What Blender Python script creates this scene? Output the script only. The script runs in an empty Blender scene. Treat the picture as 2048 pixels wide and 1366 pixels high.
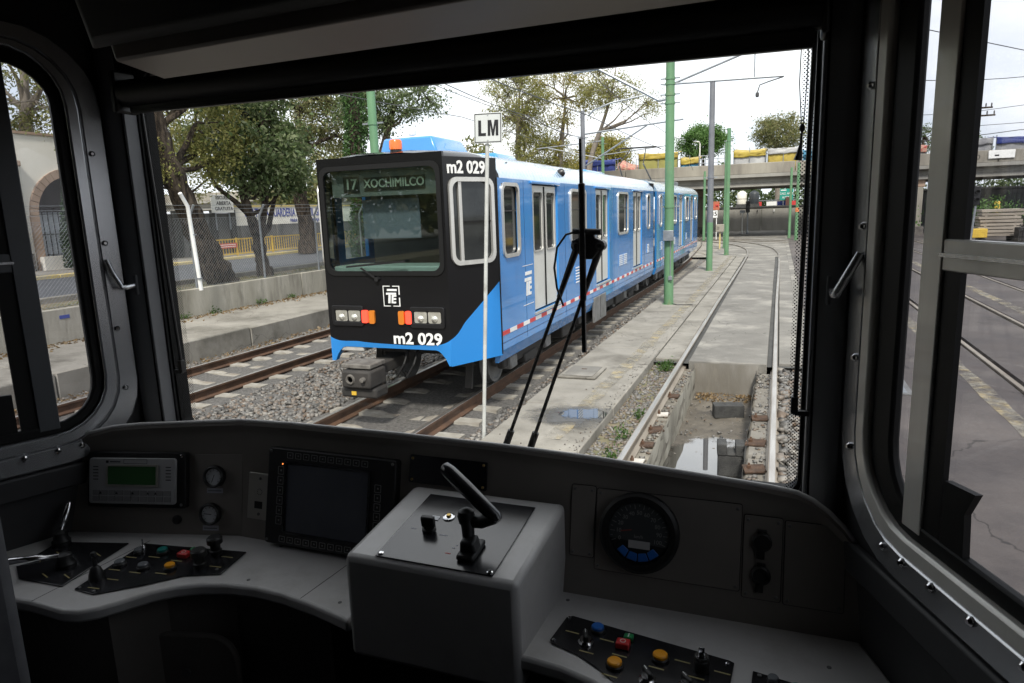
import bpy, math, random
import numpy as np
from mathutils import Vector, Matrix

# ------------------------------------------------------------------ camera, sky, sun, exposure
scene = bpy.context.scene
COL = scene.collection
cam_data = bpy.data.cameras.new('camera')
cam = bpy.data.objects.new('camera', cam_data)
COL.objects.link(cam)
cam_data.sensor_width = 36.0
cam_data.lens = 24.083
cam_data.clip_start = 0.02
cam_data.clip_end = 2000.0
cam.matrix_world = Matrix(((0.93333, -0.03521, 0.35729, 0.0),
                           (0.35737, 0.18637, -0.91518, 0.0),
                           (-0.03437, 0.98185, 0.18652, 2.60),
                           (0, 0, 0, 1)))
scene.camera = cam

world = bpy.data.worlds.new('World')
scene.world = world
world.use_nodes = True
wn, wl = world.node_tree.nodes, world.node_tree.links
wn.clear()
w_out = wn.new('ShaderNodeOutputWorld')
w_bg = wn.new('ShaderNodeBackground')
w_sky = wn.new('ShaderNodeTexSky')
w_sky.sky_type = 'NISHITA'
w_sky.sun_disc = False
w_sky.sun_elevation = math.radians(50)
w_sky.sun_rotation = math.radians(162)
w_sky.dust_density = 3.0
w_co = wn.new('ShaderNodeTexCoord')
w_map = wn.new('ShaderNodeMapping')
w_map.inputs['Scale'].default_value = (1.0, 1.0, 2.6)
w_no = wn.new('ShaderNodeTexNoise')
w_no.inputs['Scale'].default_value = 2.2
w_no.inputs['Detail'].default_value = 6
w_no.inputs['Roughness'].default_value = 0.55
w_cr = wn.new('ShaderNodeValToRGB')                      # thin high overcast, a little uneven
w_cr.color_ramp.elements[0].position = 0.30
w_cr.color_ramp.elements[0].color = (5.6, 6.3, 7.3, 1)
w_cr.color_ramp.elements[1].position = 0.62
w_cr.color_ramp.elements[1].color = (11.2, 11.2, 11.2, 1)
w_mix = wn.new('ShaderNodeMixRGB')
w_mix.inputs[0].default_value = 0.86
wl.new(w_co.outputs['Generated'], w_map.inputs[0])
wl.new(w_map.outputs[0], w_no.inputs['Vector'])
wl.new(w_no.outputs['Fac'], w_cr.inputs[0])
wl.new(w_sky.outputs[0], w_mix.inputs[1])
wl.new(w_cr.outputs[0], w_mix.inputs[2])
wl.new(w_mix.outputs[0], w_bg.inputs['Color'])
w_bg.inputs['Strength'].default_value = 0.115
wl.new(w_bg.outputs[0], w_out.inputs[0])

sun_data = bpy.data.lights.new('sun', 'SUN')
sun = bpy.data.objects.new('sun', sun_data)
COL.objects.link(sun)
sun_data.energy = 3.2
sun_data.angle = math.radians(7)
sun_data.color = (1.0, 0.95, 0.87)
sun.rotation_euler = Vector((-0.20, 0.62, -0.76)).to_track_quat('-Z', 'Y').to_euler()
sun.location = (0, 0, 60)

scene.view_settings.view_transform = 'Standard'
scene.view_settings.look = 'None'
scene.view_settings.exposure = 0.60
scene.view_settings.gamma = 1.0
scene.view_settings.use_curve_mapping = False
scene.render.engine = 'CYCLES'
cy = scene.cycles
cy.use_denoising = True
cy.max_bounces = 12
cy.diffuse_bounces = 5
cy.glossy_bounces = 4
cy.transmission_bounces = 6
cy.transparent_max_bounces = 24
cy.sample_clamp_indirect = 6.0
cy.caustics_reflective = False
cy.caustics_refractive = False

# ------------------------------------------------------------------ helpers
R = random.Random(7)
NP = np.random.default_rng(7)
ORG = {}


def lerp(a, b, t):
    return a + (b - a) * t


class B:
    """collects shapes, then links them as ONE mesh object"""

    def __init__(self, o=(0, 0, 0), ex=(1, 0, 0), ey=(0, 1, 0), ez=(0, 0, 1)):
        self.v, self.f = [], []
        self.o, self.ex, self.ey, self.ez = Vector(o), Vector(ex), Vector(ey), Vector(ez)

    def P(self, p):
        return self.o + self.ex * p[0] + self.ey * p[1] + self.ez * p[2]

    def add(self, vs, fs):
        n = len(self.v)
        self.v += [tuple(self.P(p)) for p in vs]
        self.f += [tuple(i + n for i in f) for f in fs]
        return self

    def box(self, x0, x1, y0, y1, z0, z1):
        return self.add([(x0, y0, z0), (x1, y0, z0), (x1, y1, z0), (x0, y1, z0),
                         (x0, y0, z1), (x1, y0, z1), (x1, y1, z1), (x0, y1, z1)],
                        [(0, 3, 2, 1), (4, 5, 6, 7), (0, 1, 5, 4), (1, 2, 6, 5), (2, 3, 7, 6), (3, 0, 4, 7)])

    def hexa(self, lo, hi):
        """two matching loops joined into a solid"""
        n = len(lo)
        fs = [tuple(reversed(range(n))), tuple(range(n, 2 * n))]
        fs += [(i, (i + 1) % n, n + (i + 1) % n, n + i) for i in range(n)]
        return self.add(list(lo) + list(hi), fs)

    def prism(self, poly, w0, w1, ax=2):
        """2-D outline extruded along axis ax (local)"""
        def put(p, w):
            q = [p[0], p[1]]
            q.insert(ax, w)
            return tuple(q)
        return self.hexa([put(p, w0) for p in poly], [put(p, w1) for p in poly])

    def quad(self, a, b, c, d):
        return self.add([a, b, c, d], [(0, 1, 2, 3)])

    def bar(self, a, b, w, h, up=(0, 0, 1)):
        """rectangular bar from a to b"""
        a, b = Vector(a), Vector(b)
        d = (b - a).normalized()
        u = Vector(up)
        s = d.cross(u)
        if s.length < 1e-5:
            s = d.cross(Vector((1, 0, 0)))
        s.normalize()
        u = s.cross(d)
        lo = [a + s * (i * w / 2) + u * (j * h / 2) for i, j in ((-1, -1), (1, -1), (1, 1), (-1, 1))]
        hi = [p + (b - a) for p in lo]
        return self.hexa([tuple(p) for p in lo], [tuple(p) for p in hi])

    def tube(self, pts, r, n=8, caps=True):
        pts = [Vector(p) for p in pts]
        rs = r if isinstance(r, (list, tuple)) else [r] * len(pts)
        vs, fs = [], []
        ref = None
        for i, p in enumerate(pts):
            d = (pts[min(i + 1, len(pts) - 1)] - pts[max(i - 1, 0)]).normalized()
            if ref is None:
                ref = Vector((0, 0, 1)) if abs(d.z) < 0.9 else Vector((1, 0, 0))
            s = d.cross(ref)
            if s.length < 1e-5:
                s = d.cross(Vector((0, 1, 0)))
            s.normalize()
            u = s.cross(d).normalized()
            ref = u
            for k in range(n):
                t = 2 * math.pi * k / n
                vs.append(tuple(p + s * (math.cos(t) * rs[i]) + u * (math.sin(t) * rs[i])))
        for i in range(len(pts) - 1):
            for k in range(n):
                a, b = i * n + k, i * n + (k + 1) % n
                fs.append((a, b, b + n, a + n))
        if caps:
            fs.append(tuple(reversed(range(n))))
            m = (len(pts) - 1) * n
            fs.append(tuple(range(m, m + n)))
        return self.add(vs, fs)

    def lathe(self, prof, c, ax=(0, 0, 1), n=16):
        """profile of (radius, height) turned round axis ax through c"""
        c, ax = Vector(c), Vector(ax).normalized()
        s = ax.cross(Vector((1, 0, 0)) if abs(ax.x) < 0.8 else Vector((0, 1, 0))).normalized()
        u = ax.cross(s)
        vs, fs = [], []
        for r, h in prof:
            for k in range(n):
                t = 2 * math.pi * k / n
                vs.append(tuple(c + ax * h + s * (math.cos(t) * r) + u * (math.sin(t) * r)))
        for i in range(len(prof) - 1):
            for k in range(n):
                a, b = i * n + k, i * n + (k + 1) % n
                fs.append((a, b, b + n, a + n))
        fs.append(tuple(reversed(range(n))))
        m = (len(prof) - 1) * n
        fs.append(tuple(range(m, m + n)))
        return self.add(vs, fs)

    def ring(self, outer, inner, w0, w1, ax=2):
        """flat frame: outline with a hole, w0..w1 thick along axis ax"""
        def put(p, w):
            q = [p[0], p[1]]
            q.insert(ax, w)
            return tuple(q)
        n = len(outer)
        vs = [put(p, w0) for p in outer] + [put(p, w0) for p in inner] + [put(p, w1) for p in outer] + [put(p, w1) for p in inner]
        fs = []
        for i in range(n):
            j = (i + 1) % n
            fs += [(i, j, n + j, n + i), (2 * n + i, 3 * n + i, 3 * n + j, 2 * n + j),
                   (i, 2 * n + i, 2 * n + j, j), (n + i, n + j, 3 * n + j, 3 * n + i)]
        return self.add(vs, fs)

    def grid_holes(self, u0, u1, v0, v1, holes, w0, w1, ax=0):
        """flat wall u x v with rectangular openings, w0..w1 thick along axis ax"""
        us = sorted({u0, u1, *[x for h in holes for x in (h[0], h[1])]})
        vs_ = sorted({v0, v1, *[x for h in holes for x in (h[2], h[3])]})
        us = [u for u in us if u0 <= u <= u1]
        vs_ = [v for v in vs_ if v0 <= v <= v1]
        solid = {}
        for i in range(len(us) - 1):
            for j in range(len(vs_) - 1):
                cu, cv = (us[i] + us[i + 1]) / 2, (vs_[j] + vs_[j + 1]) / 2
                solid[i, j] = not any(h[0] < cu < h[1] and h[2] < cv < h[3] for h in holes)

        def put(u, v, w):
            q = [u, v]
            q.insert(ax, w)
            return tuple(q)
        for (i, j), s in solid.items():
            if not s:
                continue
            a, b, c, d = us[i], us[i + 1], vs_[j], vs_[j + 1]
            for w in (w0, w1):
                self.quad(put(a, c, w), put(b, c, w), put(b, d, w), put(a, d, w))
            if not solid.get((i - 1, j)):
                self.quad(put(a, c, w0), put(a, d, w0), put(a, d, w1), put(a, c, w1))
            if not solid.get((i + 1, j)):
                self.quad(put(b, c, w0), put(b, d, w0), put(b, d, w1), put(b, c, w1))
            if not solid.get((i, j - 1)):
                self.quad(put(a, c, w0), put(b, c, w0), put(b, c, w1), put(a, c, w1))
            if not solid.get((i, j + 1)):
                self.quad(put(a, d, w0), put(b, d, w0), put(b, d, w1), put(a, d, w1))
        return self

    def build(self, name, m, parent=None, smooth=False, bevel=0.0, ang=0.7, seg=2):
        og = ORG.get(parent.name, Vector((0, 0, 0))) if parent else Vector((0, 0, 0))
        me = bpy.data.meshes.new(name)
        me.from_pydata([(x - og.x, y - og.y, z - og.z) for x, y, z in self.v], [], self.f)
        me.validate()
        return link_mesh(name, me, m, parent, smooth, bevel, ang, seg)


def link_mesh(name, me, m, parent=None, smooth=False, bevel=0.0, ang=0.7, seg=2):
    ob = bpy.data.objects.new(name, me)
    COL.objects.link(ob)
    if m is not None:
        me.materials.append(m)
    if smooth:
        me.polygons.foreach_set('use_smooth', [True] * len(me.polygons))
        me.set_sharp_from_angle(angle=ang)
    if bevel:
        bv = ob.modifiers.new('soft_edge', 'BEVEL')
        bv.width = bevel
        bv.segments = seg
        bv.limit_method = 'ANGLE'
        bv.angle_limit = 0.6
        me.polygons.foreach_set('use_smooth', [True] * len(me.polygons))
        me.set_sharp_from_angle(angle=1.2 if seg > 1 else 0.7)
    if parent:
        ob.parent = parent
        ORG[ob.name] = ORG.get(parent.name, Vector((0, 0, 0)))
    else:
        ORG[ob.name] = Vector((0, 0, 0))
    return ob


def tag(o, label=None, cat=None, group=None, kind=None):
    if label:
        o['label'] = label
    if cat:
        o['category'] = cat
    if group:
        o['group'] = group
    if kind:
        o['kind'] = kind
    return o


def thing(name, loc, label, cat, group=None):
    o = bpy.data.objects.new(name, None)
    o.empty_display_size = 0.1
    COL.objects.link(o)
    o.location = loc
    ORG[o.name] = Vector(loc)
    return tag(o, label, cat, group)


def copy_tree(o, parent=None):
    c = o.copy()
    COL.objects.link(c)
    if parent:
        c.parent = parent
    ORG[c.name] = ORG.get(o.name, Vector((0, 0, 0)))
    for ch in list(o.children):
        copy_tree(ch, c)
    return c


def np_mesh(name, verts, faces, m, parent=None, smooth=False):
    """big mesh from numpy arrays (all faces the same size)"""
    og = ORG.get(parent.name, Vector((0, 0, 0))) if parent else Vector((0, 0, 0))
    verts = np.asarray(verts, dtype=np.float32) - np.array(og, dtype=np.float32)
    faces = np.asarray(faces, dtype=np.int32)
    me = bpy.data.meshes.new(name)
    k = faces.shape[1]
    me.vertices.add(len(verts))
    me.vertices.foreach_set('co', verts.ravel())
    me.loops.add(faces.size)
    me.loops.foreach_set('vertex_index', faces.ravel())
    me.polygons.add(len(faces))
    me.polygons.foreach_set('loop_start', np.arange(0, faces.size, k, dtype=np.int32))
    me.update(calc_edges=True)
    return link_mesh(name, me, m, parent, smooth)


def rr(x0, x1, y0, y1, r, n=5):
    """rounded rectangle outline, counter-clockwise; r may be 4 radii (br, tr, tl, bl)"""
    rs = r if isinstance(r, (list, tuple)) else (r, r, r, r)
    out = []
    for (cx, cy_, a0), q in zip(((x1 - rs[0], y0 + rs[0], -90), (x1 - rs[1], y1 - rs[1], 0),
                                 (x0 + rs[2], y1 - rs[2], 90), (x0 + rs[3], y0 + rs[3], 180)), rs):
        for k in range(n + 1):
            t = math.radians(a0 + 90 * k / n)
            out.append((cx + q * math.cos(t), cy_ + q * math.sin(t)))
    return out


def text(name, s, size, m, parent, o, ex, ey, depth=0.002, bold=0.0, align='CENTER', sx=1.0, font_shear=0.0):
    cu = bpy.data.curves.new('lettering', 'FONT')
    cu.body = s
    cu.size = size
    cu.extrude = depth
    cu.offset = bold
    cu.align_x = align
    cu.align_y = 'CENTER'
    cu.shear = font_shear
    cu.resolution_u = 3
    tmp = bpy.data.objects.new('lettering', cu)
    COL.objects.link(tmp)
    bpy.context.view_layer.update()
    me = bpy.data.meshes.new_from_object(tmp.evaluated_get(bpy.context.evaluated_depsgraph_get()))
    bpy.data.objects.remove(tmp)
    bpy.data.curves.remove(cu)
    ex, ey = Vector(ex).normalized() * sx, Vector(ey).normalized()
    ez = Vector(ex).normalized().cross(ey)
    og = ORG.get(parent.name, Vector((0, 0, 0))) if parent else Vector((0, 0, 0))
    o = Vector(o) - og
    mt = Matrix(((ex.x, ey.x, ez.x, o.x), (ex.y, ey.y, ez.y, o.y), (ex.z, ey.z, ez.z, o.z), (0, 0, 0, 1)))
    me.transform(mt)
    me.materials.clear()
    return link_mesh(name, me, m, parent)


# ------------------------------------------------------------------ materials
MATS = {}


def mat(name, c1, c2=None, scale=4.0, rough=0.7, metal=0.0, bump=0.0, bscale=None, detail=6, lo=0.35, hi=0.65,
        coat=0.0, c3=None, scale3=0.6, lo3=0.45, hi3=0.7, rough2=None, spec=0.5, squash=(1, 1, 1), emit=None, bdist=0.02):
    if name in MATS:
        return MATS[name]
    m = bpy.data.materials.new(name)
    m.use_nodes = True
    n, l = m.node_tree.nodes, m.node_tree.links
    bs = n['Principled BSDF']
    bs.inputs['Base Color'].default_value = (*c1, 1)
    bs.inputs['Roughness'].default_value = rough
    bs.inputs['Metallic'].default_value = metal
    bs.inputs['Specular IOR Level'].default_value = spec
    if coat:
        bs.inputs['Coat Weight'].default_value = coat
        bs.inputs['Coat Roughness'].default_value = 0.04
    if emit:
        bs.inputs['Emission Color'].default_value = (*emit[0], 1)
        bs.inputs['Emission Strength'].default_value = emit[1]
    co = n.new('ShaderNodeTexCoord')
    mp = n.new('ShaderNodeMapping')
    mp.inputs['Scale'].default_value = squash
    l.new(co.outputs['Object'], mp.inputs[0])

    def noise(sc, det=detail, rg=0.6):
        t = n.new('ShaderNodeTexNoise')
        t.inputs['Scale'].default_value = sc
        t.inputs['Detail'].default_value = det
        t.inputs['Roughness'].default_value = rg
        l.new(mp.outputs[0], t.inputs['Vector'])
        return t

    def ramp(t, a, b):
        r = n.new('ShaderNodeMapRange')
        r.inputs['From Min'].default_value = a
        r.inputs['From Max'].default_value = b
        l.new(t.outputs['Fac'], r.inputs['Value'])
        return r
    if c2 is not None:
        r = ramp(noise(scale), lo, hi)
        mx = n.new('ShaderNodeMixRGB')
        mx.inputs[1].default_value = (*c1, 1)
        mx.inputs[2].default_value = (*c2, 1)
        l.new(r.outputs[0], mx.inputs[0])
        last = mx.outputs[0]
        if c3 is not None:
            r3 = ramp(noise(scale3, 8, 0.65), lo3, hi3)
            m3 = n.new('ShaderNodeMixRGB')
            m3.inputs[2].default_value = (*c3, 1)
            l.new(last, m3.inputs[1])
            l.new(r3.outputs[0], m3.inputs[0])
            last = m3.outputs[0]
        l.new(last, bs.inputs['Base Color'])
        if rough2 is not None:
            rm = n.new('ShaderNodeMapRange')
            rm.inputs['To Min'].default_value = rough
            rm.inputs['To Max'].default_value = rough2
            l.new(r.outputs[0], rm.inputs['Value'])
            l.new(rm.outputs[0], bs.inputs['Roughness'])
    if bump:
        t = noise(bscale or scale * 4, 8, 0.7)
        bp = n.new('ShaderNodeBump')
        bp.inputs['Strength'].default_value = bump
        bp.inputs['Distance'].default_value = bdist
        l.new(t.outputs['Fac'], bp.inputs['Height'])
        l.new(bp.outputs[0], bs.inputs['Normal'])
    MATS[name] = m
    return m


def glass_mat(name, tint=(1, 1, 1), rough=0.0, f0=0.022, gloss=(1, 1, 1)):
    """thin pane: clear with a Fresnel reflection"""
    m = bpy.data.materials.new(name)
    m.use_nodes = True
    n, l = m.node_tree.nodes, m.node_tree.links
    n.remove(n['Principled BSDF'])
    tr = n.new('ShaderNodeBsdfTransparent')
    tr.inputs[0].default_value = (*tint, 1)
    gl = n.new('ShaderNodeBsdfGlossy')
    gl.inputs['Color'].default_value = (*gloss, 1)
    gl.inputs['Roughness'].default_value = rough
    lw = n.new('ShaderNodeLayerWeight')                    # Schlick reflection, the same from both faces
    lw.inputs['Blend'].default_value = 0.5
    pw = n.new('ShaderNodeMath'); pw.operation = 'POWER'; pw.inputs[1].default_value = 5.0
    l.new(lw.outputs['Facing'], pw.inputs[0])
    fr = n.new('ShaderNodeMath'); fr.operation = 'MULTIPLY_ADD'; fr.inputs[1].default_value = 0.9; fr.inputs[2].default_value = f0
    l.new(pw.outputs[0], fr.inputs[0])
    mx = n.new('ShaderNodeMixShader')
    l.new(fr.outputs[0], mx.inputs[0])
    l.new(tr.outputs[0], mx.inputs[1])
    l.new(gl.outputs[0], mx.inputs[2])
    l.new(mx.outputs[0], n['Material Output'].inputs['Surface'])
    MATS[name] = m
    return m


def leaf_mat(name, cols, trans=0.35):
    m = bpy.data.materials.new(name)
    m.use_nodes = True
    n, l = m.node_tree.nodes, m.node_tree.links
    n.remove(n['Principled BSDF'])
    ge = n.new('ShaderNodeNewGeometry')
    cr = n.new('ShaderNodeValToRGB')
    while len(cr.color_ramp.elements) < len(cols):
        cr.color_ramp.elements.new(0.5)
    for i, c in enumerate(cols):
        cr.color_ramp.elements[i].position = i / (len(cols) - 1)
        cr.color_ramp.elements[i].color = (*c, 1)
    l.new(ge.outputs['Random Per Island'], cr.inputs[0])
    pb = n.new('ShaderNodeBsdfPrincipled')
    pb.inputs['Roughness'].default_value = 0.5
    pb.inputs['Specular IOR Level'].default_value = 0.35
    tl = n.new('ShaderNodeBsdfTranslucent')
    mx = n.new('ShaderNodeMixShader')
    mx.inputs[0].default_value = trans
    l.new(cr.outputs[0], pb.inputs['Base Color'])
    l.new(cr.outputs[0], tl.inputs[0])
    l.new(pb.outputs[0], mx.inputs[1])
    l.new(tl.outputs[0], mx.inputs[2])
    l.new(mx.outputs[0], n['Material Output'].inputs['Surface'])
    MATS[name] = m
    return m


m_concrete = mat('old_concrete', (0.285, 0.268, 0.236), (0.205, 0.192, 0.167), 1.3, 0.92, bump=0.35, bscale=30, c3=(0.105, 0.097, 0.082), scale3=0.9, lo3=0.49, hi3=0.72, detail=8, spec=0.2)
m_slab = mat('track_slab', (0.195, 0.186, 0.168), (0.135, 0.128, 0.116), 0.9, 0.9, bump=0.3, bscale=28, c3=(0.27, 0.256, 0.228), scale3=0.7, lo3=0.5, hi3=0.64, detail=8, spec=0.25)
m_pit = mat('pit_concrete', (0.17, 0.155, 0.13), (0.10, 0.09, 0.075), 3.0, 0.85, bump=0.5, bscale=14, squash=(1, 1, 0.3), c3=(0.25, 0.235, 0.21), scale3=1.5)
m_mud = mat('pit_mud', (0.11, 0.095, 0.075), (0.055, 0.048, 0.04), 2.5, 0.75, bump=0.6, bscale=18, c3=(0.17, 0.15, 0.12), scale3=1.2)
m_wallc = mat('stained_concrete', (0.38, 0.36, 0.31), (0.25, 0.235, 0.195), 2.2, 0.95, bump=0.4, bscale=18, squash=(1, 1, 0.2), c3=(0.13, 0.12, 0.10), scale3=2.6, lo3=0.5, hi3=0.72, detail=10, spec=0.2)
m_dark_conc = mat('dark_concrete', (0.075, 0.075, 0.072), (0.045, 0.045, 0.044), 2.0, 0.9, bump=0.4, bscale=12)
m_yard = mat('yard_pavement', (0.090, 0.078, 0.073), (0.056, 0.048, 0.046), 1.4, 0.8, spec=0.3, bump=0.4, bscale=26, c3=(0.122, 0.106, 0.097), scale3=0.6, rough2=0.6, detail=10)
m_asphalt = mat('asphalt', (0.070, 0.074, 0.083), (0.052, 0.055, 0.062), 1.2, 0.85, bump=0.25, bscale=60)
m_soil = mat('dry_soil', (0.20, 0.165, 0.11), (0.13, 0.105, 0.07), 3.0, 0.95, bump=0.6, bscale=24, c3=(0.11, 0.12, 0.05), scale3=1.5)
m_earth = mat('earth', (0.20, 0.185, 0.16), (0.14, 0.13, 0.11), 0.5, 0.95, bump=0.3, bscale=8)
m_sleeper = mat('sleeper_concrete', (0.33, 0.315, 0.28), (0.22, 0.205, 0.175), 5.0, 0.9, bump=0.3, bscale=30, c3=(0.19, 0.16, 0.125), scale3=2.6)
m_rust = mat('rusty_rail', (0.115, 0.062, 0.036), (0.07, 0.04, 0.026), 5.0, 0.8, 0.2, bump=0.3, bscale=40)
m_railtop = mat('worn_steel', (0.52, 0.50, 0.47), (0.33, 0.30, 0.27), 8.0, 0.32, 0.85, squash=(1, 0.1, 1))
m_oldrail = mat('pale_worn_rail', (0.33, 0.29, 0.24), (0.22, 0.185, 0.145), 6.0, 0.55, 0.45, squash=(1, 0.15, 1))
m_stone = leaf_mat('ballast_stone', [(0.07, 0.066, 0.062), (0.125, 0.12, 0.112), (0.18, 0.172, 0.16), (0.115, 0.08, 0.055), (0.25, 0.24, 0.22)], 0.0)
m_litter = leaf_mat('dry_leaf', [(0.15, 0.09, 0.04), (0.22, 0.15, 0.07), (0.10, 0.065, 0.035), (0.27, 0.20, 0.11)], 0.15)
m_ballast = mat('ballast_bed', (0.17, 0.16, 0.15), (0.08, 0.076, 0.07), 22.0, 0.95, bump=1.0, bscale=30, bdist=0.05)
m_yellow_worn = mat('worn_yellow_paint', (0.40, 0.32, 0.17), (0.29, 0.27, 0.225), 4.5, 0.85, lo=0.36, hi=0.55, bump=0.3, bscale=24, c3=(0.21, 0.195, 0.165), scale3=2.0, lo3=0.48, hi3=0.62)
m_green = mat('green_pole_paint', (0.115, 0.235, 0.12), (0.085, 0.185, 0.095), 3.5, 0.55, bump=0.15, bscale=14, c3=(0.20, 0.17, 0.08), scale3=1.6, lo3=0.56, hi3=0.74, squash=(1, 1, 0.4))
m_polegrey = mat('grey_pole_paint', (0.16, 0.165, 0.18), (0.12, 0.125, 0.14), 3, 0.6)
m_galv = mat('galvanised_steel', (0.30, 0.32, 0.34), (0.22, 0.235, 0.25), 8, 0.45, 0.6)
m_wire = mat('dark_wire', (0.05, 0.05, 0.052), rough=0.6)
m_white = mat('white_paint', (0.78, 0.78, 0.76), (0.68, 0.68, 0.66), 6, 0.5)
m_black = mat('black_paint', (0.012, 0.012, 0.013), rough=0.35)
m_bark = mat('bark', (0.095, 0.074, 0.057), (0.022, 0.017, 0.014), 14, 0.95, bump=1.0, bscale=11, squash=(1, 1, 0.3), bdist=0.12, spec=0.15, c3=(0.15, 0.12, 0.09), scale3=5, lo3=0.52, hi3=0.7, lo=0.4, hi=0.6)
m_palebark = mat('pale_bark', (0.24, 0.21, 0.175), (0.13, 0.11, 0.09), 5, 0.95, bump=0.6, bscale=14, squash=(1, 1, 0.3))


def add_cracks(m, scale, width, dark=0.45, warp=0.35, seed=(0, 0, 0)):
    """irregular hairline cracks worked into a material's colour and relief"""
    n, l = m.node_tree.nodes, m.node_tree.links
    bs = n['Principled BSDF']
    co = n.new('ShaderNodeTexCoord')
    mp = n.new('ShaderNodeMapping')
    mp.inputs['Location'].default_value = seed
    l.new(co.outputs['Object'], mp.inputs[0])
    no = n.new('ShaderNodeTexNoise')
    no.inputs['Scale'].default_value = 1.7
    no.inputs['Detail'].default_value = 8
    l.new(mp.outputs[0], no.inputs['Vector'])
    mxv = n.new('ShaderNodeMixRGB')
    mxv.blend_type = 'ADD'
    mxv.inputs[0].default_value = warp
    l.new(mp.outputs[0], mxv.inputs[1])
    l.new(no.outputs['Color'], mxv.inputs[2])
    vo = n.new('ShaderNodeTexVoronoi')
    vo.feature = 'DISTANCE_TO_EDGE'
    vo.inputs['Scale'].default_value = scale
    l.new(mxv.outputs[0], vo.inputs['Vector'])
    mr = n.new('ShaderNodeMapRange')
    mr.inputs['From Min'].default_value = width * 0.4
    mr.inputs['From Max'].default_value = width
    mr.inputs['To Min'].default_value = dark
    mr.inputs['To Max'].default_value = 1.0
    l.new(vo.outputs['Distance'], mr.inputs['Value'])
    mu = n.new('ShaderNodeMixRGB')
    mu.blend_type = 'MULTIPLY'
    mu.inputs[0].default_value = 1.0
    src = bs.inputs['Base Color'].links[0].from_socket
    l.new(src, mu.inputs[1])
    l.new(mr.outputs[0], mu.inputs[2])
    l.new(mu.outputs[0], bs.inputs['Base Color'])


add_cracks(m_concrete, 0.36, 0.0035, 0.6, 0.8)
add_cracks(m_slab, 0.3, 0.003, 0.6, 0.8, seed=(3, 1, 0))
add_cracks(m_yard, 0.28, 0.004, 0.45, 0.8, seed=(7, 2, 0))


def pool_mat(name, col, rough, centre, radii, wob, edge, spec=0.8, nscale=3.0):
    """a film of water or damp whose outline wanders and fades"""
    m = mat(name, col, rough=rough, spec=spec, coat=1.0 if rough < 0.1 else 0.0)
    m.node_tree.nodes['Principled BSDF'].inputs['Coat Roughness'].default_value = 0.01
    n, l = m.node_tree.nodes, m.node_tree.links
    co = n.new('ShaderNodeTexCoord')
    mp = n.new('ShaderNodeMapping')
    mp.inputs['Location'].default_value = (-centre[0] / radii[0], -centre[1] / radii[1], 0)
    mp.inputs['Scale'].default_value = (1 / radii[0], 1 / radii[1], 0)
    l.new(co.outputs['Object'], mp.inputs[0])
    ln = n.new('ShaderNodeVectorMath'); ln.operation = 'LENGTH'
    l.new(mp.outputs[0], ln.inputs[0])
    no = n.new('ShaderNodeTexNoise')
    no.inputs['Scale'].default_value = nscale
    no.inputs['Detail'].default_value = 9
    no.inputs['Roughness'].default_value = 0.65
    l.new(co.outputs['Object'], no.inputs['Vector'])
    ma = n.new('ShaderNodeMath'); ma.operation = 'MULTIPLY_ADD'; ma.inputs[1].default_value = wob
    l.new(no.outputs['Fac'], ma.inputs[0])
    l.new(ln.outputs['Value'], ma.inputs[2])
    mr = n.new('ShaderNodeMapRange')
    mr.inputs['From Min'].default_value = 1.0 + wob * 0.5 - edge
    mr.inputs['From Max'].default_value = 1.0 + wob * 0.5
    mr.inputs['To Min'].default_value = 1.0
    mr.inputs['To Max'].default_value = 0.0
    l.new(ma.outputs[0], mr.inputs['Value'])
    l.new(mr.outputs[0], n['Principled BSDF'].inputs['Alpha'])
    return m


m_water = pool_mat('puddle_water', (0.035, 0.034, 0.03), 0.02, (-2.24, 8.22), (0.40, 0.24), 2.0, 0.30, 0.8, 4.0)
m_wet = pool_mat('wet_concrete', (0.085, 0.08, 0.07), 0.35, (-2.35 + 2.6, 8.15 - 12), (0.66, 0.52), 1.6, 0.6, 0.5)
m_pitwater = pool_mat('pit_water_film', (0.028, 0.026, 0.022), 0.015, (-0.76, 7.0), (0.75, 2.5), 0.9, 0.10, 0.9, 2.0)
m_weed = leaf_mat('weed_leaf', [(0.03, 0.07, 0.014), (0.055, 0.11, 0.022), (0.085, 0.14, 0.035)], 0.3)
m_block = mat('dark_block', (0.055, 0.055, 0.053), (0.03, 0.03, 0.03), 9, 0.95, bump=0.6, bscale=45)
m_tile = mat('pale_plate', (0.52, 0.50, 0.46), (0.40, 0.37, 0.33), 12, 0.7)
m_rustplate = mat('rust_plate', (0.095, 0.06, 0.042), (0.055, 0.037, 0.028), 10, 0.9, bump=0.4, spec=0.2)


def smooth_path(pts, step=0.8):
    pts = np.array(pts, float)
    ys = np.arange(pts[0, 1], pts[-1, 1] + 1e-6, step)
    xs = np.interp(ys, pts[:, 1], pts[:, 0])
    k = 7
    xp = np.concatenate([np.full(k, xs[0]), xs, xs[-1] + (xs[-1] - xs[-2]) * np.arange(1, k + 1)])
    for _ in range(2):
        xp[1:-1] = np.convolve(xp, np.ones(5) / 5, 'same')[1:-1] if False else xp[1:-1]
    ker = np.hanning(9)[1:-1]
    ker /= ker.sum()
    xs = np.convolve(xp, ker, 'same')[k:-k]
    return np.stack([xs, ys], 1)


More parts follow.
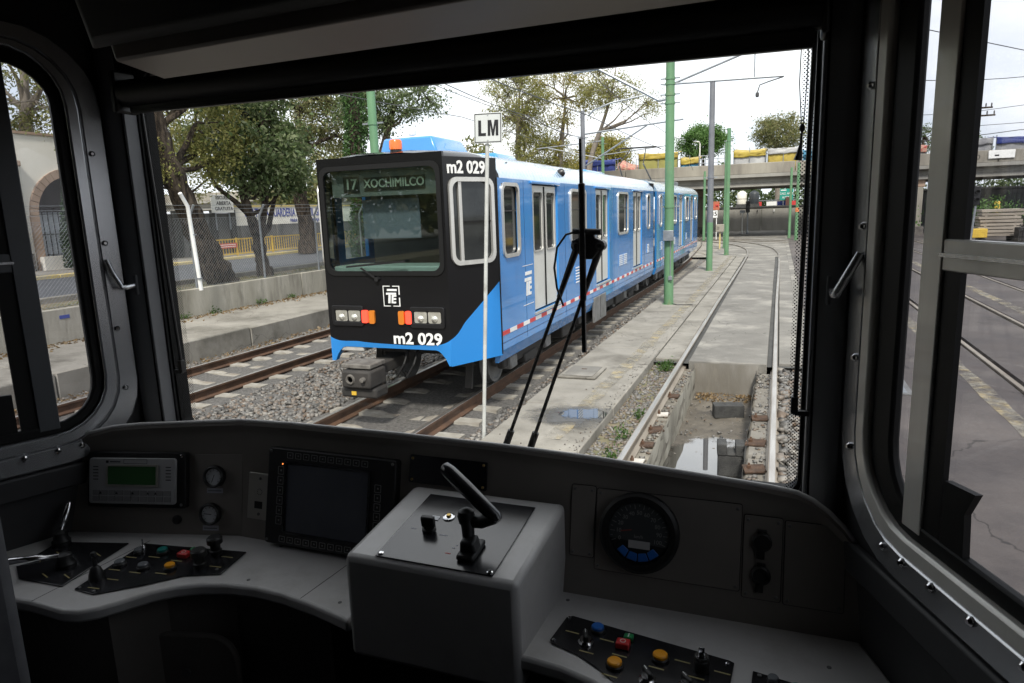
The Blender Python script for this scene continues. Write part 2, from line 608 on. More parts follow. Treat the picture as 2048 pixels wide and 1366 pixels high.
PATH_B = smooth_path([(-4.80, 2), (-4.80, 13), (-4.79, 18), (-4.70, 22), (-4.66, 26), (-4.78, 33), (-5.05, 39.5), (-5.45, 47), (-6.25, 55), (-7.6, 65), (-10.5, 80)])
PATH_A = smooth_path([(-9.21, 1), (-9.19, 20), (-9.1, 30), (-9.3, 40), (-10.2, 55), (-12.5, 70)])
PATH_O = smooth_path([(-0.725, 3.0), (-0.725, 20), (-0.70, 25), (-0.67, 32), (-0.68, 38), (-0.95, 42.5), (-1.7, 46.5), (-3.0, 50), (-5.2, 54), (-8.5, 57.5)], 0.6)


def frame_at(path):
    d = np.gradient(path, axis=0)
    d /= np.linalg.norm(d, axis=1)[:, None]
    return d, np.stack([d[:, 1], -d[:, 0]], 1)          # tangent, right-hand normal


def sweep(b, path, prof, off=0.0):
    d, nrm = frame_at(path)
    n = len(prof)
    vs = []
    for p, q in zip(path, nrm):
        for u, z in prof:
            vs.append((p[0] + q[0] * (u + off), p[1] + q[1] * (u + off), z))
    fs = []
    for i in range(len(path) - 1):
        for k in range(n):
            fs.append((i * n + k, i * n + (k + 1) % n, (i + 1) * n + (k + 1) % n, (i + 1) * n + k))
    fs.append(tuple(range(n)))
    m = (len(path) - 1) * n
    fs.append(tuple(reversed(range(m, m + n))))
    b.add(vs, fs)


RAIL = [(-0.065, -0.165), (0.065, -0.165), (0.065, -0.148), (0.012, -0.125), (0.012, -0.045), (0.036, -0.034),
        (0.036, -0.004), (-0.036, -0.004), (-0.036, -0.034), (-0.012, -0.045), (-0.012, -0.125), (-0.065, -0.148)]
RTOP = [(-0.030, -0.004), (0.030, -0.004), (0.026, 0.0), (-0.026, 0.0)]


def make_track(label, path, y0, sleepers=None, mr=None, mt=None, offs=(-0.75, 0.75)):
    p0 = path[0]
    t = thing('railway_track', (float(p0[0]), float(p0[1]), 0), label, 'track')
    for off in offs:
        b = B()
        sweep(b, path, RAIL, off)
        r = b.build('rail', mr or m_rust, t, smooth=True, ang=0.5)
        b = B()
        sweep(b, path, RTOP, off)
        b.build('running_surface', mt or m_railtop, r)
    if sleepers:
        d, nrm = frame_at(path)
        s = np.concatenate([[0], np.cumsum(np.linalg.norm(np.diff(path, axis=0), axis=1))])
        first = None
        for k, q in enumerate(np.arange(0.3, s[-1], 0.64)):
            if q > sleepers:
                break
            x = float(np.interp(q, s, path[:, 0]))
            y = float(np.interp(q, s, path[:, 1]))
            i = min(int(np.searchsorted(s, q)), len(d) - 1)
            if first is None:
                b = B()
                lo = [(-1.2, -0.13, -0.36), (1.2, -0.13, -0.36), (1.2, 0.13, -0.36), (-1.2, 0.13, -0.36)]
                hi = [(-1.18, -0.10, -0.150), (-0.45, -0.10, -0.150), (-0.3, -0.095, -0.185), (0.3, -0.095, -0.185), (0.45, -0.10, -0.150), (1.18, -0.10, -0.150)]
                n = len(hi)
                vs = hi + [(x_, 0.20 - 0.10 - y_ - 0.10 + 0.0, z_) for x_, y_, z_ in [(h[0], h[1], h[2]) for h in hi]]
                vs = hi + [(h[0], -h[1], h[2]) for h in hi] + [(h[0], -0.13, -0.36) for h in hi] + [(h[0], 0.13, -0.36) for h in hi]
                fs = []
                for a in range(n - 1):
                    fs += [(a, a + 1, n + a + 1, n + a), (2 * n + a, 2 * n + a + 1, a + 1, a), (n + a, n + a + 1, 3 * n + a + 1, 3 * n + a)]
                fs += [(0, n, 3 * n, 2 * n), (n - 1, 2 * n - 1, 4 * n - 1, 3 * n - 1)]
                b.add(vs, fs)
                me = bpy.data.meshes.new('sleeper')
                me.from_pydata(b.v, [], b.f)
                me.materials.append(m_sleeper)
                first = me
            o = bpy.data.objects.new('sleeper', first)
            COL.objects.link(o)
            o.parent = t
            o.location = (x - p0[0], y - p0[1], R.uniform(-0.012, 0.006))
            o.rotation_euler = (0, R.uniform(-0.006, 0.006), -math.atan2(d[i, 0], d[i, 1]) + R.uniform(-0.02, 0.02))
    return t


def sheet(name, x0, x1, y0, y1, z, m, nx=1, ny=1, parent=None):
    b = B()
    for i in range(nx):
        for j in range(ny):
            a, c = lerp(x0, x1, i / nx), lerp(x0, x1, (i + 1) / nx)
            e, g = lerp(y0, y1, j / ny), lerp(y0, y1, (j + 1) / ny)
            b.quad((a, e, z), (c, e, z), (c, g, z), (a, g, z))
    return b.build(name, m, parent)


tag(sheet('ground', -600, 600, -300, 900, -0.75, m_earth), kind='structure')

# ---- ballast between the two platforms, and the two ballasted tracks
nx, ny = 46, 70
bx = np.linspace(-11.05, -3.1, nx)
by = np.linspace(1.0, 75.0, ny)
gx, gy = np.meshgrid(bx, by)
gz = -0.215 + NP.normal(0, 0.012, gx.shape)
for pc, hw in ((PATH_A, 1.35), (PATH_B, 1.35)):
    cx_ = np.interp(gy, pc[:, 1], pc[:, 0])
    gz += 0.035 * np.clip(1 - (np.abs(gx - cx_) - hw) / 0.4, 0, 1)
bv = np.stack([gx, gy, gz], -1).reshape(-1, 3)
idx = np.arange(nx * ny).reshape(ny, nx)
bf = np.stack([idx[:-1, :-1], idx[:-1, 1:], idx[1:, 1:], idx[1:, :-1]], -1).reshape(-1, 4)
bed = np_mesh('ballast_bed', bv, bf, m_ballast, smooth=True)
tag(bed, 'grey crushed stone bed under the two tracks', 'ballast', kind='stuff')


def stones(name, n, xf, yf, zf, size, label, cat, m, flat=0.7):
    base = np.array([(-1, -1, -1), (1, -1, -1), (1, 1, -1), (-1, 1, -1), (-1, -1, 1), (1, -1, 1), (1, 1, 1), (-1, 1, 1)], float) * 0.5
    fc = np.array([(0, 3, 2, 1), (4, 5, 6, 7), (0, 1, 5, 4), (1, 2, 6, 5), (2, 3, 7, 6), (3, 0, 4, 7)])
    x, y = xf(n), yf(n)
    z = zf(x, y)
    v = base[None] * (1 + NP.uniform(-0.45, 0.35, (n, 8, 3)))
    s = NP.uniform(size[0], size[1], n)
    v = v * s[:, None, None] * np.array([1, 1, flat])
    a = NP.uniform(0, 2 * np.pi, n)
    tl = NP.uniform(-0.7, 0.7, n)
    ca, sa, ct, st = np.cos(a), np.sin(a), np.cos(tl), np.sin(tl)
    vx = v[..., 0] * ct[:, None] + v[..., 2] * st[:, None]
    vz = -v[..., 0] * st[:, None] + v[..., 2] * ct[:, None]
    w = np.stack([vx * ca[:, None] - v[..., 1] * sa[:, None], vx * sa[:, None] + v[..., 1] * ca[:, None], vz], -1)
    w += np.stack([x, y, z], -1)[:, None, :]
    f = (fc[None] + (np.arange(n) * 8)[:, None, None]).reshape(-1, 4)
    o = np_mesh(name, w.reshape(-1, 3), f, m)
    return tag(o, label, cat, kind='stuff')


def bal_z(x, y):
    z = np.full(len(x), -0.205)
    for pc in (PATH_A, PATH_B):
        c = np.interp(y, pc[:, 1], pc[:, 0])
        z += 0.030 * np.clip(1 - (np.abs(x - c) - 1.35) / 0.4, 0, 1) - 0.055 * (np.abs(x - c) < 1.27)
    return z + NP.uniform(-0.015, 0.012, len(x))


stones('gravel', 34000, lambda n: NP.uniform(-11.0, -3.2, n), lambda n: 5.2 + 15.0 * NP.uniform(0, 1, n) ** 1.4, bal_z, (0.03, 0.068),
       'loose grey crushed stones around the rails and sleepers', 'gravel', m_stone)
stones('far_gravel', 8000, lambda n: NP.uniform(-4.2, -3.15, n), lambda n: NP.uniform(18, 40, n), lambda x, y: bal_z(x, y) - 0.03, (0.04, 0.065),
       'grey crushed stones along the platform edge beside the train', 'gravel', m_stone)

make_track('rusty ballasted track nearest the platform wall, empty', PATH_A, 1, sleepers=36)
make_track('ballasted track on concrete sleepers carrying the blue train', PATH_B, 2, sleepers=62)

# ---- concrete strip between the train and our own track
plat = thing('platform_strip', (-2.6, 12, 0), 'low grey concrete strip with poles between the blue train and the empty track', 'pavement')
plat['kind'] = 'structure'
cuts = [2.0, 6.9, 8.62, 12.6, 17.4, 22.4, 27.5, 32.5, 37.0]
for a, c in zip(cuts[:-1], cuts[1:]):
    b = B()
    e0, e1 = R.uniform(-0.02, 0.02), R.uniform(-0.02, 0.02)
    dz = R.uniform(-0.008, 0.004)
    b.hexa([(-3.17 + e0, a + 0.006, -0.5), (-1.96, a + 0.006, -0.5), (-1.96, c - 0.006, -0.5), (-3.17 + e1, c - 0.006, -0.5)],
           [(-3.17 + e0, a + 0.006, dz), (-1.96, a + 0.006, dz), (-1.96, c - 0.006, dz), (-3.17 + e1, c - 0.006, dz)])
    b.build('slab', m_concrete, plat, bevel=0.012, seg=1)


def blob(cx, cy_, rx, ry, z, seed, n=40, rough=0.25):
    q = random.Random(seed)
    ph = [q.uniform(0, 6.28) for _ in range(6)]
    pts = []
    for k in range(n):
        t = 2 * math.pi * k / n
        r = 1 + rough * sum(math.sin((i + 2) * t + ph[i]) / (i + 1.6) for i in range(6))
        pts.append((cx + rx * r * math.cos(t), cy_ + ry * r * math.sin(t), z))
    return pts


def patch(name, pts, m, parent):
    b = B()
    b.add(pts, [tuple(range(len(pts)))])
    return b.build(name, m, parent)


# worn yellow line, wet patch with its puddle, floor slab cover
n_, l_ = m_yellow_worn.node_tree.nodes, m_yellow_worn.node_tree.links
tc_ = n_.new('ShaderNodeTexCoord')
nz_ = n_.new('ShaderNodeTexNoise')
nz_.inputs['Scale'].default_value = 2.6
nz_.inputs['Detail'].default_value = 9
nz_.inputs['Roughness'].default_value = 0.7
mr_ = n_.new('ShaderNodeMapRange')
mr_.inputs['From Min'].default_value = 0.40
mr_.inputs['From Max'].default_value = 0.60
mr_.inputs['To Max'].default_value = 0.85
l_.new(tc_.outputs['Object'], nz_.inputs['Vector']); l_.new(nz_.outputs['Fac'], mr_.inputs['Value']); l_.new(mr_.outputs[0], n_['Principled BSDF'].inputs['Alpha'])
for (a, c, x0_, x1_) in ((7.2, 36.5, -2.36, -2.20),):
    b = B()
    n = 120
    L, Rr = [], []
    for i in range(n + 1):
        y = lerp(a, c, i / n)
        x = lerp(x0_, x1_, min(1, i / 40))
        L.append((x - 0.10 + R.uniform(-0.02, 0.02), y, 0.0062))
        Rr.append((x + 0.11 + R.uniform(-0.02, 0.02), y, 0.0062))
    b.add(L + Rr, [(i, n + 1 + i, n + 2 + i, i + 1) for i in range(n)])
    b.build('yellow_line', m_yellow_worn, plat)
patch('wet_patch', [(-3.1, 7.4, 0.0085), (-1.965, 7.4, 0.0085), (-1.965, 9.0, 0.0085), (-3.1, 9.0, 0.0085)], m_wet, plat)
pud = patch('puddle', [(-2.9, 7.7, 0.0115), (-1.965, 7.7, 0.0115), (-1.965, 8.8, 0.0115), (-2.9, 8.8, 0.0115)], m_water, None)
tag(pud, kind='structure')
cov = thing('floor_cover', (-2.88, 10.4, 0), 'square concrete inspection cover lying proud of the platform strip', 'cover')
B().box(-3.16, -2.56, 10.02, 10.80, 0.004, 0.035).build('rim', m_concrete, cov, bevel=0.008)
B().box(-3.10, -2.62, 10.08, 10.74, 0.035, 0.048).build('lid', m_slab, cov, bevel=0.006)
B().box(-2.90, -2.82, 10.50, 10.515, 0.048, 0.056).build('lift_slot', m_rust, cov)

# ---- our own track: slab with flangeways, open pit in front of us
slab = thing('track_slab', (-0.7, 25, 0), 'concrete slab with embedded rails ahead of the cab', 'pavement')
slab['kind'] = 'structure'
js = [11.78, 14.6, 17.6, 21.2, 25.4, 30.0, 36.4]
for a, c in zip(js[:-1], js[1:]):
    dz = -0.03 + R.uniform(-0.006, 0.004)
    b = B().box(-1.36, -0.10, a + 0.012, c - 0.012, -0.45, dz)
    b.build('slab', m_slab, slab, bevel=0.01, seg=1)
for a, c in zip([11.9, 16.5, 22.0, 28.5], [16.5, 22.0, 28.5, 36.4]):
    B().box(-1.945, -1.53, a + 0.01, c - 0.01, -0.45, -0.028 + R.uniform(-0.004, 0.004)).build('edge_slab', m_concrete, slab, bevel=0.01, seg=1)
    B().box(0.085, 0.46, a + 0.01, c - 0.01, -0.45, -0.03 + R.uniform(-0.004, 0.004)).build('edge_slab', m_slab, slab, bevel=0.01, seg=1)
sheet('joint_bed', -1.96, 0.48, 11.8, 36.6, -0.075, m_dark_conc, parent=slab)
sheet('lower_bed', -3.3, 0.7, 36.4, 90, -0.052, m_slab, 1, 1, slab)
make_track('pale worn rails of the empty track running from the open pit', PATH_O, 3, mr=m_oldrail, mt=m_railtop)

m_pitledge = mat('pit_ledge', (0.20, 0.185, 0.155), (0.11, 0.10, 0.085), 5.0, 0.95, bump=0.8, bscale=22, c3=(0.27, 0.25, 0.21), scale3=3.0, spec=0.2)
pit = thing('inspection_pit', (-0.75, 8, -0.6), 'open inspection pit between the rails with stained concrete sides', 'pit')
pit['kind'] = 'structure'


def rough_wall(b, pts_lo, pts_hi, n, amp, seed):
    q = random.Random(seed)
    vs, fs, m = [], [], 5
    for j in range(m + 1):
        for i in range(n + 1):
            lo = Vector(pts_lo[0]).lerp(Vector(pts_lo[1]), i / n)
            hi = Vector(pts_hi[0]).lerp(Vector(pts_hi[1]), i / n)
            p = lo.lerp(hi, j / m)
            vs.append((p.x + q.uniform(-amp, amp), p.y + q.uniform(-amp, amp), p.z + (q.uniform(-amp, amp) if 0 < j < m else 0)))
    for j in range(m):
        for i in range(n):
            a = j * (n + 1) + i
            fs.append((a, a + 1, a + n + 2, a + n + 1))
    b.add(vs, fs)


b = B(); rough_wall(b, ((-1.25, 2.5, -0.66), (-1.25, 11.76, -0.66)), ((-1.25, 2.5, -0.12), (-1.25, 11.76, -0.12)), 40, 0.012, 1)
b.build('side_wall', m_wallc, pit, smooth=True)  # paler concrete: light falling on this side put into the colour
b = B(); rough_wall(b, ((-0.26, 2.5, -0.66), (-0.26, 11.76, -0.66)), ((-0.26, 2.5, -0.12), (-0.26, 11.76, -0.12)), 40, 0.02, 2)
b.build('side_wall', m_pit, pit, smooth=True)  # darker concrete: shade on this side put into the colour
b = B(); rough_wall(b, ((-1.27, 11.75, -0.66), (-0.24, 11.75, -0.66)), ((-1.27, 11.77, -0.05), (-0.24, 11.77, -0.05)), 12, 0.010, 3)
b.build('end_wall', m_pit, pit, smooth=True)
nx, ny = 14, 60
gx, gy = np.meshgrid(np.linspace(-1.28, -0.23, nx), np.linspace(2.4, 11.8, ny))
gz = -0.62 + 0.02 * np.sin(gx * 5 + gy) + NP.normal(0, 0.006, gx.shape) + 0.05 * np.clip((gy - 9.6) / 2, 0, 1)
idx = np.arange(nx * ny).reshape(ny, nx)
np_mesh('pit_floor', np.stack([gx, gy, gz], -1).reshape(-1, 3), np.stack([idx[:-1, :-1], idx[:-1, 1:], idx[1:, 1:], idx[1:, :-1]], -1).reshape(-1, 4), m_mud, pit, True)
wat = patch('pit_water', [(-1.27, 2.4, -0.590), (-0.24, 2.4, -0.590), (-0.24, 10.6, -0.590), (-1.27, 10.6, -0.590)], m_pitwater, None)
tag(wat, kind='structure')
# ledges that carry the rails, broken into short lengths
for k in range(9):
    y0 = 2.6 + k * 1.02
    B().box(-1.53 + R.uniform(-0.015, 0.015), -1.252, y0, y0 + 1.0175, -0.5, -0.167 + R.uniform(-0.004, 0.003)).build('ledge', m_pitledge, pit, bevel=0.012, seg=1)
    B().box(-0.255, 0.09 + R.uniform(-0.02, 0.03), y0, y0 + 1.0, -0.5, -0.170 + R.uniform(-0.02, 0.01)).build('ledge', m_pit, pit, bevel=0.03, seg=1)
sheet('verge', -1.96, -1.5, 2.0, 11.9, -0.135, m_soil, parent=pit)
sheet('rubble_bed', 0.05, 0.66, 2.0, 11.95, -0.16, m_dark_conc, parent=pit)

# tie plates, packing tiles and clips on the ledges: one small thing each
for k, (x, y, s, mm, rz, nm, lb) in enumerate((
        (-1.37, 8.95, 0.16, m_tile, 0.1, 'packing_plate', 'white square packing plate on the pit ledge, farther of the two'),
        (-1.37, 7.12, 0.17, m_tile, -0.05, 'packing_plate', 'white square packing plate on the pit ledge, nearest the dashboard'),
        (-1.36, 8.28, 0.20, m_rustplate, 0.5, 'tie_plate', 'tilted reddish steel plate leaning on the near rail of the pit'),
        (-1.36, 7.70, 0.17, m_rustplate, 0.05, 'tie_plate', 'rusty bolted plate clamping the near rail beside the pit'),
        (-1.36, 9.9, 0.18, m_rustplate, 0.0, 'tie_plate', 'flat rusty plate on the pit ledge near the end wall'),
        (-0.14, 9.1, 0.20, m_rustplate, 0.1, 'tie_plate', 'rusty plate under the far rail at mid pit'),
        (-0.16, 8.1, 0.22, m_rustplate, -0.1, 'tie_plate', 'rusty plate under the far rail beside the loose block'),
        (-0.15, 7.25, 0.22, m_rustplate, 0.2, 'tie_plate', 'rusty plate under the far rail close to the dashboard'))):
    t = thing(nm, (x, y, -0.16), lb, 'plate', 'plates along the pit rails')
    c, s_ = math.cos(rz), math.sin(rz)
    b = B((x, y, -0.155), (c, s_, 0.06), (-s_, c, 0.03), (0, 0, 1))
    b.box(-s / 2, s / 2, -s * 0.45, s * 0.45, 0.0, 0.022)
    b.build('plate', mm, t, bevel=0.003, seg=1)
    b = B((x, y, -0.155), (c, s_, 0), (-s_, c, 0))
    b.lathe([(0.022, 0.02), (0.022, 0.05), (0.012, 0.055), (0.012, 0.075)], (-s * 0.25, 0, 0), n=6)
    b.build('bolt', m_rust, t)

blk = thing('concrete_block', (-0.62, 10.45, -0.6), 'loose dark grey concrete block lying on the pit floor', 'block', 'blocks in the pit')
c, s_ = math.cos(0.25), math.sin(0.25)
b = B((-0.62, 10.55, -0.585), (c, s_, 0), (-s_, c, 0))
b.ring(rr(-0.22, 0.22, -0.11, 0.11, 0.012, 2), rr(-0.17, -0.05, -0.06, 0.06, 0.012, 2), 0.0, 0.19)
b.build('body', m_block, blk, bevel=0.008)
b = B((-0.62, 10.55, -0.585), (c, s_, 0), (-s_, c, 0))
b.box(-0.17, -0.05, -0.06, 0.06, 0.02, 0.186)
b.build('top_skin', m_block, blk)
blk = thing('concrete_block', (-0.42, 8.3, -0.6), 'upright notched dark concrete block standing in the pit puddle', 'block', 'blocks in the pit')
b = B((-0.44, 8.22, -0.60), (math.cos(0.1), math.sin(0.1), 0), (-math.sin(0.1), math.cos(0.1), 0))
b.box(-0.15, 0.15, -0.11, 0.11, 0, 0.26)
b.box(-0.16, -0.05, -0.12, 0.12, 0.26, 0.40)
b.box(0.05, 0.16, -0.12, 0.12, 0.26, 0.40)
b.box(-0.05, 0.05, -0.12, 0.12, 0.26, 0.29)
b.build('body', m_block, blk, bevel=0.012)

stones('rubble', 900, lambda n: NP.uniform(0.09, 0.62, n), lambda n: NP.uniform(4.5, 11.9, n), lambda x, y: -0.145 + NP.uniform(-0.01, 0.02, len(x)), (0.03, 0.11),
       'broken concrete rubble and dirt beside the far rail of the pit', 'rubble', m_stone, 0.5)
stones('grit', 1500, lambda n: NP.uniform(-1.95, -1.52, n), lambda n: NP.uniform(4.5, 11.8, n), lambda x, y: np.full(len(x), -0.13), (0.015, 0.05),
       'dark grit and chips along the near rail of the pit', 'grit', m_stone, 0.5)


def leaf_quads(c, size, up=0.3, asp=0.5):
    """small bent leaf faces at points c"""
    n = len(c)
    a = NP.normal(0, 1, (n, 3))
    a /= np.linalg.norm(a, axis=1)[:, None]
    b = NP.normal(0, 1, (n, 3)) + np.array([0, 0, up])
    b -= (b * a).sum(1)[:, None] * a
    b /= np.linalg.norm(b, axis=1)[:, None]
    s = NP.uniform(size * 0.6, size * 1.35, n)[:, None]
    cc = np.cross(a, b)
    v = np.stack([c - a * s, c + b * s * asp + cc * s * 0.12, c + a * s, c - b * s * asp + cc * s * 0.12], 1)
    f = (np.arange(4)[None] + (np.arange(n) * 4)[:, None])
    return v.reshape(-1, 3), f


def scatter_leaves(name, c, size, m, parent=None, up=0.3, asp=0.5):
    v, f = leaf_quads(c, size, up, asp)
    return np_mesh(name, v, f, m, parent)


# weeds beside the near rail, dead leaves in the pit and along the wall foot
for k, (x, y, r, n, lb) in enumerate(((-1.68, 11.45, 0.13, 330, 'bright green weed clump growing where the pit meets the slab'),
                                      (-1.62, 8.65, 0.09, 70, 'small green weed beside the near rail at mid pit'),
                                      (-1.66, 7.80, 0.10, 110, 'green weed clump beside the near rail, close to the puddle'),
                                      (-1.62, 7.0, 0.09, 90, 'green weed beside the near rail just above the dashboard'))):
    t = thing('weed_plant', (x, y, -0.13), lb, 'weed', 'weeds beside the pit')
    pts = NP.normal(0, 1, (n, 3)) * np.array([r * 0.55, r * 0.8, 0.05]) + np.array([x, y, -0.06])
    pts[:, 2] = np.maximum(pts[:, 2], -0.125)
    scatter_leaves('foliage', pts, 0.022, m_weed, t, 0.8)
    b = B()
    for q in range(5):
        b.tube([(x, y, -0.135), (x + R.uniform(-r, r) * 0.6, y + R.uniform(-r, r) * 0.6, -0.02)], 0.003, 4)
    b.build('stem', m_weed, t)
n = 260
pts = np.stack([NP.uniform(-1.2, -0.3, n), 11.7 - np.abs(NP.normal(0, 0.28, n)), np.full(n, -0.55)], 1)
tag(scatter_leaves('leaf_litter', pts, 0.03, m_litter), 'brown dead leaves swept against the pit end wall', 'leaves', kind='stuff')

stones('platform_grit', 320, lambda n: np.where(NP.uniform(0, 1, n) < 0.85, -1.97 - np.abs(NP.normal(0, 0.10, n)), NP.uniform(-3.1, -1.98, n)), lambda n: 6.5 + 14 * NP.uniform(0, 1, n) ** 1.5,
       lambda x, y: np.full(len(x), 0.004), (0.005, 0.016), 'small grit scattered on the platform strip', 'grit', m_stone, 0.6)
stones('pit_debris', 160, lambda n: NP.uniform(-1.22, -0.3, n), lambda n: NP.uniform(8.6, 11.7, n), lambda x, y: -0.60 + 0.05 * np.clip((y - 9.6) / 2, 0, 1), (0.01, 0.035),
       'mud lumps and chips on the pit floor', 'debris', m_stone, 0.5)
stones('ledge_debris', 420, lambda n: np.where(NP.uniform(0, 1, n) < 0.5, NP.uniform(-1.40, -1.27, n), NP.uniform(-0.24, -0.04, n)), lambda n: NP.uniform(4.5, 11.7, n),
       lambda x, y: np.full(len(x), -0.16), (0.012, 0.05), 'chips and dirt on the pit ledges beside the rails', 'debris', m_stone, 0.5)

# ------------------------------------------------------------------ the blue train
m_blue = mat('blue_tram_paint', (0.030, 0.215, 0.57), (0.038, 0.235, 0.58), 1.5, 0.26, coat=0.8, bump=0.10, bscale=1.1, bdist=0.02, c3=(0.040, 0.155, 0.37), scale3=2.2, lo3=0.52, hi3=0.82, squash=(1, 1, 0.22))
m_roof_skypale = mat('sky_paled_roof_paint', (0.30, 0.45, 0.62), (0.42, 0.53, 0.64), 2.0, 0.22, coat=1.0)  # blue paled so the colour carries the sky's reflection
n_, l_ = m_roof_skypale.node_tree.nodes, m_roof_skypale.node_tree.links
tc_ = n_.new('ShaderNodeTexCoord')
wv_ = n_.new('ShaderNodeTexWave')
wv_.bands_direction = 'Y'
wv_.inputs['Scale'].default_value = 2.2
wv_.inputs['Distortion'].default_value = 0.4
bp_ = n_.new('ShaderNodeBump')
bp_.inputs['Strength'].default_value = 0.25
bp_.inputs['Distance'].default_value = 0.012
l_.new(tc_.outputs['Object'], wv_.inputs['Vector'])
l_.new(wv_.outputs['Fac'], bp_.inputs['Height'])
l_.new(bp_.outputs[0], n_['Principled BSDF'].inputs['Normal'])
l_.new(bp_.outputs[0], n_['Principled BSDF'].inputs['Coat Normal'])
m_tblack = mat('black_tram_paint', (0.010, 0.010, 0.011), (0.014, 0.014, 0.015), 3, 0.16, spec=0.35)
m_door = mat('pale_door_paint', (0.56, 0.56, 0.53), (0.50, 0.50, 0.47), 3, 0.45)
m_alu = mat('brushed_aluminium', (0.66, 0.65, 0.62), (0.56, 0.55, 0.52), 10, 0.38, 0.7, squash=(1, 1, 0.1))
m_dglass = mat('dark_window_glass', (0.012, 0.014, 0.015), (0.03, 0.034, 0.034), 1.3, 0.05, spec=0.5)
m_under = mat('underframe_grime', (0.035, 0.031, 0.028), (0.018, 0.017, 0.016), 4, 0.8, bump=0.3)
m_steelgrey = mat('grey_steel', (0.20, 0.20, 0.20), (0.13, 0.13, 0.125), 5, 0.55, 0.3, bump=0.1)
m_red = mat('red_lens', (0.75, 0.03, 0.02), rough=0.2, emit=((1.0, 0.06, 0.03), 1.6))
m_redp = mat('red_paint', (0.55, 0.05, 0.05), rough=0.5)
m_orange = mat('amber_lens', (0.55, 0.17, 0.02), rough=0.25)
m_beacon = mat('orange_beacon', (0.80, 0.14, 0.015), rough=0.2, coat=0.4)
m_lamp = mat('headlamp_reflector', (0.55, 0.54, 0.48), (0.75, 0.74, 0.68), 14, 0.15, 0.7)
m_seal = mat('black_rubber', (0.010, 0.010, 0.010), rough=0.55, spec=0.18)
m_shade = mat('cab_blind', (0.16, 0.175, 0.22), rough=0.8)
m_mint = mat('cab_lining', (0.15, 0.165, 0.155), (0.12, 0.13, 0.125), 4, 0.6)
m_mintl = mat('cab_dash_top', (0.34, 0.42, 0.40), rough=0.6)
m_signtxt = mat('sign_letters', (0.30, 0.34, 0.28), rough=0.6)
m_screen_glass = glass_mat('tram_windscreen', (0.72, 0.78, 0.76), f0=0.05)

# front livery: black above a curved line, blue below
m_front = mat('two_tone_front', (0.012, 0.012, 0.013), rough=0.16, spec=0.3)
n_, l_ = m_front.node_tree.nodes, m_front.node_tree.links
tc_ = n_.new('ShaderNodeTexCoord')
sx_ = n_.new('ShaderNodeSeparateXYZ')
l_.new(tc_.outputs['Object'], sx_.inputs[0])
mr_ = n_.new('ShaderNodeMapRange')
mr_.inputs['From Min'].default_value = -1.31
mr_.inputs['From Max'].default_value = 1.31
l_.new(sx_.outputs['X'], mr_.inputs['Value'])
fc_ = n_.new('ShaderNodeFloatCurve')
cv = fc_.mapping.curves[0]
for i, (x, z) in enumerate(((-1.31, 1.66), (-0.93, 0.98), (-0.45, 0.925), (0.0, 0.905), (0.45, 0.905), (0.90, 0.975), (1.05, 1.22), (1.31, 1.68))):
    t = (x + 1.31) / 2.62
    if i == 0:
        cv.points[0].location = (t, z / 2)
    elif i == 7:
        cv.points[-1].location = (t, z / 2)
    else:
        cv.points.new(t, z / 2)
fc_.mapping.update()
l_.new(mr_.outputs[0], fc_.inputs['Value'])
mu_ = n_.new('ShaderNodeMath'); mu_.operation = 'MULTIPLY'; mu_.inputs[1].default_value = 2.0
l_.new(fc_.outputs[0], mu_.inputs[0])
gt_ = n_.new('ShaderNodeMath'); gt_.operation = 'LESS_THAN'
l_.new(sx_.outputs['Z'], gt_.inputs[0])
l_.new(mu_.outputs[0], gt_.inputs[1])
mx_ = n_.new('ShaderNodeMixRGB')
mx_.inputs[1].default_value = (0.007, 0.007, 0.008, 1)
mx_.inputs[2].default_value = (0.030, 0.215, 0.57, 1)
l_.new(gt_.outputs[0], mx_.inputs[0])
l_.new(mx_.outputs[0], n_['Principled BSDF'].inputs['Base Color'])

# red and white warning stripe (a printed tape)
m_tape = mat('red_white_tape', (0.75, 0.74, 0.72), rough=0.4)
n_, l_ = m_tape.node_tree.nodes, m_tape.node_tree.links
tc_ = n_.new('ShaderNodeTexCoord')
sx_ = n_.new('ShaderNodeSeparateXYZ')
l_.new(tc_.outputs['Object'], sx_.inputs[0])
m1_ = n_.new('ShaderNodeMath'); m1_.operation = 'MULTIPLY'; m1_.inputs[1].default_value = 1 / 0.56
m2_ = n_.new('ShaderNodeMath'); m2_.operation = 'FRACT'
m3_ = n_.new('ShaderNodeMath'); m3_.operation = 'GREATER_THAN'; m3_.inputs[1].default_value = 0.5
l_.new(sx_.outputs['Y'], m1_.inputs[0]); l_.new(m1_.outputs[0], m2_.inputs[0]); l_.new(m2_.outputs[0], m3_.inputs[0])
mx_ = n_.new('ShaderNodeMixRGB')
mx_.inputs[1].default_value = (0.74, 0.74, 0.73, 1)
mx_.inputs[2].default_value = (0.52, 0.045, 0.05, 1)
l_.new(m3_.outputs[0], mx_.inputs[0])
l_.new(mx_.outputs[0], n_['Principled BSDF'].inputs['Base Color'])

m_steelplate_t = mat('dull_box', (0.42, 0.41, 0.38), (0.33, 0.32, 0.30), 6, 0.6)
m_seam = mat('dark_panel_joint', (0.012, 0.05, 0.13), rough=0.7)  # dark blue joint lines between body panels
TX, TY = -4.83, 7.83
train = thing('light_rail_train', (TX, TY, 0), 'blue articulated light rail train with black cab front, numbered M2 029', 'train')
WS, FS = 1.31, 0.93          # half width of the sides, half width of the flat front
FY = 0.82                    # where the angled cab corner ends


def oriented(org, head):
    ey = Vector((math.sin(head), math.cos(head), 0))
    ex = Vector((ey.y, -ey.x, 0))
    return lambda: B(org, ex, ey, (0, 0, 1))


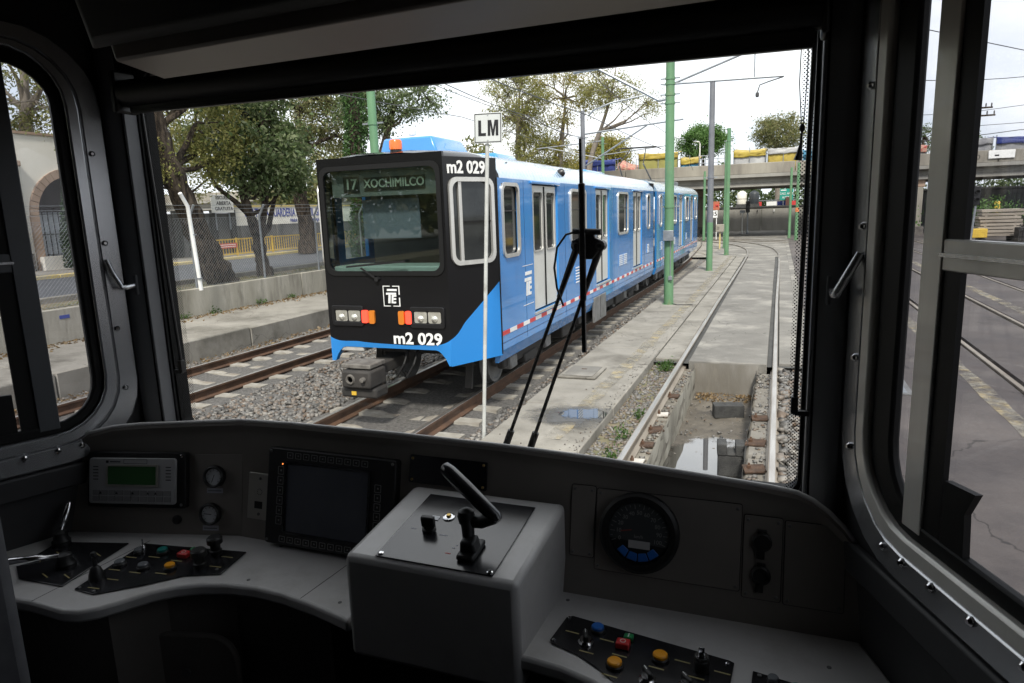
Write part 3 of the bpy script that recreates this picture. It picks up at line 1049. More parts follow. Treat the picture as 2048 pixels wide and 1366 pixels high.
def car(NB, y0, y1, wins, doors, vents, tape=True):
    holes = [(w[0], w[1], w[2], w[3]) for w in wins] + [(d[0], d[1], 1.03, 3.0) for d in doors]
    for s in (1, -1):
        NB().grid_holes(y0, y1, 0.70, 3.05, holes, s * WS, s * (WS - 0.06), 0).build('side_panel', m_blue, train)
    sill = NB()
    sill.prism([(WS - 0.0, 0.70), (WS - 0.07, 0.52), (WS - 0.12, 0.52), (WS - 0.12, 0.70)], y0, y1, 1)
    sill.build('skirt', m_blue, train)
    for (a, b_, c, d) in wins:
        o = NB()
        out, inn = rr(a - 0.015, b_ + 0.015, c - 0.015, d + 0.015, 0.12), rr(a + 0.034, b_ - 0.034, c + 0.034, d - 0.034, 0.095)
        o.ring(out, inn, WS - 0.012, WS + 0.022, 0)
        w = o.build('window', m_alu, train, smooth=True, ang=0.5)
        NB().prism(rr(a + 0.01, b_ - 0.01, c + 0.01, d - 0.01, 0.08), WS - 0.045, WS - 0.03, 0).build('pane', m_dglass, w)
        mid = lerp(c, d, 0.63)
        NB().box(WS - 0.031, WS - 0.018, a + 0.05, b_ - 0.05, mid - 0.009, mid + 0.009).build('crossbar', m_under, w)
    for (a, b_) in doors:
        h = (a + b_) / 2
        d = NB().box(WS - 0.055, WS + 0.03, a - 0.09, b_ + 0.09, 3.0, 3.045).build('door', m_blue, train, bevel=0.012)
        NB().box(WS - 0.11, WS - 0.09, a, b_, 1.03, 3.0).build('doorway', m_under, d)
        for p, q in ((a + 0.015, h - 0.006), (h + 0.006, b_ - 0.015)):
            o = NB()
            pane = rr(p + 0.10, q - 0.09, 1.98, 2.88, 0.06)
            o.ring(rr(p, q, 1.05, 2.985, 0.01), pane, WS - 0.07, WS - 0.035, 0)
            lf = o.build('leaf', m_door, d, bevel=0.006)
            o = NB()
            o.ring(rr(p + 0.075, q - 0.065, 1.955, 2.905, 0.075), pane, WS - 0.034, WS - 0.022, 0)
            o.build('pane_frame', m_alu, d)
            NB().prism(rr(p + 0.09, q - 0.08, 1.97, 2.89, 0.06), WS - 0.062, WS - 0.05, 0).build('pane', m_dglass, d)
        NB().box(WS - 0.05, WS + 0.03, a - 0.02, b_ + 0.02, 0.995, 1.028).build('step_edge', m_alu, d)
        NB().box(WS - 0.045, WS - 0.02, h - 0.02, h + 0.02, 1.06, 2.97).build('rubber_edge', m_seal, d)
    for (a, b_, z0, z1, nl) in vents:
        v = NB().prism(rr(a, b_, z0, z1, 0.01, 2), WS + 0.001, WS + 0.008, 0).build('vent', m_blue, train)
        for k in range(nl):
            z = lerp(z0 + 0.03, z1 - 0.03, k / (nl - 1))
            NB().box(WS + 0.008, WS + 0.016, a + 0.02, b_ - 0.02, z - 0.009, z + 0.009).build('louvre', m_white, v)
    if tape:
        NB().box(WS + 0.001, WS + 0.005, y0 + 0.02, y1 - 0.03, 0.905, 0.965).build('warning_tape', m_tape, train)
    u = NB()
    u.box(-1.05, 1.05, y0 + 0.5, y1 - 0.2, 0.50, 0.72)
    u.build('underframe', m_under, train)
    for k, yy in enumerate(np.arange(y0 + 3.4, y1 - 3.6, 1.15)):
        NB().box(-1.1, 1.14, yy, yy + 0.85, 0.24 + 0.06 * (k % 2), 0.50).build('equipment_box', m_under, train, bevel=0.02, seg=1)


def bogie(NB, yc):
    o = NB()
    for s in (1, -1):
        o.box(s * 0.95, s * 1.06, yc - 1.15, yc + 1.15, 0.28, 0.46)
        o.box(s * 0.90, s * 1.10, yc - 0.32, yc + 0.32, 0.20, 0.34)
    o.box(-0.9, 0.9, yc - 0.2, yc + 0.2, 0.3, 0.5)
    bg = o.build('bogie', m_under, train, bevel=0.02, seg=1)
    for dy in (-0.85, 0.85):
        for s in (1, -1):
            w = NB()
            w.lathe([(0.0, 0.0), (0.36, 0.0), (0.36, 0.025), (0.33, 0.03), (0.325, 0.12), (0.28, 0.125), (0.26, 0.10), (0.10, 0.10), (0.09, 0.16), (0.0, 0.16)],
                    (s * 0.69, yc + dy, 0.335), (s, 0, 0), 24)
            w.build('wheel', m_steelgrey, bg, smooth=True, ang=0.5)
            c = NB()
            c.box(s * 0.94, s * 1.12, yc + dy - 0.14, yc + dy + 0.14, 0.24, 0.44)
            c.build('axle_box', m_steelgrey, bg, bevel=0.02, seg=1)
            for e in (-0.22, 0.22):
                c = NB()
                c.lathe([(0.05, 0.40), (0.05, 0.55)], (s * 1.0, yc + dy + e, 0), n=8)
                c.build('spring', m_rust, bg)


N1 = oriented((TX, TY, 0), 0.0)
L1 = 13.25
car(N1, FY, L1, [(0.98, 1.62, 1.98, 2.98), (4.30, 5.36, 1.98, 2.95), (8.28, 9.42, 1.98, 2.95), (12.10, 12.55, 1.98, 2.95)],
    [(2.24, 3.54), (6.18, 7.38), (10.12, 11.34)],
    [(4.55, 4.92, 1.22, 1.55, 6), (8.35, 8.78, 1.22, 1.50, 6), (8.84, 9.27, 1.22, 1.50, 6), (12.1, 12.42, 1.28, 1.55, 6)])
N2 = oriented((-4.80, 21.45, 0), -0.008)
car(N2, 0.0, 12.4, [(0.55, 1.0, 1.98, 2.95), (3.55, 4.6, 1.98, 2.95), (7.4, 8.5, 1.98, 2.95), (11.1, 11.8, 1.98, 2.95)],
    [(1.7, 2.92), (5.5, 6.7), (9.35, 10.55)], [(0.75, 1.15, 1.22, 1.5, 6), (3.8, 4.3, 1.22, 1.5, 6), (7.6, 8.0, 1.22, 1.5, 6)])

for NBx, ysx in ((N1, (1.85, 3.95, 5.8, 7.85, 9.8, 11.75)), (N2, (1.3, 3.2, 5.1, 7.05, 9.0, 10.9))):
    for yy in ysx:
        NBx().box(WS + 0.0005, WS + 0.0025, yy - 0.004, yy + 0.004, 0.72, 3.04).build('panel_seam', m_seam, train)
    NBx().box(WS + 0.0005, WS + 0.0025, (FY if NBx is N1 else 0) + 0.03, (L1 if NBx is N1 else 12.4) - 0.03, 0.795, 0.803).build('panel_seam', m_seam, train)
# roofs
SH = [(1.31, 3.05), (1.30, 3.10), (1.262, 3.17), (1.20, 3.24), (1.11, 3.31), (0.99, 3.37), (0.84, 3.41), (0.45, 3.435)]


def roof(NB, secs, name='roof'):
    prof = SH + [(-x, z) for x, z in reversed(SH)]
    n = len(prof)
    vs, fs = [], []
    for y, kx, kz in secs:
        vs += [(x * kx, y, 3.05 + (z - 3.05) * kz) for x, z in prof]
    for i in range(len(secs) - 1):
        for k in range(n - 1):
            fs.append((i * n + k, i * n + k + 1, (i + 1) * n + k + 1, (i + 1) * n + k))
    fs.append(tuple(range(n)))
    fs.append(tuple(range((len(secs) - 1) * n, len(secs) * n)))
    o = NB()
    o.add(vs, fs)
    return o.build(name, m_roof_skypale, train, smooth=True, ang=0.9)


roof(N1, [(FY + 0.10, 1, 1)] + [(y, 1, 1) for y in np.linspace(2, L1, 8)])
roof(N2, [(y, 1, 1) for y in np.linspace(0, 12.4, 8)])
o = N1()
prof = SH + [(-x, z) for x, z in reversed(SH)]
n = len(prof)
secs = [(0.06, FS / WS, 0.86), (0.22, 0.78, 0.96), (0.55, 0.90, 1.0), (FY + 0.10, 1, 1)]
vs, fs = [], []
for y, kx, kz in secs:
    vs += [(x * kx, y, 3.05 + (z - 3.05) * kz) for x, z in prof]
for i in range(len(secs) - 1):
    for k in range(n - 1):
        fs.append((i * n + k, i * n + k + 1, (i + 1) * n + k + 1, (i + 1) * n + k))
o.add(vs, fs)
o.build('cab_roof', m_tblack, train, smooth=True, ang=0.9)

# flat front with the windscreen opening, coupler arch along the bottom edge
o = N1()
o.grid_holes(-FS, FS, 0.92, 3.36, [(-0.86, 0.86, 1.86, 3.22)], 0.0, 0.05, 1)
o.build('front_panel', m_front, train)
xs = np.linspace(-FS, FS, 40)
lowz = [0.64 if abs(x) > 0.865 else 0.64 + 0.205 * min(1, (0.865 - abs(x)) / 0.14) ** 0.5 for x in xs]
o = N1()
vs = [(x, 0.0, 0.92) for x in xs] + [(x, 0.012, z) for x, z in zip(xs, lowz)] + [(x, 0.09, z) for x, z in zip(xs, lowz)]
n = len(xs)
o.add(vs, [(i, i + 1, n + i + 1, n + i) for i in range(n - 1)] + [(n + i, n + i + 1, 2 * n + i + 1, 2 * n + i) for i in range(n - 1)])
o.build('front_apron', m_front, train, smooth=True, ang=0.6)
# angled corners
for s in (1, -1):
    FL = math.hypot(WS - FS, FY)
    ex = Vector(((WS - FS) * s, FY, 0)) / FL
    nrm = Vector((FY * s, -(WS - FS), 0)) / FL
    o = B((TX + s * FS, TY, 0), ex, (0, 0, 1), nrm)
    o.grid_holes(0, FL, 0.64, 3.30, [(0.10, 0.80, 1.97, 3.02)], -0.05, 0.0, 2)
    o.build('corner_panel', m_front, train)
    o = B((TX + s * FS, TY, 0), ex, (0, 0, 1), nrm)
    o.ring(rr(0.07, 0.83, 1.94, 3.05, 0.13), rr(0.125, 0.775, 1.995, 2.995, 0.10), -0.01, 0.03)
    w = o.build('cab_window', m_alu, train, smooth=True, ang=0.5)
    B((TX + s * FS, TY, 0), ex, (0, 0, 1), nrm).prism(rr(0.09, 0.81, 1.96, 3.03, 0.1), -0.035, -0.02).build('pane', m_dglass, w)
    B((TX + s * FS, TY, 0), ex, (0, 0, 1), nrm).box(0.235, 0.285, 1.99, 3.0, -0.02, 0.008).build('mullion', m_alu, w)
    B((TX + s * FS, TY, 0), ex, (0, 0, 1), nrm).box(0.285, 0.78, 2.48, 2.50, -0.02, 0.0).build('sliding_rail', m_seal, w)
    if s == 1:
        text('fleet_number', 'm2 029', 0.215, m_white, train, (TX + s * FS + ex.x * 0.385 + nrm.x * 0.004, TY + ex.y * 0.385 + nrm.y * 0.004, 3.165), ex, (0, 0, 1), 0.003, 0.006, sx=0.98)
    o = B((TX, TY, 0))
    o.box(s * WS - 0.02, s * WS + 0.006 * s, FY - 0.012, FY + 0.012, 0.66, 3.05)
    o.build('body_seam', m_seal, train)

# windscreen, its seal, and what shows behind it
o = N1(); o.ring(rr(-0.895, 0.895, 1.825, 3.255, 0.13), rr(-0.835, 0.835, 1.885, 3.195, 0.11), -0.016, 0.012, 1)
o.build('windscreen_seal', m_seal, train, smooth=True, ang=0.5)
ws = N1().prism(rr(-0.86, 0.86, 1.86, 3.22, 0.1), 0.013, 0.019, 1).build('windscreen', m_screen_glass, train)
o = N1()
o.box(-1.15, 1.15, 1.62, 1.66, 0.9, 3.3)
o.box(-0.85, 0.85, 0.1, 1.62, 1.0, 1.03)
o.build('cab_bulkhead', mat('cab_bulkhead_grey', (0.11, 0.115, 0.105), (0.08, 0.085, 0.078), 2, 0.8), train)
N1().box(-0.82, 0.82, 0.06, 0.62, 1.80, 1.945).build('cab_dashboard', m_mintl, train, bevel=0.02)
N1().box(-0.45, 0.42, 0.30, 0.31, 2.30, 2.82).build('cab_sunblind', m_shade, train)
sb = N1().box(-0.79, 0.79, 0.12, 0.30, 2.86, 3.19).build('destination_box', m_mint, train)
N1().box(-0.28, 0.62, 0.105, 0.118, 2.93, 3.10).build('destination_blind', m_black, sb)
N1().box(-0.60, -0.36, 0.105, 0.118, 2.91, 3.12).build('route_blind', m_black, sb)
text('destination_text', 'XOCHIMILCO', 0.155, m_signtxt, sb, (TX + 0.17, TY + 0.10, 3.015), (1, 0, 0), (0, 0, 1), 0.002, 0.003, sx=0.92)
text('route_text', '17', 0.19, m_signtxt, sb, (TX - 0.48, TY + 0.10, 3.015), (1, 0, 0), (0, 0, 1), 0.002, 0.004)
N1().box(0.40, 0.60, 0.9, 1.25, 1.95, 2.62).build('cab_seat', m_under, train, bevel=0.06)
# wiper of the train
o = N1()
o.bar((-0.10, -0.03, 1.78), (-0.33, -0.04, 1.93), 0.02, 0.02)
o.bar((-0.55, -0.045, 1.945), (0.35, -0.045, 2.015), 0.015, 0.025)
o.lathe([(0.035, 0), (0.03, 0.05)], (-0.10, 0, 1.78), (0, -1, 0), 12)
o.build('wiper', m_black, train)

# lamps
for s in (-1, 1):
    o = N1(); o.ring(rr(s * 0.61 - 0.25, s * 0.61 + 0.25, 1.14, 1.42, 0.03, 2), rr(s * 0.61 - 0.205, s * 0.61 + 0.205, 1.20, 1.36, 0.015, 2), -0.025, 0.01, 1)
    h = o.build('headlight', m_tblack, train, bevel=0.006)
    for k in (-1, 1):
        xc = s * 0.61 + k * 0.102
        N1().prism(rr(xc - 0.092, xc + 0.092, 1.205, 1.355, 0.02, 3), -0.012, -0.004, 1).build('lens', m_lamp, h)
        o = N1(); o.lathe([(0.05, 0.0), (0.035, 0.02), (0.0, 0.03)], (xc, -0.012, 1.26), (0, -1, 0), 14)
        o.build('bulb_cover', m_lamp, h, smooth=True)
    N1().prism(rr(s * 0.335 - 0.045, s * 0.335 + 0.045, 1.19, 1.36, 0.02, 3), -0.03, 0.0, 1).build('tail_light', m_red, train)
    N1().prism(rr(s * 0.225 - 0.042, s * 0.225 + 0.042, 1.18, 1.36, 0.02, 3), -0.03, 0.0, 1).build('indicator', m_orange, train)
text('fleet_number', 'm2 029', 0.215, m_white, train, (TX + 0.44, TY - 0.004, 0.985), (1, 0, 0), (0, 0, 1), 0.003, 0.006, sx=1.12)


def te_logo(o, ex, ez, nrm, s, parent, frame=True):
    """the operator's slanted T and E, with corner brackets"""
    b = B(o, ex, ez, nrm)
    def bar(pts):
        b.prism(pts, 0.0, 0.006)
    k = 0.10
    def sk(x, z):
        return ((x + k * (z - 0.5)) * s, (z - 0.5) * s)
    bar([sk(-0.38, 0.86), sk(0.40, 0.86), sk(0.40, 1.0), sk(-0.38, 1.0)])
    bar([sk(-0.44, 0.60), sk(0.36, 0.60), sk(0.36, 0.74), sk(-0.44, 0.74)])
    bar([sk(-0.24, 0.0), sk(-0.07, 0.0), sk(-0.07, 0.58), sk(-0.24, 0.58)])
    bar([sk(0.02, 0.0), sk(0.16, 0.0), sk(0.16, 0.58), sk(0.02, 0.58)])
    for z in (0.0, 0.24, 0.46):
        bar([sk(0.17, z), sk(0.38, z), sk(0.38, z + 0.12), sk(0.17, z + 0.12)])
    b.build('operator_logo', m_white, parent)
    if frame:
        b = B(o, ex, ez, nrm)
        h = 0.72 * s
        w_ = 0.66 * s
        t = 0.05 * s
        for zz in (-h, h - t):
            b.box(-w_, -0.10 * s, zz, zz + t, 0, 0.005)
            b.box(0.10 * s, w_, zz, zz + t, 0, 0.005)
        b.box(w_ - 1.6 * t, w_, -h + t, -0.1 * s, 0, 0.005)
        b.box(w_ - 1.6 * t, w_, 0.1 * s, h - t, 0, 0.005)
        b.box(-w_, -w_ + t, -h + t, h - t, 0, 0.005)
        b.build('logo_bracket', m_white, parent)


te_logo((TX + 0.09, TY - 0.001, 1.555), (1, 0, 0), (0, 0, 1), (0, -1, 0), 0.19, train)
te_logo((TX + WS + 0.001, TY + 1.95, 1.52), (0, 1, 0), (0, 0, 1), (1, 0, 0), 0.36, train, False)
for z in (1.20, 1.79):
    N1().box(WS + 0.001, WS + 0.004, 1.72, 2.18, z, z + 0.008).build('logo_line', m_white, train)

# roof gear: beacon, equipment boxes, lamp, pantograph
o = N1(); o.lathe([(0.075, 0.0), (0.075, 0.035), (0.06, 0.04)], (0.12, 0.30, 3.405), n=16); o.build('beacon_base', m_black, train)
o = N1(); o.lathe([(0.085, 0.0), (0.085, 0.10), (0.07, 0.125), (0.0, 0.13)], (0.12, 0.30, 3.445), n=18); o.build('beacon', m_beacon, train, smooth=True, ang=0.6)
for (a, c, w_, h, nm) in ((0.82, 1.95, 0.46, 0.24, 'roof_unit'), (3.0, 4.0, 0.50, 0.15, 'roof_unit'), (8.0, 9.8, 0.7, 0.08, 'roof_unit')):
    o = N1()
    o.hexa([(-w_, a, 3.42), (w_, a, 3.42), (w_, c, 3.42), (-w_, c, 3.42)],
           [(-w_ + 0.06, a + 0.05, 3.42 + h), (w_ - 0.10, a + 0.05, 3.42 + h), (w_ - 0.10, c - 0.12, 3.42 + h), (-w_ + 0.06, c - 0.12, 3.42 + h)])
    u = o.build(nm, m_blue, train, bevel=0.03)
o = N1(); o.lathe([(0.05, 0), (0.05, 0.06), (0.03, 0.09), (0.0, 0.095)], (0.02, 0.95, 3.69), n=12); o.build('roof_aerial', m_white, train)
o = N1(); o.lathe([(0.075, 0), (0.075, 0.05), (0.05, 0.09), (0.0, 0.1)], (1.20, 4.05, 3.22), (0.8, 0, 0.4), 14); o.build('roof_lamp', m_black, train, smooth=True)
pan = N2().box(-0.6, 0.6, 2.6, 4.2, 3.46, 3.52).build('pantograph', m_steelgrey, train)
for s in (-1, 1):
    o = N2(); o.tube([(s * 0.5, 4.0, 3.52), (s * 0.42, 2.75, 4.05)], 0.025, 8); o.build('lower_arm', m_steelgrey, pan)
    o = N2(); o.tube([(s * 0.42, 2.75, 4.05), (s * 0.28, 4.1, 4.66)], 0.018, 8); o.build('upper_arm', m_under, pan)
    o = N2(); o.tube([(-0.8, 4.1 + 0.14 * s, 4.62), (-0.65, 4.1 + 0.14 * s, 4.70), (0.65, 4.1 + 0.14 * s, 4.70), (0.8, 4.1 + 0.14 * s, 4.62)], 0.018, 6); o.build('collector_strip', m_under, pan)
o = N2(); o.box(-0.5, 0.5, 10.2, 11.6, 3.44, 3.66); o.build('roof_unit', m_steelgrey, train, bevel=0.03)
# articulation, grey locker panel, coupler, bogies
o = N1()
for k in range(6):
    w_ = 1.18 if k % 2 else 1.26
    o.box(-w_, w_, L1 + k * 0.062, L1 + (k + 1) * 0.062, 0.75, 3.28)
o.build('bellows', m_seal, train)
lk = N1().box(WS - 0.03, WS + 0.02, 5.9, 6.95, 0.26, 0.78).build('locker_panel', m_steelgrey, train, bevel=0.01)
o = N1()
o.box(WS + 0.02, WS + 0.026, 6.42, 6.43, 0.30, 0.76)
o.build('panel_seam', m_black, lk)
m_rustgrey = mat('grimy_coupler', (0.16, 0.15, 0.135), (0.07, 0.062, 0.055), 9, 0.8, bump=0.4)
NC = oriented((TX - 0.17, TY, 0.075), 0.0)
cp = NC().box(-0.15, 0.13, -0.12, 0.6, 0.44, 0.60).build('coupler', m_under, train, bevel=0.02)
NC().box(-0.27, 0.17, -0.50, -0.12, 0.59, 0.65).build('coupler_plate', m_rustgrey, cp, bevel=0.012)
NC().box(-0.24, 0.20, -0.56, -0.16, 0.34, 0.575).build('coupler_head', m_under, cp, bevel=0.03)
NC().box(-0.30, 0.24, -0.50, -0.20, 0.20, 0.335).build('contact_box', m_under, cp, bevel=0.03)
o = NC(); o.lathe([(0.07, 0), (0.06, 0.02), (0.045, 0.02), (0.03, -0.02), (0, -0.03)], (-0.10, -0.56, 0.46), (0, -1, 0), 16); o.build('funnel', m_rustgrey, cp, smooth=True)
o = NC(); o.lathe([(0.035, 0), (0.03, 0.05), (0.0, 0.055)], (0.10, -0.56, 0.47), (0, -1, 0), 12); o.build('guide_pin', m_rustgrey, cp, smooth=True)
NC().box(-0.13, -0.06, -0.512, -0.502, 0.24, 0.29).build('yellow_mark', mat('yellow_mark', (0.60, 0.38, 0.04), rough=0.6), cp)
for x0 in (0.35, 0.50):
    o = NC(); o.tube([(x0, 0.22, 0.76), (x0, 0.05, 0.55), (x0 - 0.08, 0.0, 0.40), (x0 - 0.2, 0.15, 0.42)], 0.018, 8); o.build('air_hose', m_seal, cp)
o = NC(); o.box(-0.62, -0.25, 0.02, 0.28, 0.70, 0.84); o.build('jumper_box', m_steelplate_t, cp, bevel=0.02)
for s in (-1, 1):
    o = N1()
    o.bar((s * 0.75, 0.95, 0.6), (s * 0.75, 0.85, 0.12), 0.10, 0.05)
    o.build('rail_guard', m_under, train)
for yc in (2.6, 10.9):
    bogie(N1, yc)
for yc in (2.2, 9.9):
    bogie(N2, yc)

# ------------------------------------------------------------------ street side on the left
m_kerb = mat('yellow_kerb_paint', (0.55, 0.42, 0.12), (0.42, 0.37, 0.25), 2.5, 0.8)
m_yrail = mat('yellow_railing_paint', (0.62, 0.42, 0.05), (0.52, 0.35, 0.05), 4, 0.5)
m_plaster = mat('white_plaster', (0.72, 0.70, 0.64), (0.62, 0.60, 0.54), 0.9, 0.9, c3=(0.50, 0.48, 0.42), scale3=0.5, lo3=0.58, hi3=0.85)
m_cream = mat('cream_plaster', (0.78, 0.75, 0.66), (0.71, 0.68, 0.59), 0.6, 0.9)
m_basewall = mat('grimy_grey_wall', (0.11, 0.11, 0.11), (0.07, 0.07, 0.07), 1.5, 0.9, bump=0.3, c3=(0.16, 0.155, 0.15), scale3=0.8)
m_stonebase = mat('rough_stone_base', (0.15, 0.135, 0.12), (0.08, 0.072, 0.066), 4, 0.95, bump=0.8, bscale=9, bdist=0.05)
m_tan = mat('tan_stone', (0.40, 0.29, 0.21), (0.31, 0.22, 0.16), 3, 0.9, bump=0.2)
m_bluepaint = mat('blue_lettering', (0.05, 0.07, 0.27), rough=0.7)
m_iron = mat('black_iron', (0.02, 0.02, 0.02), rough=0.6)
m_gate = mat('pale_gate_sheet', (0.55, 0.60, 0.63), (0.46, 0.50, 0.53), 3, 0.6)
m_darkroom = mat('interior_shade', (0.035, 0.025, 0.022), (0.025, 0.018, 0.016), 3, 0.8)

lp = thing('side_platform', (-12.2, 12, 0), 'pale cracked concrete platform below the retaining wall', 'platform')
lp['kind'] = 'structure'
for a, c in ((-4, 3.4), (3.4, 7.5), (7.5, 12.0), (12.0, 16.5), (16.5, 21), (21, 26), (26, 33), (33, 45)):
    e = [-10.98 + R.uniform(-0.03, 0.05), -10.98 + R.uniform(-0.03, 0.05)]
    b = B()
    b.hexa([(-13.3, a + 0.01, -0.6), (e[0], a + 0.01, -0.6), (e[1], c - 0.01, -0.6), (-13.3, c - 0.01, -0.6)],
           [(-13.3, a + 0.01, 0.33 + R.uniform(-0.01, 0.01)), (e[0], a + 0.01, 0.25 + R.uniform(-0.012, 0.01)), (e[1], c - 0.01, 0.25 + R.uniform(-0.012, 0.01)), (-13.3, c - 0.01, 0.33)])
    b.build('slab', m_concrete, lp, bevel=0.02, seg=1)
emb = B()
emb.box(-75, -13.5, -60, 120, -0.7, 0.92)
tag(emb.build('street_ground', m_soil), kind='structure')
wall = thing('retaining_wall', (-13.4, 12, 0), 'low stained concrete retaining wall behind the side platform', 'wall')
ys = [-6, -1.6, 2.8, 7.2, 11.9, 16.9, 21.9, 26.9, 31.9, 36.9, 44]
for a, c in zip(ys[:-1], ys[1:]):
    B().box(-13.52, -13.30, a + 0.012, c - 0.012, 0.2, 1.0).build('panel', m_wallc, wall, bevel=0.012, seg=1)
b = B()
b.box(-13.3, -13.292, 9.35, 9.56, 0.80, 0.87)
b.build('blue_sticker', m_bluepaint, wall)

n = 1700
pts = np.stack([-13.28 + np.abs(NP.normal(0, 0.22, n)), NP.uniform(5, 24, n), np.full(n, 0.335)], 1)
pts[:, 2] -= (pts[:, 0] + 13.3) * 0.034 - 0.006
tag(scatter_leaves('leaf_litter', pts, 0.035, m_litter, None, 2.0), 'brown dead leaves along the foot of the retaining wall', 'leaves', kind='stuff')
n = 1100
pts = np.stack([NP.uniform(-10.95, -10.25, n), NP.uniform(6, 20, n), np.full(n, -0.15)], 1)
tag(scatter_leaves('fallen_leaves', pts, 0.035, m_litter, None, 2.0), 'brown dead leaves between the far rail and the platform edge', 'leaves', kind='stuff')
m_grass = leaf_mat('dry_grass', [(0.13, 0.13, 0.045), (0.22, 0.18, 0.08), (0.10, 0.13, 0.03), (0.28, 0.22, 0.11)], 0.25)
n = 9000
pts = np.stack([NP.uniform(-15.2, -13.55, n), NP.uniform(2, 34, n), np.full(n, 0.935)], 1)
keep = np.sin(pts[:, 0] * 3.1 + 1) + np.sin(pts[:, 1] * 1.7) + NP.normal(0, 0.6, n) > -0.3
tag(scatter_leaves('grass', pts[keep], 0.055, m_grass, None, 1.5, 0.18), 'dry patchy grass on the verge between wall and road', 'grass', kind='stuff')
for k, (y, lb) in enumerate(((13.3, 'small green weed at the wall foot near the panel joint'), (15.0, 'tuft of weed at the wall foot below the fence'),
                             (16.3, 'weed sprig at the wall foot beside dead leaves'), (12.35, 'thin grass tuft at the wall foot close to the cab pillar'))):
    t = thing('weed_plant', (-13.2, y, 0.33), lb, 'weed', 'weeds at the wall foot')
    pts = NP.normal(0, 1, (60, 3)) * np.array([0.05, 0.09, 0.04]) + np.array([-13.2, y, 0.40])
    scatter_leaves('foliage', pts, 0.03, m_weed, t, 1.0)
    b = B()
    b.tube([(-13.2, y, 0.32), (-13.19, y + 0.02, 0.42)], 0.004, 4)
    b.build('stem', m_weed, t)

road = sheet('road', -22.4, -15.45, -60, 120, 0.935, m_asphalt)
tag(road, kind='structure')
for (x0, x1, nm, mm) in ((-15.45, -15.28, 'kerb', m_concrete), (-22.62, -22.4, 'yellow_kerb', m_kerb)):
    k_ = thing(nm, (x0, 15, 0.9), 'kerb', 'kerb')
    k_['label'] = 'worn grey kerb along the near side of the road' if nm == 'kerb' else 'yellow painted kerb along the far side of the road'
    k_['kind'] = 'structure'
    for j in range(24):
        B().box(x0, x1, -6 + j * 2.2, -6 + j * 2.2 + 2.185, 0.8, 1.05).build('kerb_stone', mm, k_, bevel=0.02, seg=1)
tag(B().box(-60, -22.62, -60, 120, 0.8, 1.06).build('sidewalk', m_concrete), kind='structure')

# chain-link fence on the wall
fen = thing('chain_link_fence', (-13.42, 12, 1.0), 'chain link fence with steel posts standing on the retaining wall', 'fence')
posts = [-4.2 + 2.46 * k for k in range(18)]
for y in posts:
    b = B()
    b.tube([(-13.42, y, 0.95), (-13.42, y, 2.70), (-13.22, y, 3.02)], 0.03, 8)
    b.build('post', m_galv, fen, smooth=True)
y0, y1, z0, z1 = posts[0], posts[-1], 1.02, 2.68
vs, fs = [], []
r = 0.0024
H = z1 - z0
st = 0.085
def strand(ya, za, yb, zb):
    k = len(vs)
    for (y, z) in ((ya, za), (yb, zb)):
        vs.extend([(-13.42 + r, y, z), (-13.42 - r, y - r, z + r), (-13.42 - r, y + r, z - r)])
    for i in range(3):
        j = (i + 1) % 3
        fs.append((k + i, k + j, k + 3 + j, k + 3 + i))
t = y0 - H
while t < y1:
    a0, a1 = max(t, y0), min(t + H, y1)
    if a1 > a0:
        strand(a0, z0 + (a0 - t), a1, z0 + (a1 - t))
        strand(a0, z1 - (a0 - t), a1, z1 - (a1 - t))
    t += st
ms = np_mesh('wire_mesh', vs, fs, m_galv, fen)
ms['kind'] = 'stuff'
for z, x in ((2.70, -13.42), (2.82, -13.34), (2.92, -13.28), (3.01, -13.22), (1.03, -13.42)):
    b = B()
    b.tube([(x, y0, z), (x, y1, z)], 0.004, 4)
    b.build('strand_wire', m_galv, fen)
wp = thing('steel_post', (-13.1, 12.75, 1.0), 'white painted steel post with bent top leaning in front of the fence', 'post')
b = B()
b.tube([(-13.05, 12.78, 0.98), (-13.03, 12.70, 2.10), (-13.02, 12.64, 2.98), (-12.98, 12.42, 3.28)], [0.05, 0.048, 0.046, 0.044], 12)
b.build('shaft', m_white, wp, smooth=True, ang=0.9)
for z in (1.25, 2.3):
    b = B()
    b.lathe([(0.068, 0), (0.068, 0.03)], (-13.045 + 0.01 * z, 12.765 - 0.03 * (z - 1), z), n=12)
    b.build('clamp_band', m_galv, wp)

# yellow railing beyond the road
rail = thing('yellow_railing', (-22.9, 26, 1.06), 'yellow steel railing along the far pavement of the road', 'railing')
ya, yb = 22.4, 44.0
for z in (1.14, 1.80):
    B().bar((-22.9, ya, z), (-22.9, yb, z), 0.05, 0.05).build('rail', m_yrail, rail)
bar_me = None
y = ya
k = 0
while y < yb:
    if k % 14 == 0:
        B().box(-22.94, -22.86, y - 0.035, y + 0.035, 1.06, 1.86).build('post', m_yrail, rail)
    else:
        if bar_me is None:
            o = B().box(-22.912, -22.888, y - 0.014, y + 0.014, 1.15, 1.79).build('bar', m_yrail, rail)
            bar_me, by0 = o, y
        else:
            o = bar_me.copy()
            COL.objects.link(o)
            o.parent = rail
            o.location = (0, y - by0, 0)
    y += 0.17
    k += 1
sg = thing('warning_banner', (-22.84, 24.0, 1.5), 'small red and white warning board tied to the yellow railing', 'sign')
B().box(-22.85, -22.84, 23.55, 24.75, 1.42, 1.64).build('board', mat('red_board', (0.55, 0.09, 0.06), rough=0.6), sg)
for z in (1.475, 1.56):
    B().box(-22.839, -22.835, 23.65, 24.65, z, z + 0.03).build('white_line', m_white, sg)

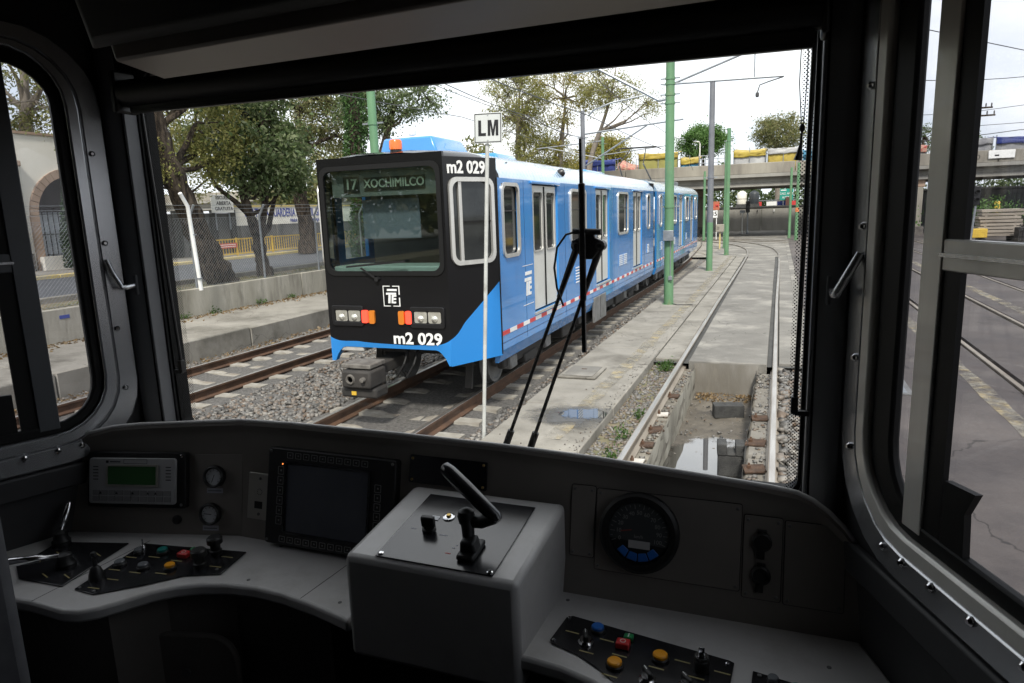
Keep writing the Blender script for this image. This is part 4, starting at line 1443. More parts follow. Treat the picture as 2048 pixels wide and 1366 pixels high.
# walls and buildings beyond
nur = thing('nursery_wall', (-25.3, 36, 1.06), 'long wall, grimy grey below and white above with blue lettering', 'wall')
B().box(-25.6, -25.2, 27.4, 60, 1.0, 2.36).build('lower_wall', m_basewall, nur)
B().box(-25.6, -25.18, 27.4, 60, 2.36, 3.28).build('upper_wall', m_plaster, nur)
B().box(-25.64, -25.14, 27.3, 60, 3.28, 3.36).build('coping', m_kerb, nur)
for y in np.arange(27.6, 60, 2.7):
    B().box(-25.19, -25.12, y, y + 0.25, 1.0, 2.36).build('pier', m_basewall, nur)
text('lettering', 'GRATUITA GUARDERIA INFANTIL GRATUITA', 0.62, m_bluepaint, nur, (-25.17, 28.0, 2.95), (0, 1, 0), (0, 0, 1), 0.004, 0.010, 'LEFT', sx=0.60)
text('lettering', 'PARA MADRES TRABAJADORAS', 0.27, m_bluepaint, nur, (-25.17, 33.2, 2.52), (0, 1, 0), (0, 0, 1), 0.004, 0.004, sx=0.9)
gw = thing('yard_wall', (-25.3, 25, 1.06), 'dark grey wall with a sheet metal gate behind the leaning tree', 'wall')
B().box(-25.6, -25.25, 23.2, 27.4, 1.0, 3.0).build('wall_body', m_basewall, gw)
B().box(-25.25, -25.20, 24.0, 25.6, 1.06, 2.7).build('gate', m_steelgrey, gw)
for y in (23.5, 25.75, 27.0):
    B().box(-25.25, -25.1, y, y + 0.3, 1.0, 3.15).build('pier', m_dark_conc, gw)
ab = thing('notice_board', (-25.0, 26.4, 3.4), 'white notice board reading ABIERTA GRATUITA on the dark wall', 'sign')
B().box(-25.09, -25.02, 25.75, 27.15, 3.02, 3.86).build('board', m_white, ab, bevel=0.01, seg=1)
for y in (26.0, 26.9):
    B().box(-25.14, -25.09, y - 0.04, y + 0.04, 2.2, 3.7).build('bracket', m_galv, ab)
for s_, z in (('ESCUELA', 3.72), ('ABIERTA', 3.46), ('GRATUITA', 3.20)):
    text('lettering', s_, 0.23, m_black, ab, (-25.015, 26.5, z), (0, 1, 0), (0, 0, 1), 0.003, 0.004, sx=1.05)
ww = thing('garden_wall', (-25.3, 22, 1.06), 'white garden wall with graffiti above a rough stone base', 'wall')
B().box(-25.6, -25.22, 20.9, 23.2, 1.72, 3.5).build('upper_wall', m_plaster, ww)
B().box(-25.6, -25.12, 20.9, 23.2, 1.0, 1.72).build('stone_base', m_stonebase, ww)
b = B((-25.215, 22.0, 2.35), (0, 1, 0), (0, 0, 1), (1, 0, 0))
for seg in ([(-.35, .2), (-.5, 0.2), (-.5, -.1), (-.35, -.1)], [(-.5, .05), (-.38, .05)], [(-.2, -.1), (-.2, .2), (0, .2), (0, .06), (-.2, .06), (0, -.1)], [(.12, -.1), (.12, .22), (.4, .22), (.42, -.08), (.12, -.1)]):
    b.tube([(p[0], p[1], 0) for p in seg], 0.014, 4)
gfi = b.build('graffiti', m_black, ww)

# arched house seen through the side window
ho = thing('arched_house', (-25.3, 17, 1.06), 'cream house with a tan stone arch and iron gate', 'house')
ay, ar, az = 18.95, 1.42, 3.05
o = B()
N = 20
arch = [(ay - ar * math.cos(math.pi * i / N), az + ar * math.sin(math.pi * i / N)) for i in range(N + 1)]
for i in range(N):
    (ya_, za_), (yb_, zb_) = arch[i], arch[i + 1]
    o.quad((-25.2, ya_, za_), (-25.2, yb_, zb_), (-25.2, yb_, 5.9), (-25.2, ya_, 5.9))
    o.quad((-25.2, ya_, za_), (-25.2, yb_, zb_), (-25.6, yb_, zb_), (-25.6, ya_, za_))
o.quad((-25.2, 8, 1.0), (-25.2, ay - ar, 1.0), (-25.2, ay - ar, 5.9), (-25.2, 8, 5.9))
o.quad((-25.2, ay + ar, 1.0), (-25.2, 20.9, 1.0), (-25.2, 20.9, 5.9), (-25.2, ay + ar, 5.9))
o.quad((-25.2, 8, 5.9), (-25.2, 20.9, 5.9), (-32, 20.9, 5.9), (-32, 8, 5.9))
o.quad((-25.2, 20.9, 1.0), (-32, 20.9, 1.0), (-32, 20.9, 5.9), (-25.2, 20.9, 5.9))
o.build('wall_body', m_cream, ho)
B().box(-25.7, -25.14, 8, 20.95, 5.9, 5.99).build('cornice', m_tan, ho)
for i in range(N):                                    # separate arch stones
    t0, t1 = math.pi * i / N + 0.006, math.pi * (i + 1) / N - 0.006
    q = [(ay - k_ * math.cos(t_), az + k_ * math.sin(t_)) for k_, t_ in ((ar, t0), (ar + 0.30, t0), (ar + 0.30, t1), (ar, t1))]
    B().prism(q, -25.3, -25.13, 0).build('arch_stone', m_tan, ho)
for y in (ay - ar - 0.32, ay + ar):
    for k in range(5):
        B().box(-25.3, -25.13, y, y + 0.32, 1.0 + k * 0.41 + 0.005, 1.0 + (k + 1) * 0.41 - 0.005).build('jamb_stone', m_tan, ho)
B().box(-25.2, -25.02, 16.5, 16.95, 1.0, 4.75).build('pilaster', m_cream, ho)
B().box(-25.2, -24.95, 16.4, 17.05, 4.75, 4.95).build('capital', m_tan, ho, bevel=0.03)
B().box(-25.75, -25.7, ay - ar, ay + ar, 1.0, 4.6).build('shade_backing', m_darkroom, ho)  # dark sheet standing for the shaded interior behind the gate
gt = B().box(-25.52, -25.50, ay - ar, ay + ar, 1.55, 3.15).build('gate', m_gate, ho)
for k in range(14):
    y = ay - ar + 0.1 + k * (2 * ar - 0.2) / 13
    B().bar((-25.42, y, 1.5), (-25.42, y, 3.25 + (0.1 if k % 2 else 0)), 0.025, 0.025).build('iron_bar', m_iron, gt)
for z in (1.6, 2.35, 3.1):
    B().bar((-25.42, ay - ar, z), (-25.42, ay + ar, z), 0.03, 0.03).build('iron_rail', m_iron, gt)
B().box(-25.15, -24.9, 17.3, 20.9, 1.02, 1.55).build('white_plinth', m_plaster, ho)
for y in (9.5, 12.2, 14.9):
    w = B().box(-25.22, -25.12, y, y + 1.3, 1.9, 4.1).build('window', m_gate, ho)
    for k in range(8):
        B().bar((-25.08, y + 0.08 + k * 0.16, 1.9), (-25.08, y + 0.08 + k * 0.16, 4.1), 0.02, 0.02).build('iron_bar', m_iron, w)
B().box(-25.2, -24.95, 8, 17.0, 1.0, 1.7).build('stone_base', m_stonebase, ho)

# ------------------------------------------------------------------ trees
m_leaf_dark = leaf_mat('broad_leaf', [(0.05, 0.08, 0.028), (0.095, 0.14, 0.05), (0.15, 0.195, 0.08), (0.24, 0.27, 0.15)], 0.42)
m_leaf_yel = leaf_mat('yellowing_leaf', [(0.14, 0.165, 0.045), (0.23, 0.24, 0.07), (0.33, 0.30, 0.10), (0.18, 0.19, 0.07)], 0.48)
m_leaf_olive = leaf_mat('olive_leaf', [(0.095, 0.115, 0.04), (0.155, 0.17, 0.06), (0.22, 0.22, 0.09), (0.27, 0.24, 0.11)], 0.45)
m_leaf_gold = leaf_mat('golden_leaf', [(0.22, 0.19, 0.04), (0.32, 0.27, 0.055), (0.17, 0.19, 0.045), (0.38, 0.29, 0.07)], 0.45)
m_leaf_green = leaf_mat('fresh_leaf', [(0.06, 0.13, 0.03), (0.095, 0.19, 0.045), (0.13, 0.23, 0.065)], 0.4)
m_leaf_cyp = leaf_mat('cypress_leaf', [(0.018, 0.036, 0.018), (0.028, 0.055, 0.024), (0.045, 0.075, 0.03)], 0.15)


m_leaf_ivy = leaf_mat('ivy_leaf', [(0.03, 0.075, 0.02), (0.055, 0.115, 0.03), (0.08, 0.15, 0.042)], 0.3)


def tree(name, label, trunk, rad, crowns, leaf, mleaf, mbark=m_bark, group='trees along the street', seed=1, cat='tree', asp=0.45, limb_r=0.07, up=0.2, extra=()):
    q = np.random.default_rng(seed)
    t = thing(name, trunk[0], label, cat, group)
    b = B()
    tpd, rdd = [], []
    for i in range(len(trunk) - 1):
        for k in range(4):
            tpd.append(tuple(Vector(trunk[i]).lerp(Vector(trunk[i + 1]), k / 4) + Vector(q.normal(0, 0.035 * rad[i], 3))))
            rdd.append(lerp(rad[i], rad[i + 1], k / 4) * q.uniform(0.90, 1.12))
    tpd.append(trunk[-1])
    rdd.append(rad[-1])
    b.tube(tpd, rdd, 12)
    for i in range(len(b.v)):
        p = Vector(b.v[i])
        ax_ = Vector(tpd[min(i // 12, len(tpd) - 1)])
        b.v[i] = tuple(ax_ + (p - ax_) * q.uniform(0.86, 1.14))
    for ep, er in extra:
        b.tube(ep, er, 8)
    pts = []
    tp = np.array(trunk, float)
    for (c, r_, ncl, nl, sg_) in crowns:
        c, r_ = np.array(c, float), np.array(r_, float)
        d = q.normal(0, 1, (ncl, 3))
        d /= np.linalg.norm(d, axis=1)[:, None]
        rad_ = q.uniform(0.25, 1.0, ncl) ** 0.5
        cen = c + d * rad_[:, None] * r_
        # limbs grow from the trunk to a few main points, twigs from there to the clusters
        nm = max(3, ncl // 9)
        mains = cen[q.choice(ncl, nm, replace=False)]
        mains = c + (mains - c) * 0.6
        limb = []
        for m_ in mains:
            s = tp[max(1, len(tp) // 2):]
            st_ = s[np.argmin(np.linalg.norm(s - m_, axis=1) + np.maximum(0, s[:, 2] - m_[2] + 0.4) * 2)]
            mid = (st_ + m_) / 2 + q.normal(0, 0.10, 3) * np.linalg.norm(m_ - st_) + np.array([0, 0, -0.08 * np.linalg.norm(m_ - st_)])
            path = [tuple(st_), tuple((st_ + mid) / 2 + q.normal(0, 0.03, 3)), tuple(mid), tuple((mid + m_) / 2 + q.normal(0, 0.05, 3)), tuple(m_)]
            b.tube(path, [limb_r, limb_r * 0.85, limb_r * 0.7, limb_r * 0.5, limb_r * 0.3], 6)
            limb += [np.array(p) for p in path[2:]]
        limb = np.array(limb)
        for ce in cen:
            st_ = limb[np.argmin(np.linalg.norm(limb - ce, axis=1))]
            mid = (st_ + ce) / 2 + q.normal(0, 0.08, 3) * np.linalg.norm(ce - st_)
            b.tube([tuple(st_), tuple(mid), tuple(ce)], [limb_r * 0.3, limb_r * 0.2, limb_r * 0.07], 4, False)
            k = int(nl * q.uniform(0.5, 1.5))
            off = q.normal(0, 1, (k, 3)) * sg_ * np.array([1, 1, 0.75])
            pts.append(ce + off)
            k2 = max(3, k // 4)
            w = q.uniform(0.3, 1, k2)[:, None]
            pts.append(st_ * (1 - w) + ce * w + q.normal(0, sg_ * 0.35, (k2, 3)))
    b.build('trunk', mbark, t, smooth=True, ang=1.2)
    if pts:
        scatter_leaves('crown', np.concatenate(pts), leaf, mleaf, t, up, asp)
    return t


tree('street_tree', 'massive dark leaning tree trunk behind the chain link fence',
     [(-14.25, 14.75, 0.85), (-14.15, 14.35, 1.5), (-14.08, 13.95, 2.2), (-14.0, 13.55, 3.0), (-13.95, 13.15, 3.9), (-13.9, 12.85, 4.8), (-13.8, 12.55, 6.0), (-13.7, 12.4, 7.2)],
     [0.44, 0.35, 0.31, 0.28, 0.26, 0.23, 0.19, 0.12],
     [((-13.9, 13.4, 6.4), (1.7, 2.4, 1.1), 60, 110, 0.26), ((-14.0, 14.7, 4.7), (0.8, 1.2, 1.0), 50, 90, 0.20), ((-14.2, 12.2, 4.0), (0.6, 0.9, 1.3), 30, 80, 0.2)],
     0.05, m_leaf_yel, seed=3, limb_r=0.09)
tree('street_tree', 'broad leaved green tree with forked trunk beside the fence',
     [(-14.5, 16.75, 0.85), (-14.5, 16.68, 1.2), (-14.5, 16.62, 1.7), (-14.5, 16.60, 2.15), (-14.46, 16.30, 2.75), (-14.42, 16.05, 3.4), (-14.4, 16.2, 4.6), (-14.4, 16.4, 5.6)],
     [0.30, 0.22, 0.185, 0.17, 0.125, 0.11, 0.08, 0.03],
     [((-14.4, 16.5, 4.8), (1.5, 2.0, 1.5), 95, 85, 0.20), ((-14.5, 17.7, 4.1), (0.9, 1.2, 0.8), 40, 90, 0.20), ((-14.4, 16.5, 6.4), (1.6, 2.1, 0.9), 34, 75, 0.24)],
     0.072, m_leaf_dark, seed=5, limb_r=0.07, asp=0.5,
     extra=(([(-14.5, 16.60, 2.1), (-14.48, 16.85, 2.6), (-14.45, 17.05, 3.3), (-14.4, 17.2, 4.4)], [0.14, 0.11, 0.09, 0.04]),
            ([(-14.5, 16.62, 2.05), (-14.55, 17.15, 2.35), (-14.6, 17.45, 2.9), (-14.6, 17.9, 3.8)], [0.10, 0.085, 0.07, 0.03]),
            ([(-14.46, 16.3, 2.75), (-14.4, 15.7, 3.15), (-14.3, 15.0, 3.5), (-14.2, 14.6, 3.9)], [0.09, 0.07, 0.05, 0.02])))
tree('street_tree', 'olive leaved tree between the road and the nursery wall',
     [(-21.0, 27.4, 1.0), (-20.95, 27.3, 2.4), (-20.9, 27.0, 3.8), (-20.8, 27.0, 5.5), (-20.7, 27.2, 7.5)], [0.42, 0.34, 0.30, 0.22, 0.12],
     [((-20.7, 26.6, 7.2), (2.5, 3.4, 2.7), 105, 90, 0.32), ((-20.6, 29.6, 6.8), (1.8, 2.0, 1.8), 34, 70, 0.32)], 0.075, m_leaf_olive, seed=8, limb_r=0.12)
tree('street_tree', 'thin yellowing tree on the far pavement left of the forked tree',
     [(-24.0, 20.9, 1.0), (-24.0, 20.8, 2.6), (-23.9, 20.5, 4.2), (-23.8, 20.6, 6.5)], [0.20, 0.16, 0.13, 0.08],
     [((-23.6, 20.8, 6.4), (1.8, 3.4, 2.4), 75, 80, 0.32), ((-23.4, 23.9, 5.4), (1.6, 2.4, 1.7), 40, 70, 0.30)], 0.065, m_leaf_yel, seed=11, limb_r=0.07)
tree('street_tree', 'dark tree with arching limb above the train front',
     [(-17.2, 28.0, 0.9), (-17.2, 28.0, 3.2), (-17.1, 28.2, 5.2), (-16.9, 28.6, 6.6), (-16.6, 29.0, 7.9)], [0.28, 0.22, 0.19, 0.15, 0.08],
     [((-15.6, 28.6, 7.7), (1.5, 1.8, 0.9), 34, 80, 0.26), ((-17.8, 28.0, 7.3), (1.4, 1.8, 1.4), 60, 90, 0.28)], 0.07, m_leaf_dark, seed=13, limb_r=0.08)
iv = thing('ivy_clad_trunk', (-14.0, 21.4, 0.9), 'tall straight trunk wrapped in dark green ivy beside the green pole', 'tree', 'trees along the street')
b = B(); b.tube([(-14.0, 21.4, 0.85), (-14.0, 21.4, 9.6)], [0.26, 0.2], 10); b.build('trunk', m_bark, iv, smooth=True)
n = 9000
z = NP.uniform(0.9, 9.6, n); a = NP.uniform(0, 2 * np.pi, n); rr_ = 0.34 + 0.07 * np.sin(z * 2.3 + a) + NP.normal(0, 0.05, n)
scatter_leaves('ivy', np.stack([-14.0 + rr_ * np.cos(a), 21.4 + rr_ * np.sin(a), z], 1), 0.055, m_leaf_ivy, iv, 0.2)
tree('house_tree', 'sparse grey green tree rising behind the arched house',
     [(-33, 23, 1.0), (-33, 23, 5), (-32.8, 23, 8), (-32.5, 23.2, 11)], [0.4, 0.34, 0.25, 0.12],
     [((-32.5, 23.2, 9.6), (3.4, 4.2, 3.6), 110, 80, 0.40)], 0.09, m_leaf_olive, m_palebark, seed=17, limb_r=0.12)
cyp = thing('cypress_bush', (-23.9, 18.05, 1.06), 'dark conical cypress standing before the arched house', 'tree', 'trees along the street')
b = B(); b.tube([(-23.9, 18.05, 1.0), (-23.9, 18.05, 4.6)], [0.09, 0.03], 6); b.build('trunk', m_bark, cyp)
n = 6500
z = 1.15 + 3.9 * NP.uniform(0, 1, n) ** 1.2; a = NP.uniform(0, 2 * np.pi, n)
rr_ = 0.62 * np.clip((5.1 - z) / 3.0, 0, 1) ** 0.6 * NP.uniform(0.6, 1.05, n)
scatter_leaves('crown', np.stack([-23.9 + rr_ * np.cos(a), 18.05 + rr_ * np.sin(a), z], 1), 0.06, m_leaf_cyp, cyp, 1.0)

# trees beyond the train
G2 = 'trees beyond the train'
tree('sparse_tree', 'tall thinning tree with bare upright twigs behind the LM sign',
     [(-18.4, 50, -0.6), (-18.5, 50, 3), (-18.6, 50.2, 6.5), (-18.5, 50.2, 9), (-18.2, 50, 11.5)], [0.36, 0.30, 0.24, 0.15, 0.05],
     [((-18.4, 50, 10.4), (2.4, 2.8, 3.4), 140, 75, 0.36), ((-17.2, 50, 6.6), (1.6, 1.8, 2.0), 60, 70, 0.34)], 0.09, m_leaf_yel, m_palebark, G2, 21, limb_r=0.13, asp=0.35)
tree('sparse_tree', 'yellowing tree with pale trunk behind the train roof',
     [(-16.2, 52, -0.6), (-16.0, 52, 4), (-15.7, 52, 7.5), (-15.3, 52, 10.8)], [0.32, 0.26, 0.20, 0.05],
     [((-15.2, 52, 11.0), (3.0, 2.8, 2.6), 100, 55, 0.36), ((-16.2, 52, 6.6), (1.5, 1.7, 1.8), 60, 70, 0.32)], 0.085, m_leaf_gold, m_palebark, G2, 23, limb_r=0.10, asp=0.35)
tree('sparse_tree', 'leaning tree with long bare branches reaching towards the green pole',
     [(-13.6, 50, -0.6), (-13.3, 50, 3.5), (-12.9, 50, 6.2), (-12.2, 50, 8.0), (-11.4, 50, 10.2), (-11.0, 50, 12.2)], [0.28, 0.24, 0.19, 0.14, 0.09, 0.03],
     [((-11.8, 50, 10.9), (2.6, 2.4, 1.8), 80, 60, 0.32), ((-9.2, 50, 9.4), (1.9, 1.8, 1.0), 36, 26, 0.34)], 0.08, m_leaf_yel, m_palebark, G2, 27, limb_r=0.09, asp=0.35)
tree('round_tree', 'low rounded yellow green tree beyond the train roof',
     [(-15.4, 62, -0.6), (-15.3, 62, 3), (-15.2, 62, 6.5)], [0.3, 0.24, 0.12],
     [((-14.8, 62, 7.0), (2.6, 2.4, 1.9), 110, 110, 0.34)], 0.10, m_leaf_gold, m_bark, G2, 29)
tree('round_tree', 'bright green rounded tree behind the overpass by the grey pole',
     [(-7.8, 78, -0.6), (-7.8, 78, 4), (-7.8, 78, 7.5)], [0.35, 0.28, 0.14],
     [((-7.9, 78, 9.1), (2.7, 2.5, 1.6), 110, 110, 0.34)], 0.11, m_leaf_green, m_bark, G2, 31)
tree('sparse_tree', 'hazy grey green tree behind the yellow stall on the overpass',
     [(-0.2, 80, -0.6), (-0.2, 80, 4), (-0.2, 80, 8)], [0.35, 0.28, 0.14],
     [((-0.2, 80, 9.7), (2.9, 2.5, 1.9), 110, 80, 0.38)], 0.11, m_leaf_olive, m_palebark, G2, 33)
tree('sparse_tree', 'small tree behind the overpass seen beside the window bar',
     [(12.2, 75, -0.6), (12.2, 75, 5), (12.2, 75, 8.0)], [0.25, 0.2, 0.1], [((12.3, 75, 7.7), (1.5, 1.6, 1.2), 18, 45, 0.34)], 0.11, m_leaf_dark, m_bark, G2, 35)
tree('sparse_tree', 'small dark tree behind the overpass beside the power pole',
     [(15.6, 76, -0.6), (15.6, 76, 5), (15.6, 76, 7.6)], [0.25, 0.2, 0.1], [((15.7, 76, 7.5), (1.4, 1.5, 1.0), 16, 50, 0.32)], 0.11, m_leaf_dark, m_bark, G2, 37)
n = 26000
x = NP.uniform(-14, 34, n)
hgt = 5.4 + 1.3 * np.sin(x * 0.7) + 0.8 * np.sin(x * 1.9 + 1)
pts = np.stack([x, 88 + NP.normal(0, 1.4, n), NP.uniform(0, 1, n) * hgt], 1)
tag(scatter_leaves('treeline', pts, 0.22, m_leaf_dark, None), 'dense mass of trees beyond the overpass', 'trees', kind='stuff')
n = 26000
x = NP.uniform(-46, -20, n)
hgt = 7.5 + 1.6 * np.sin(x * 0.6) + 1.0 * np.sin(x * 1.7 + 1)
pts = np.stack([x, 74 + NP.normal(0, 2.0, n) + (x + 20) * 0.8, NP.uniform(0, 1, n) * hgt], 1)
tag(scatter_leaves('wood', pts, 0.24, m_leaf_olive, None), 'far mass of trees along the street end', 'trees', kind='stuff')

n = 14000  # unseen leaf mass added behind us to darken reflections in the train
x = NP.uniform(-24, -15, n)
y = NP.uniform(-55, 2, n)
hgt = 7.0 + 1.4 * np.sin(y * 0.5) + 0.9 * np.sin(y * 1.3 + 1)
pts = np.stack([x, y, 1.8 + NP.uniform(0, 1, n) * (hgt - 1.0)], 1)
tag(scatter_leaves('unseen_foliage', pts, 0.30, m_leaf_olive, None), 'unseen street trees added behind our tram for reflections in the train', 'trees', kind='stuff')

# ------------------------------------------------------------------ yard on the right
yd = thing('yard_pavement', (10, 20, 0), 'dark worn pavement of the depot yard', 'pavement')
yd['kind'] = 'structure'
for (x0, x1) in ((0.66, 3.10), (3.30, 4.56), (4.76, 6.20), (6.40, 7.66), (7.86, 60)):
    B().box(x0, x1, -12, 90, -0.4, -0.012).build('paving', m_yard, yd)
sheet('rail_trough', 0.6, 60, -12, 90, -0.10, m_dark_conc, parent=yd)
sheet('track_bed', -14, 0.66, 36.6, 110, -0.058, m_concrete, parent=yd)
sheet('edge_paving', 0.46, 0.70, 11.9, 60, -0.035, m_slab, parent=yd)
for k, (x, w) in enumerate(((2.68, 0.11), (5.20, 0.12), (11.6, 0.10))):
    b = B()
    ys_ = np.linspace(4, 44, 70)
    b.add([(x - w + R.uniform(-0.02, 0.02), y, -0.006) for y in ys_] + [(x + w + R.uniform(-0.02, 0.02), y, -0.006) for y in ys_],
          [(i, 70 + i, 71 + i, i + 1) for i in range(69)])
    b.build('yellow_line', m_yellow_worn, yd)
for k, (xc, lb) in enumerate(((3.93, 'embedded track in the yard nearest our cab'), (7.03, 'second embedded track across the yard'))):
    pa = np.stack([np.full(60, xc), np.linspace(2, 55, 60)], 1)
    make_track(lb, pa, 2, mr=m_oldrail, mt=m_oldrail)
cv2 = thing('utility_cover', (1.5, 10.7, 0), 'flat grey steel cover plate set in the yard pavement', 'cover')
B().box(1.05, 1.78, 10.2, 11.2, -0.012, 0.0).build('rim', m_steelgrey, cv2)
B().box(1.12, 1.71, 10.27, 11.13, 0.0, 0.008).build('lid', m_galv, cv2, bevel=0.003)
# curved yellow lines in the distance
b = B()
for (x0, y0_, x1, y1_, w) in ((-3.4, 38, -6.4, 47, 0.14), (0.9, 41, 6.0, 50, 0.14), (-1.0, 47.5, 8.0, 52.5, 0.12), (-4.0, 57, 4, 55.5, 0.15)):
    d = Vector((x1 - x0, y1_ - y0_, 0)).normalized()
    s = Vector((d.y, -d.x, 0)) * w
    z = -0.03
    bb = B()
    bb.quad((x0 - s.x, y0_ - s.y, z), (x0 + s.x, y0_ + s.y, z), (x1 + s.x, y1_ + s.y, z), (x1 - s.x, y1_ - s.y, z))
    bb.build('yellow_line', m_yellow_worn, slab)
pa = smooth_path([(9.5, 40), (6.5, 44), (2.5, 48), (-1.5, 51), (-5, 53.5)][::-1] if False else [(6.2, 38.0), (5.6, 42), (4.0, 46), (1.6, 49.5), (-2.4, 53), (-6.5, 55.6)], 0.5)
make_track('curved embedded track crossing in front of the overpass', pa, 2, mr=m_oldrail, mt=m_railtop)

# ------------------------------------------------------------------ overpass
m_bridge = mat('overpass_concrete', (0.29, 0.27, 0.225), (0.21, 0.19, 0.16), 0.9, 0.92, bump=0.3, squash=(1, 1, 0.25), c3=(0.12, 0.11, 0.095), scale3=0.8, lo3=0.5, hi3=0.72, detail=9)
m_bridge2 = mat('overpass_beam', (0.30, 0.29, 0.26), (0.20, 0.19, 0.17), 0.7, 0.9, squash=(1, 1, 0.3))
br = thing('overpass', (0, 60, 0), 'concrete road overpass with plain parapet crossing above the tracks', 'bridge')
for k in range(10):
    a = -62 + k * 12.6
    B().box(a + 0.02, a + 12.58, 56.0, 56.25, 4.74, 5.54).build('parapet', m_bridge, br, bevel=0.03, seg=1)
    B().box(a + 0.02, a + 12.58, 67.75, 68.0, 4.74, 5.54).build('parapet', m_bridge, br)
B().box(-62, 64, 55.9, 68.1, 4.50, 4.74).build('deck_edge', m_bridge2, br)
for y in (56.35, 59.2, 62.0, 64.8, 67.2):
    B().prism([(y, 3.82), (y + 0.55, 3.82), (y + 0.55, 4.02), (y + 0.38, 4.14), (y + 0.38, 4.40), (y + 0.65, 4.50), (y - 0.12, 4.50), (y + 0.16, 4.40), (y + 0.16, 4.14), (y, 4.02)], -62, 64, 0).build('girder', m_bridge2, br)
for x in (-48, -27, -7.0, 9.0, 30, 50):
    B().box(x - 0.55, x + 0.55, 56.6, 67.4, 3.3, 3.82).build('cap_beam', m_tan, br, bevel=0.03, seg=1)
    for y in (57.0, 62.0, 66.6):
        B().box(x - 0.45, x + 0.45, y - 0.4, y + 0.4, -0.3, 3.3).build('column', m_bridge, br, bevel=0.05)
        B().box(x - 0.6, x + 0.6, y - 0.55, y + 0.55, -0.3, 0.55).build('column_base', m_stonebase, br)
sgn = thing('parapet_sign', (13.8, 55.9, 5.2), 'long white sign box fixed to the overpass parapet', 'sign')
B().box(13.0, 14.5, 55.88, 55.99, 4.97, 5.50).build('box', m_white, sgn, bevel=0.02, seg=1)
B().box(13.35, 13.6, 55.875, 55.88, 5.12, 5.22).build('mark', m_black, sgn)
text('graffiti', 'MD', 0.5, m_black, br, (12.2, 55.985, 5.1), (1, 0, 0), (0, 0, 1), 0.004, -0.01)
uw = thing('retaining_wall', (2, 71.5, 0), 'dark grey concrete wall in the shade beyond the overpass', 'wall')
for k in range(8):
    B().box(-8 + k * 3.2 + 0.015, -8 + (k + 1) * 3.2 - 0.015, 71.3, 71.7, -0.3, 2.15).build('panel', m_bridge2, uw, bevel=0.02, seg=1)
B().box(-8.1, 17.7, 71.2, 71.8, 2.15, 2.27).build('coping', m_dark_conc, uw)
for k in range(11):
    x = -5 + k * 1.5
    B().box(x, x + 0.08, 71.15, 71.2, 1.72, 1.95).build('bracket', m_white if k % 3 == 0 else m_black, uw)
# market roofs above that wall
mk = thing('market_roof', (1.5, 74.5, 2.3), 'low market roof with red and blue awnings above the dark wall', 'roof')
B().box(-3, 10, 73.6, 77, 2.75, 2.84).build('roof_sheet', m_galv, mk)
for x, mm in ((-2.6, m_redp), (-1.2, m_white), (-0.2, m_bluepaint), (0.8, m_redp), (2.2, m_basewall), (3.8, m_redp), (6.0, m_white)):
    B().box(x, x + 0.95, 73.5, 73.56, 2.28, 2.68).build('awning', mm, mk)
B().box(0.55, 1.1, 72.4, 73.0, 2.2, 3.05).build('chimney', mat('brown_stack', (0.10, 0.045, 0.035), rough=0.9), mk)
for x, mm, lb in ((-3.5, m_cream, 'cream plastic water tank above the dark wall'), (-2.35, mat('black_tank', (0.03, 0.035, 0.04), rough=0.5), 'black plastic water tank beside the cream tank')):
    t = thing('water_tank', (x, 73, 2.3), lb, 'tank', 'water tanks beyond the overpass')
    o = B(); o.lathe([(0.44, 0), (0.46, 0.1), (0.46, 0.95), (0.40, 1.1), (0.20, 1.22), (0.20, 1.28), (0.0, 1.3)], (x, 73, 2.52), n=20); o.build('shell', mm, t, smooth=True)
    B().box(x - 0.5, x + 0.5, 72.5, 73.5, 2.15, 2.52).build('stand', m_dark_conc, t)
    o = B(); o.lathe([(0.47, 0), (0.47, 0.04)], (x, 73, 3.0), n=20); o.build('band', m_dark_conc, t)
m_roadsign = mat('green_road_sign', (0.02, 0.26, 0.20), rough=0.5)
rs = thing('road_sign', (0.6, 73, 2.6), 'green direction sign with white lettering below the overpass', 'sign')
B().box(0.0, 1.22, 72.95, 73.0, 2.78, 3.84).build('plate', m_roadsign, rs)
for x in (0.3, 0.9):
    B().box(x, x + 0.07, 73.0, 73.07, 0, 3.7).build('post', m_galv, rs)
B().box(0.08, 0.58, 72.94, 72.949, 3.66, 3.76).build('header_bar', m_white, rs)
for s_, z in (('CALZ. ARBO', 3.38), ('ALTEZA', 3.02)):
    text('lettering', s_, 0.27, m_white, rs, (0.61, 72.94, z), (1, 0, 0), (0, 0, 1), 0.004, 0.003, sx=0.8)

# stalls under tarpaulins on the overpass
m_tb = mat('blue_tarp', (0.03, 0.05, 0.24), (0.02, 0.035, 0.16), 1.2, 0.55, bump=0.4, bscale=2.5, bdist=0.1)
m_ty = mat('yellow_tarp', (0.42, 0.32, 0.05), (0.30, 0.22, 0.04), 1.8, 0.6, bump=0.4, bscale=2.5, bdist=0.1)
m_to = mat('olive_sheet', (0.30, 0.28, 0.08), (0.24, 0.22, 0.07), 1.2, 0.8)
m_tr = mat('patterned_red_cloth', (0.35, 0.05, 0.05), (0.45, 0.35, 0.25), 5, 0.8)
m_tw = mat('white_sheet', (0.45, 0.45, 0.44), (0.33, 0.33, 0.33), 1.5, 0.8, bump=0.3, bscale=2)
m_tg = mat('grey_tarp', (0.30, 0.30, 0.30), (0.22, 0.22, 0.23), 1.5, 0.7, bump=0.4, bscale=2.5, bdist=0.1)
m_tl = mat('light_blue_sheet', (0.08, 0.27, 0.42), (0.06, 0.2, 0.33), 1, 0.6)


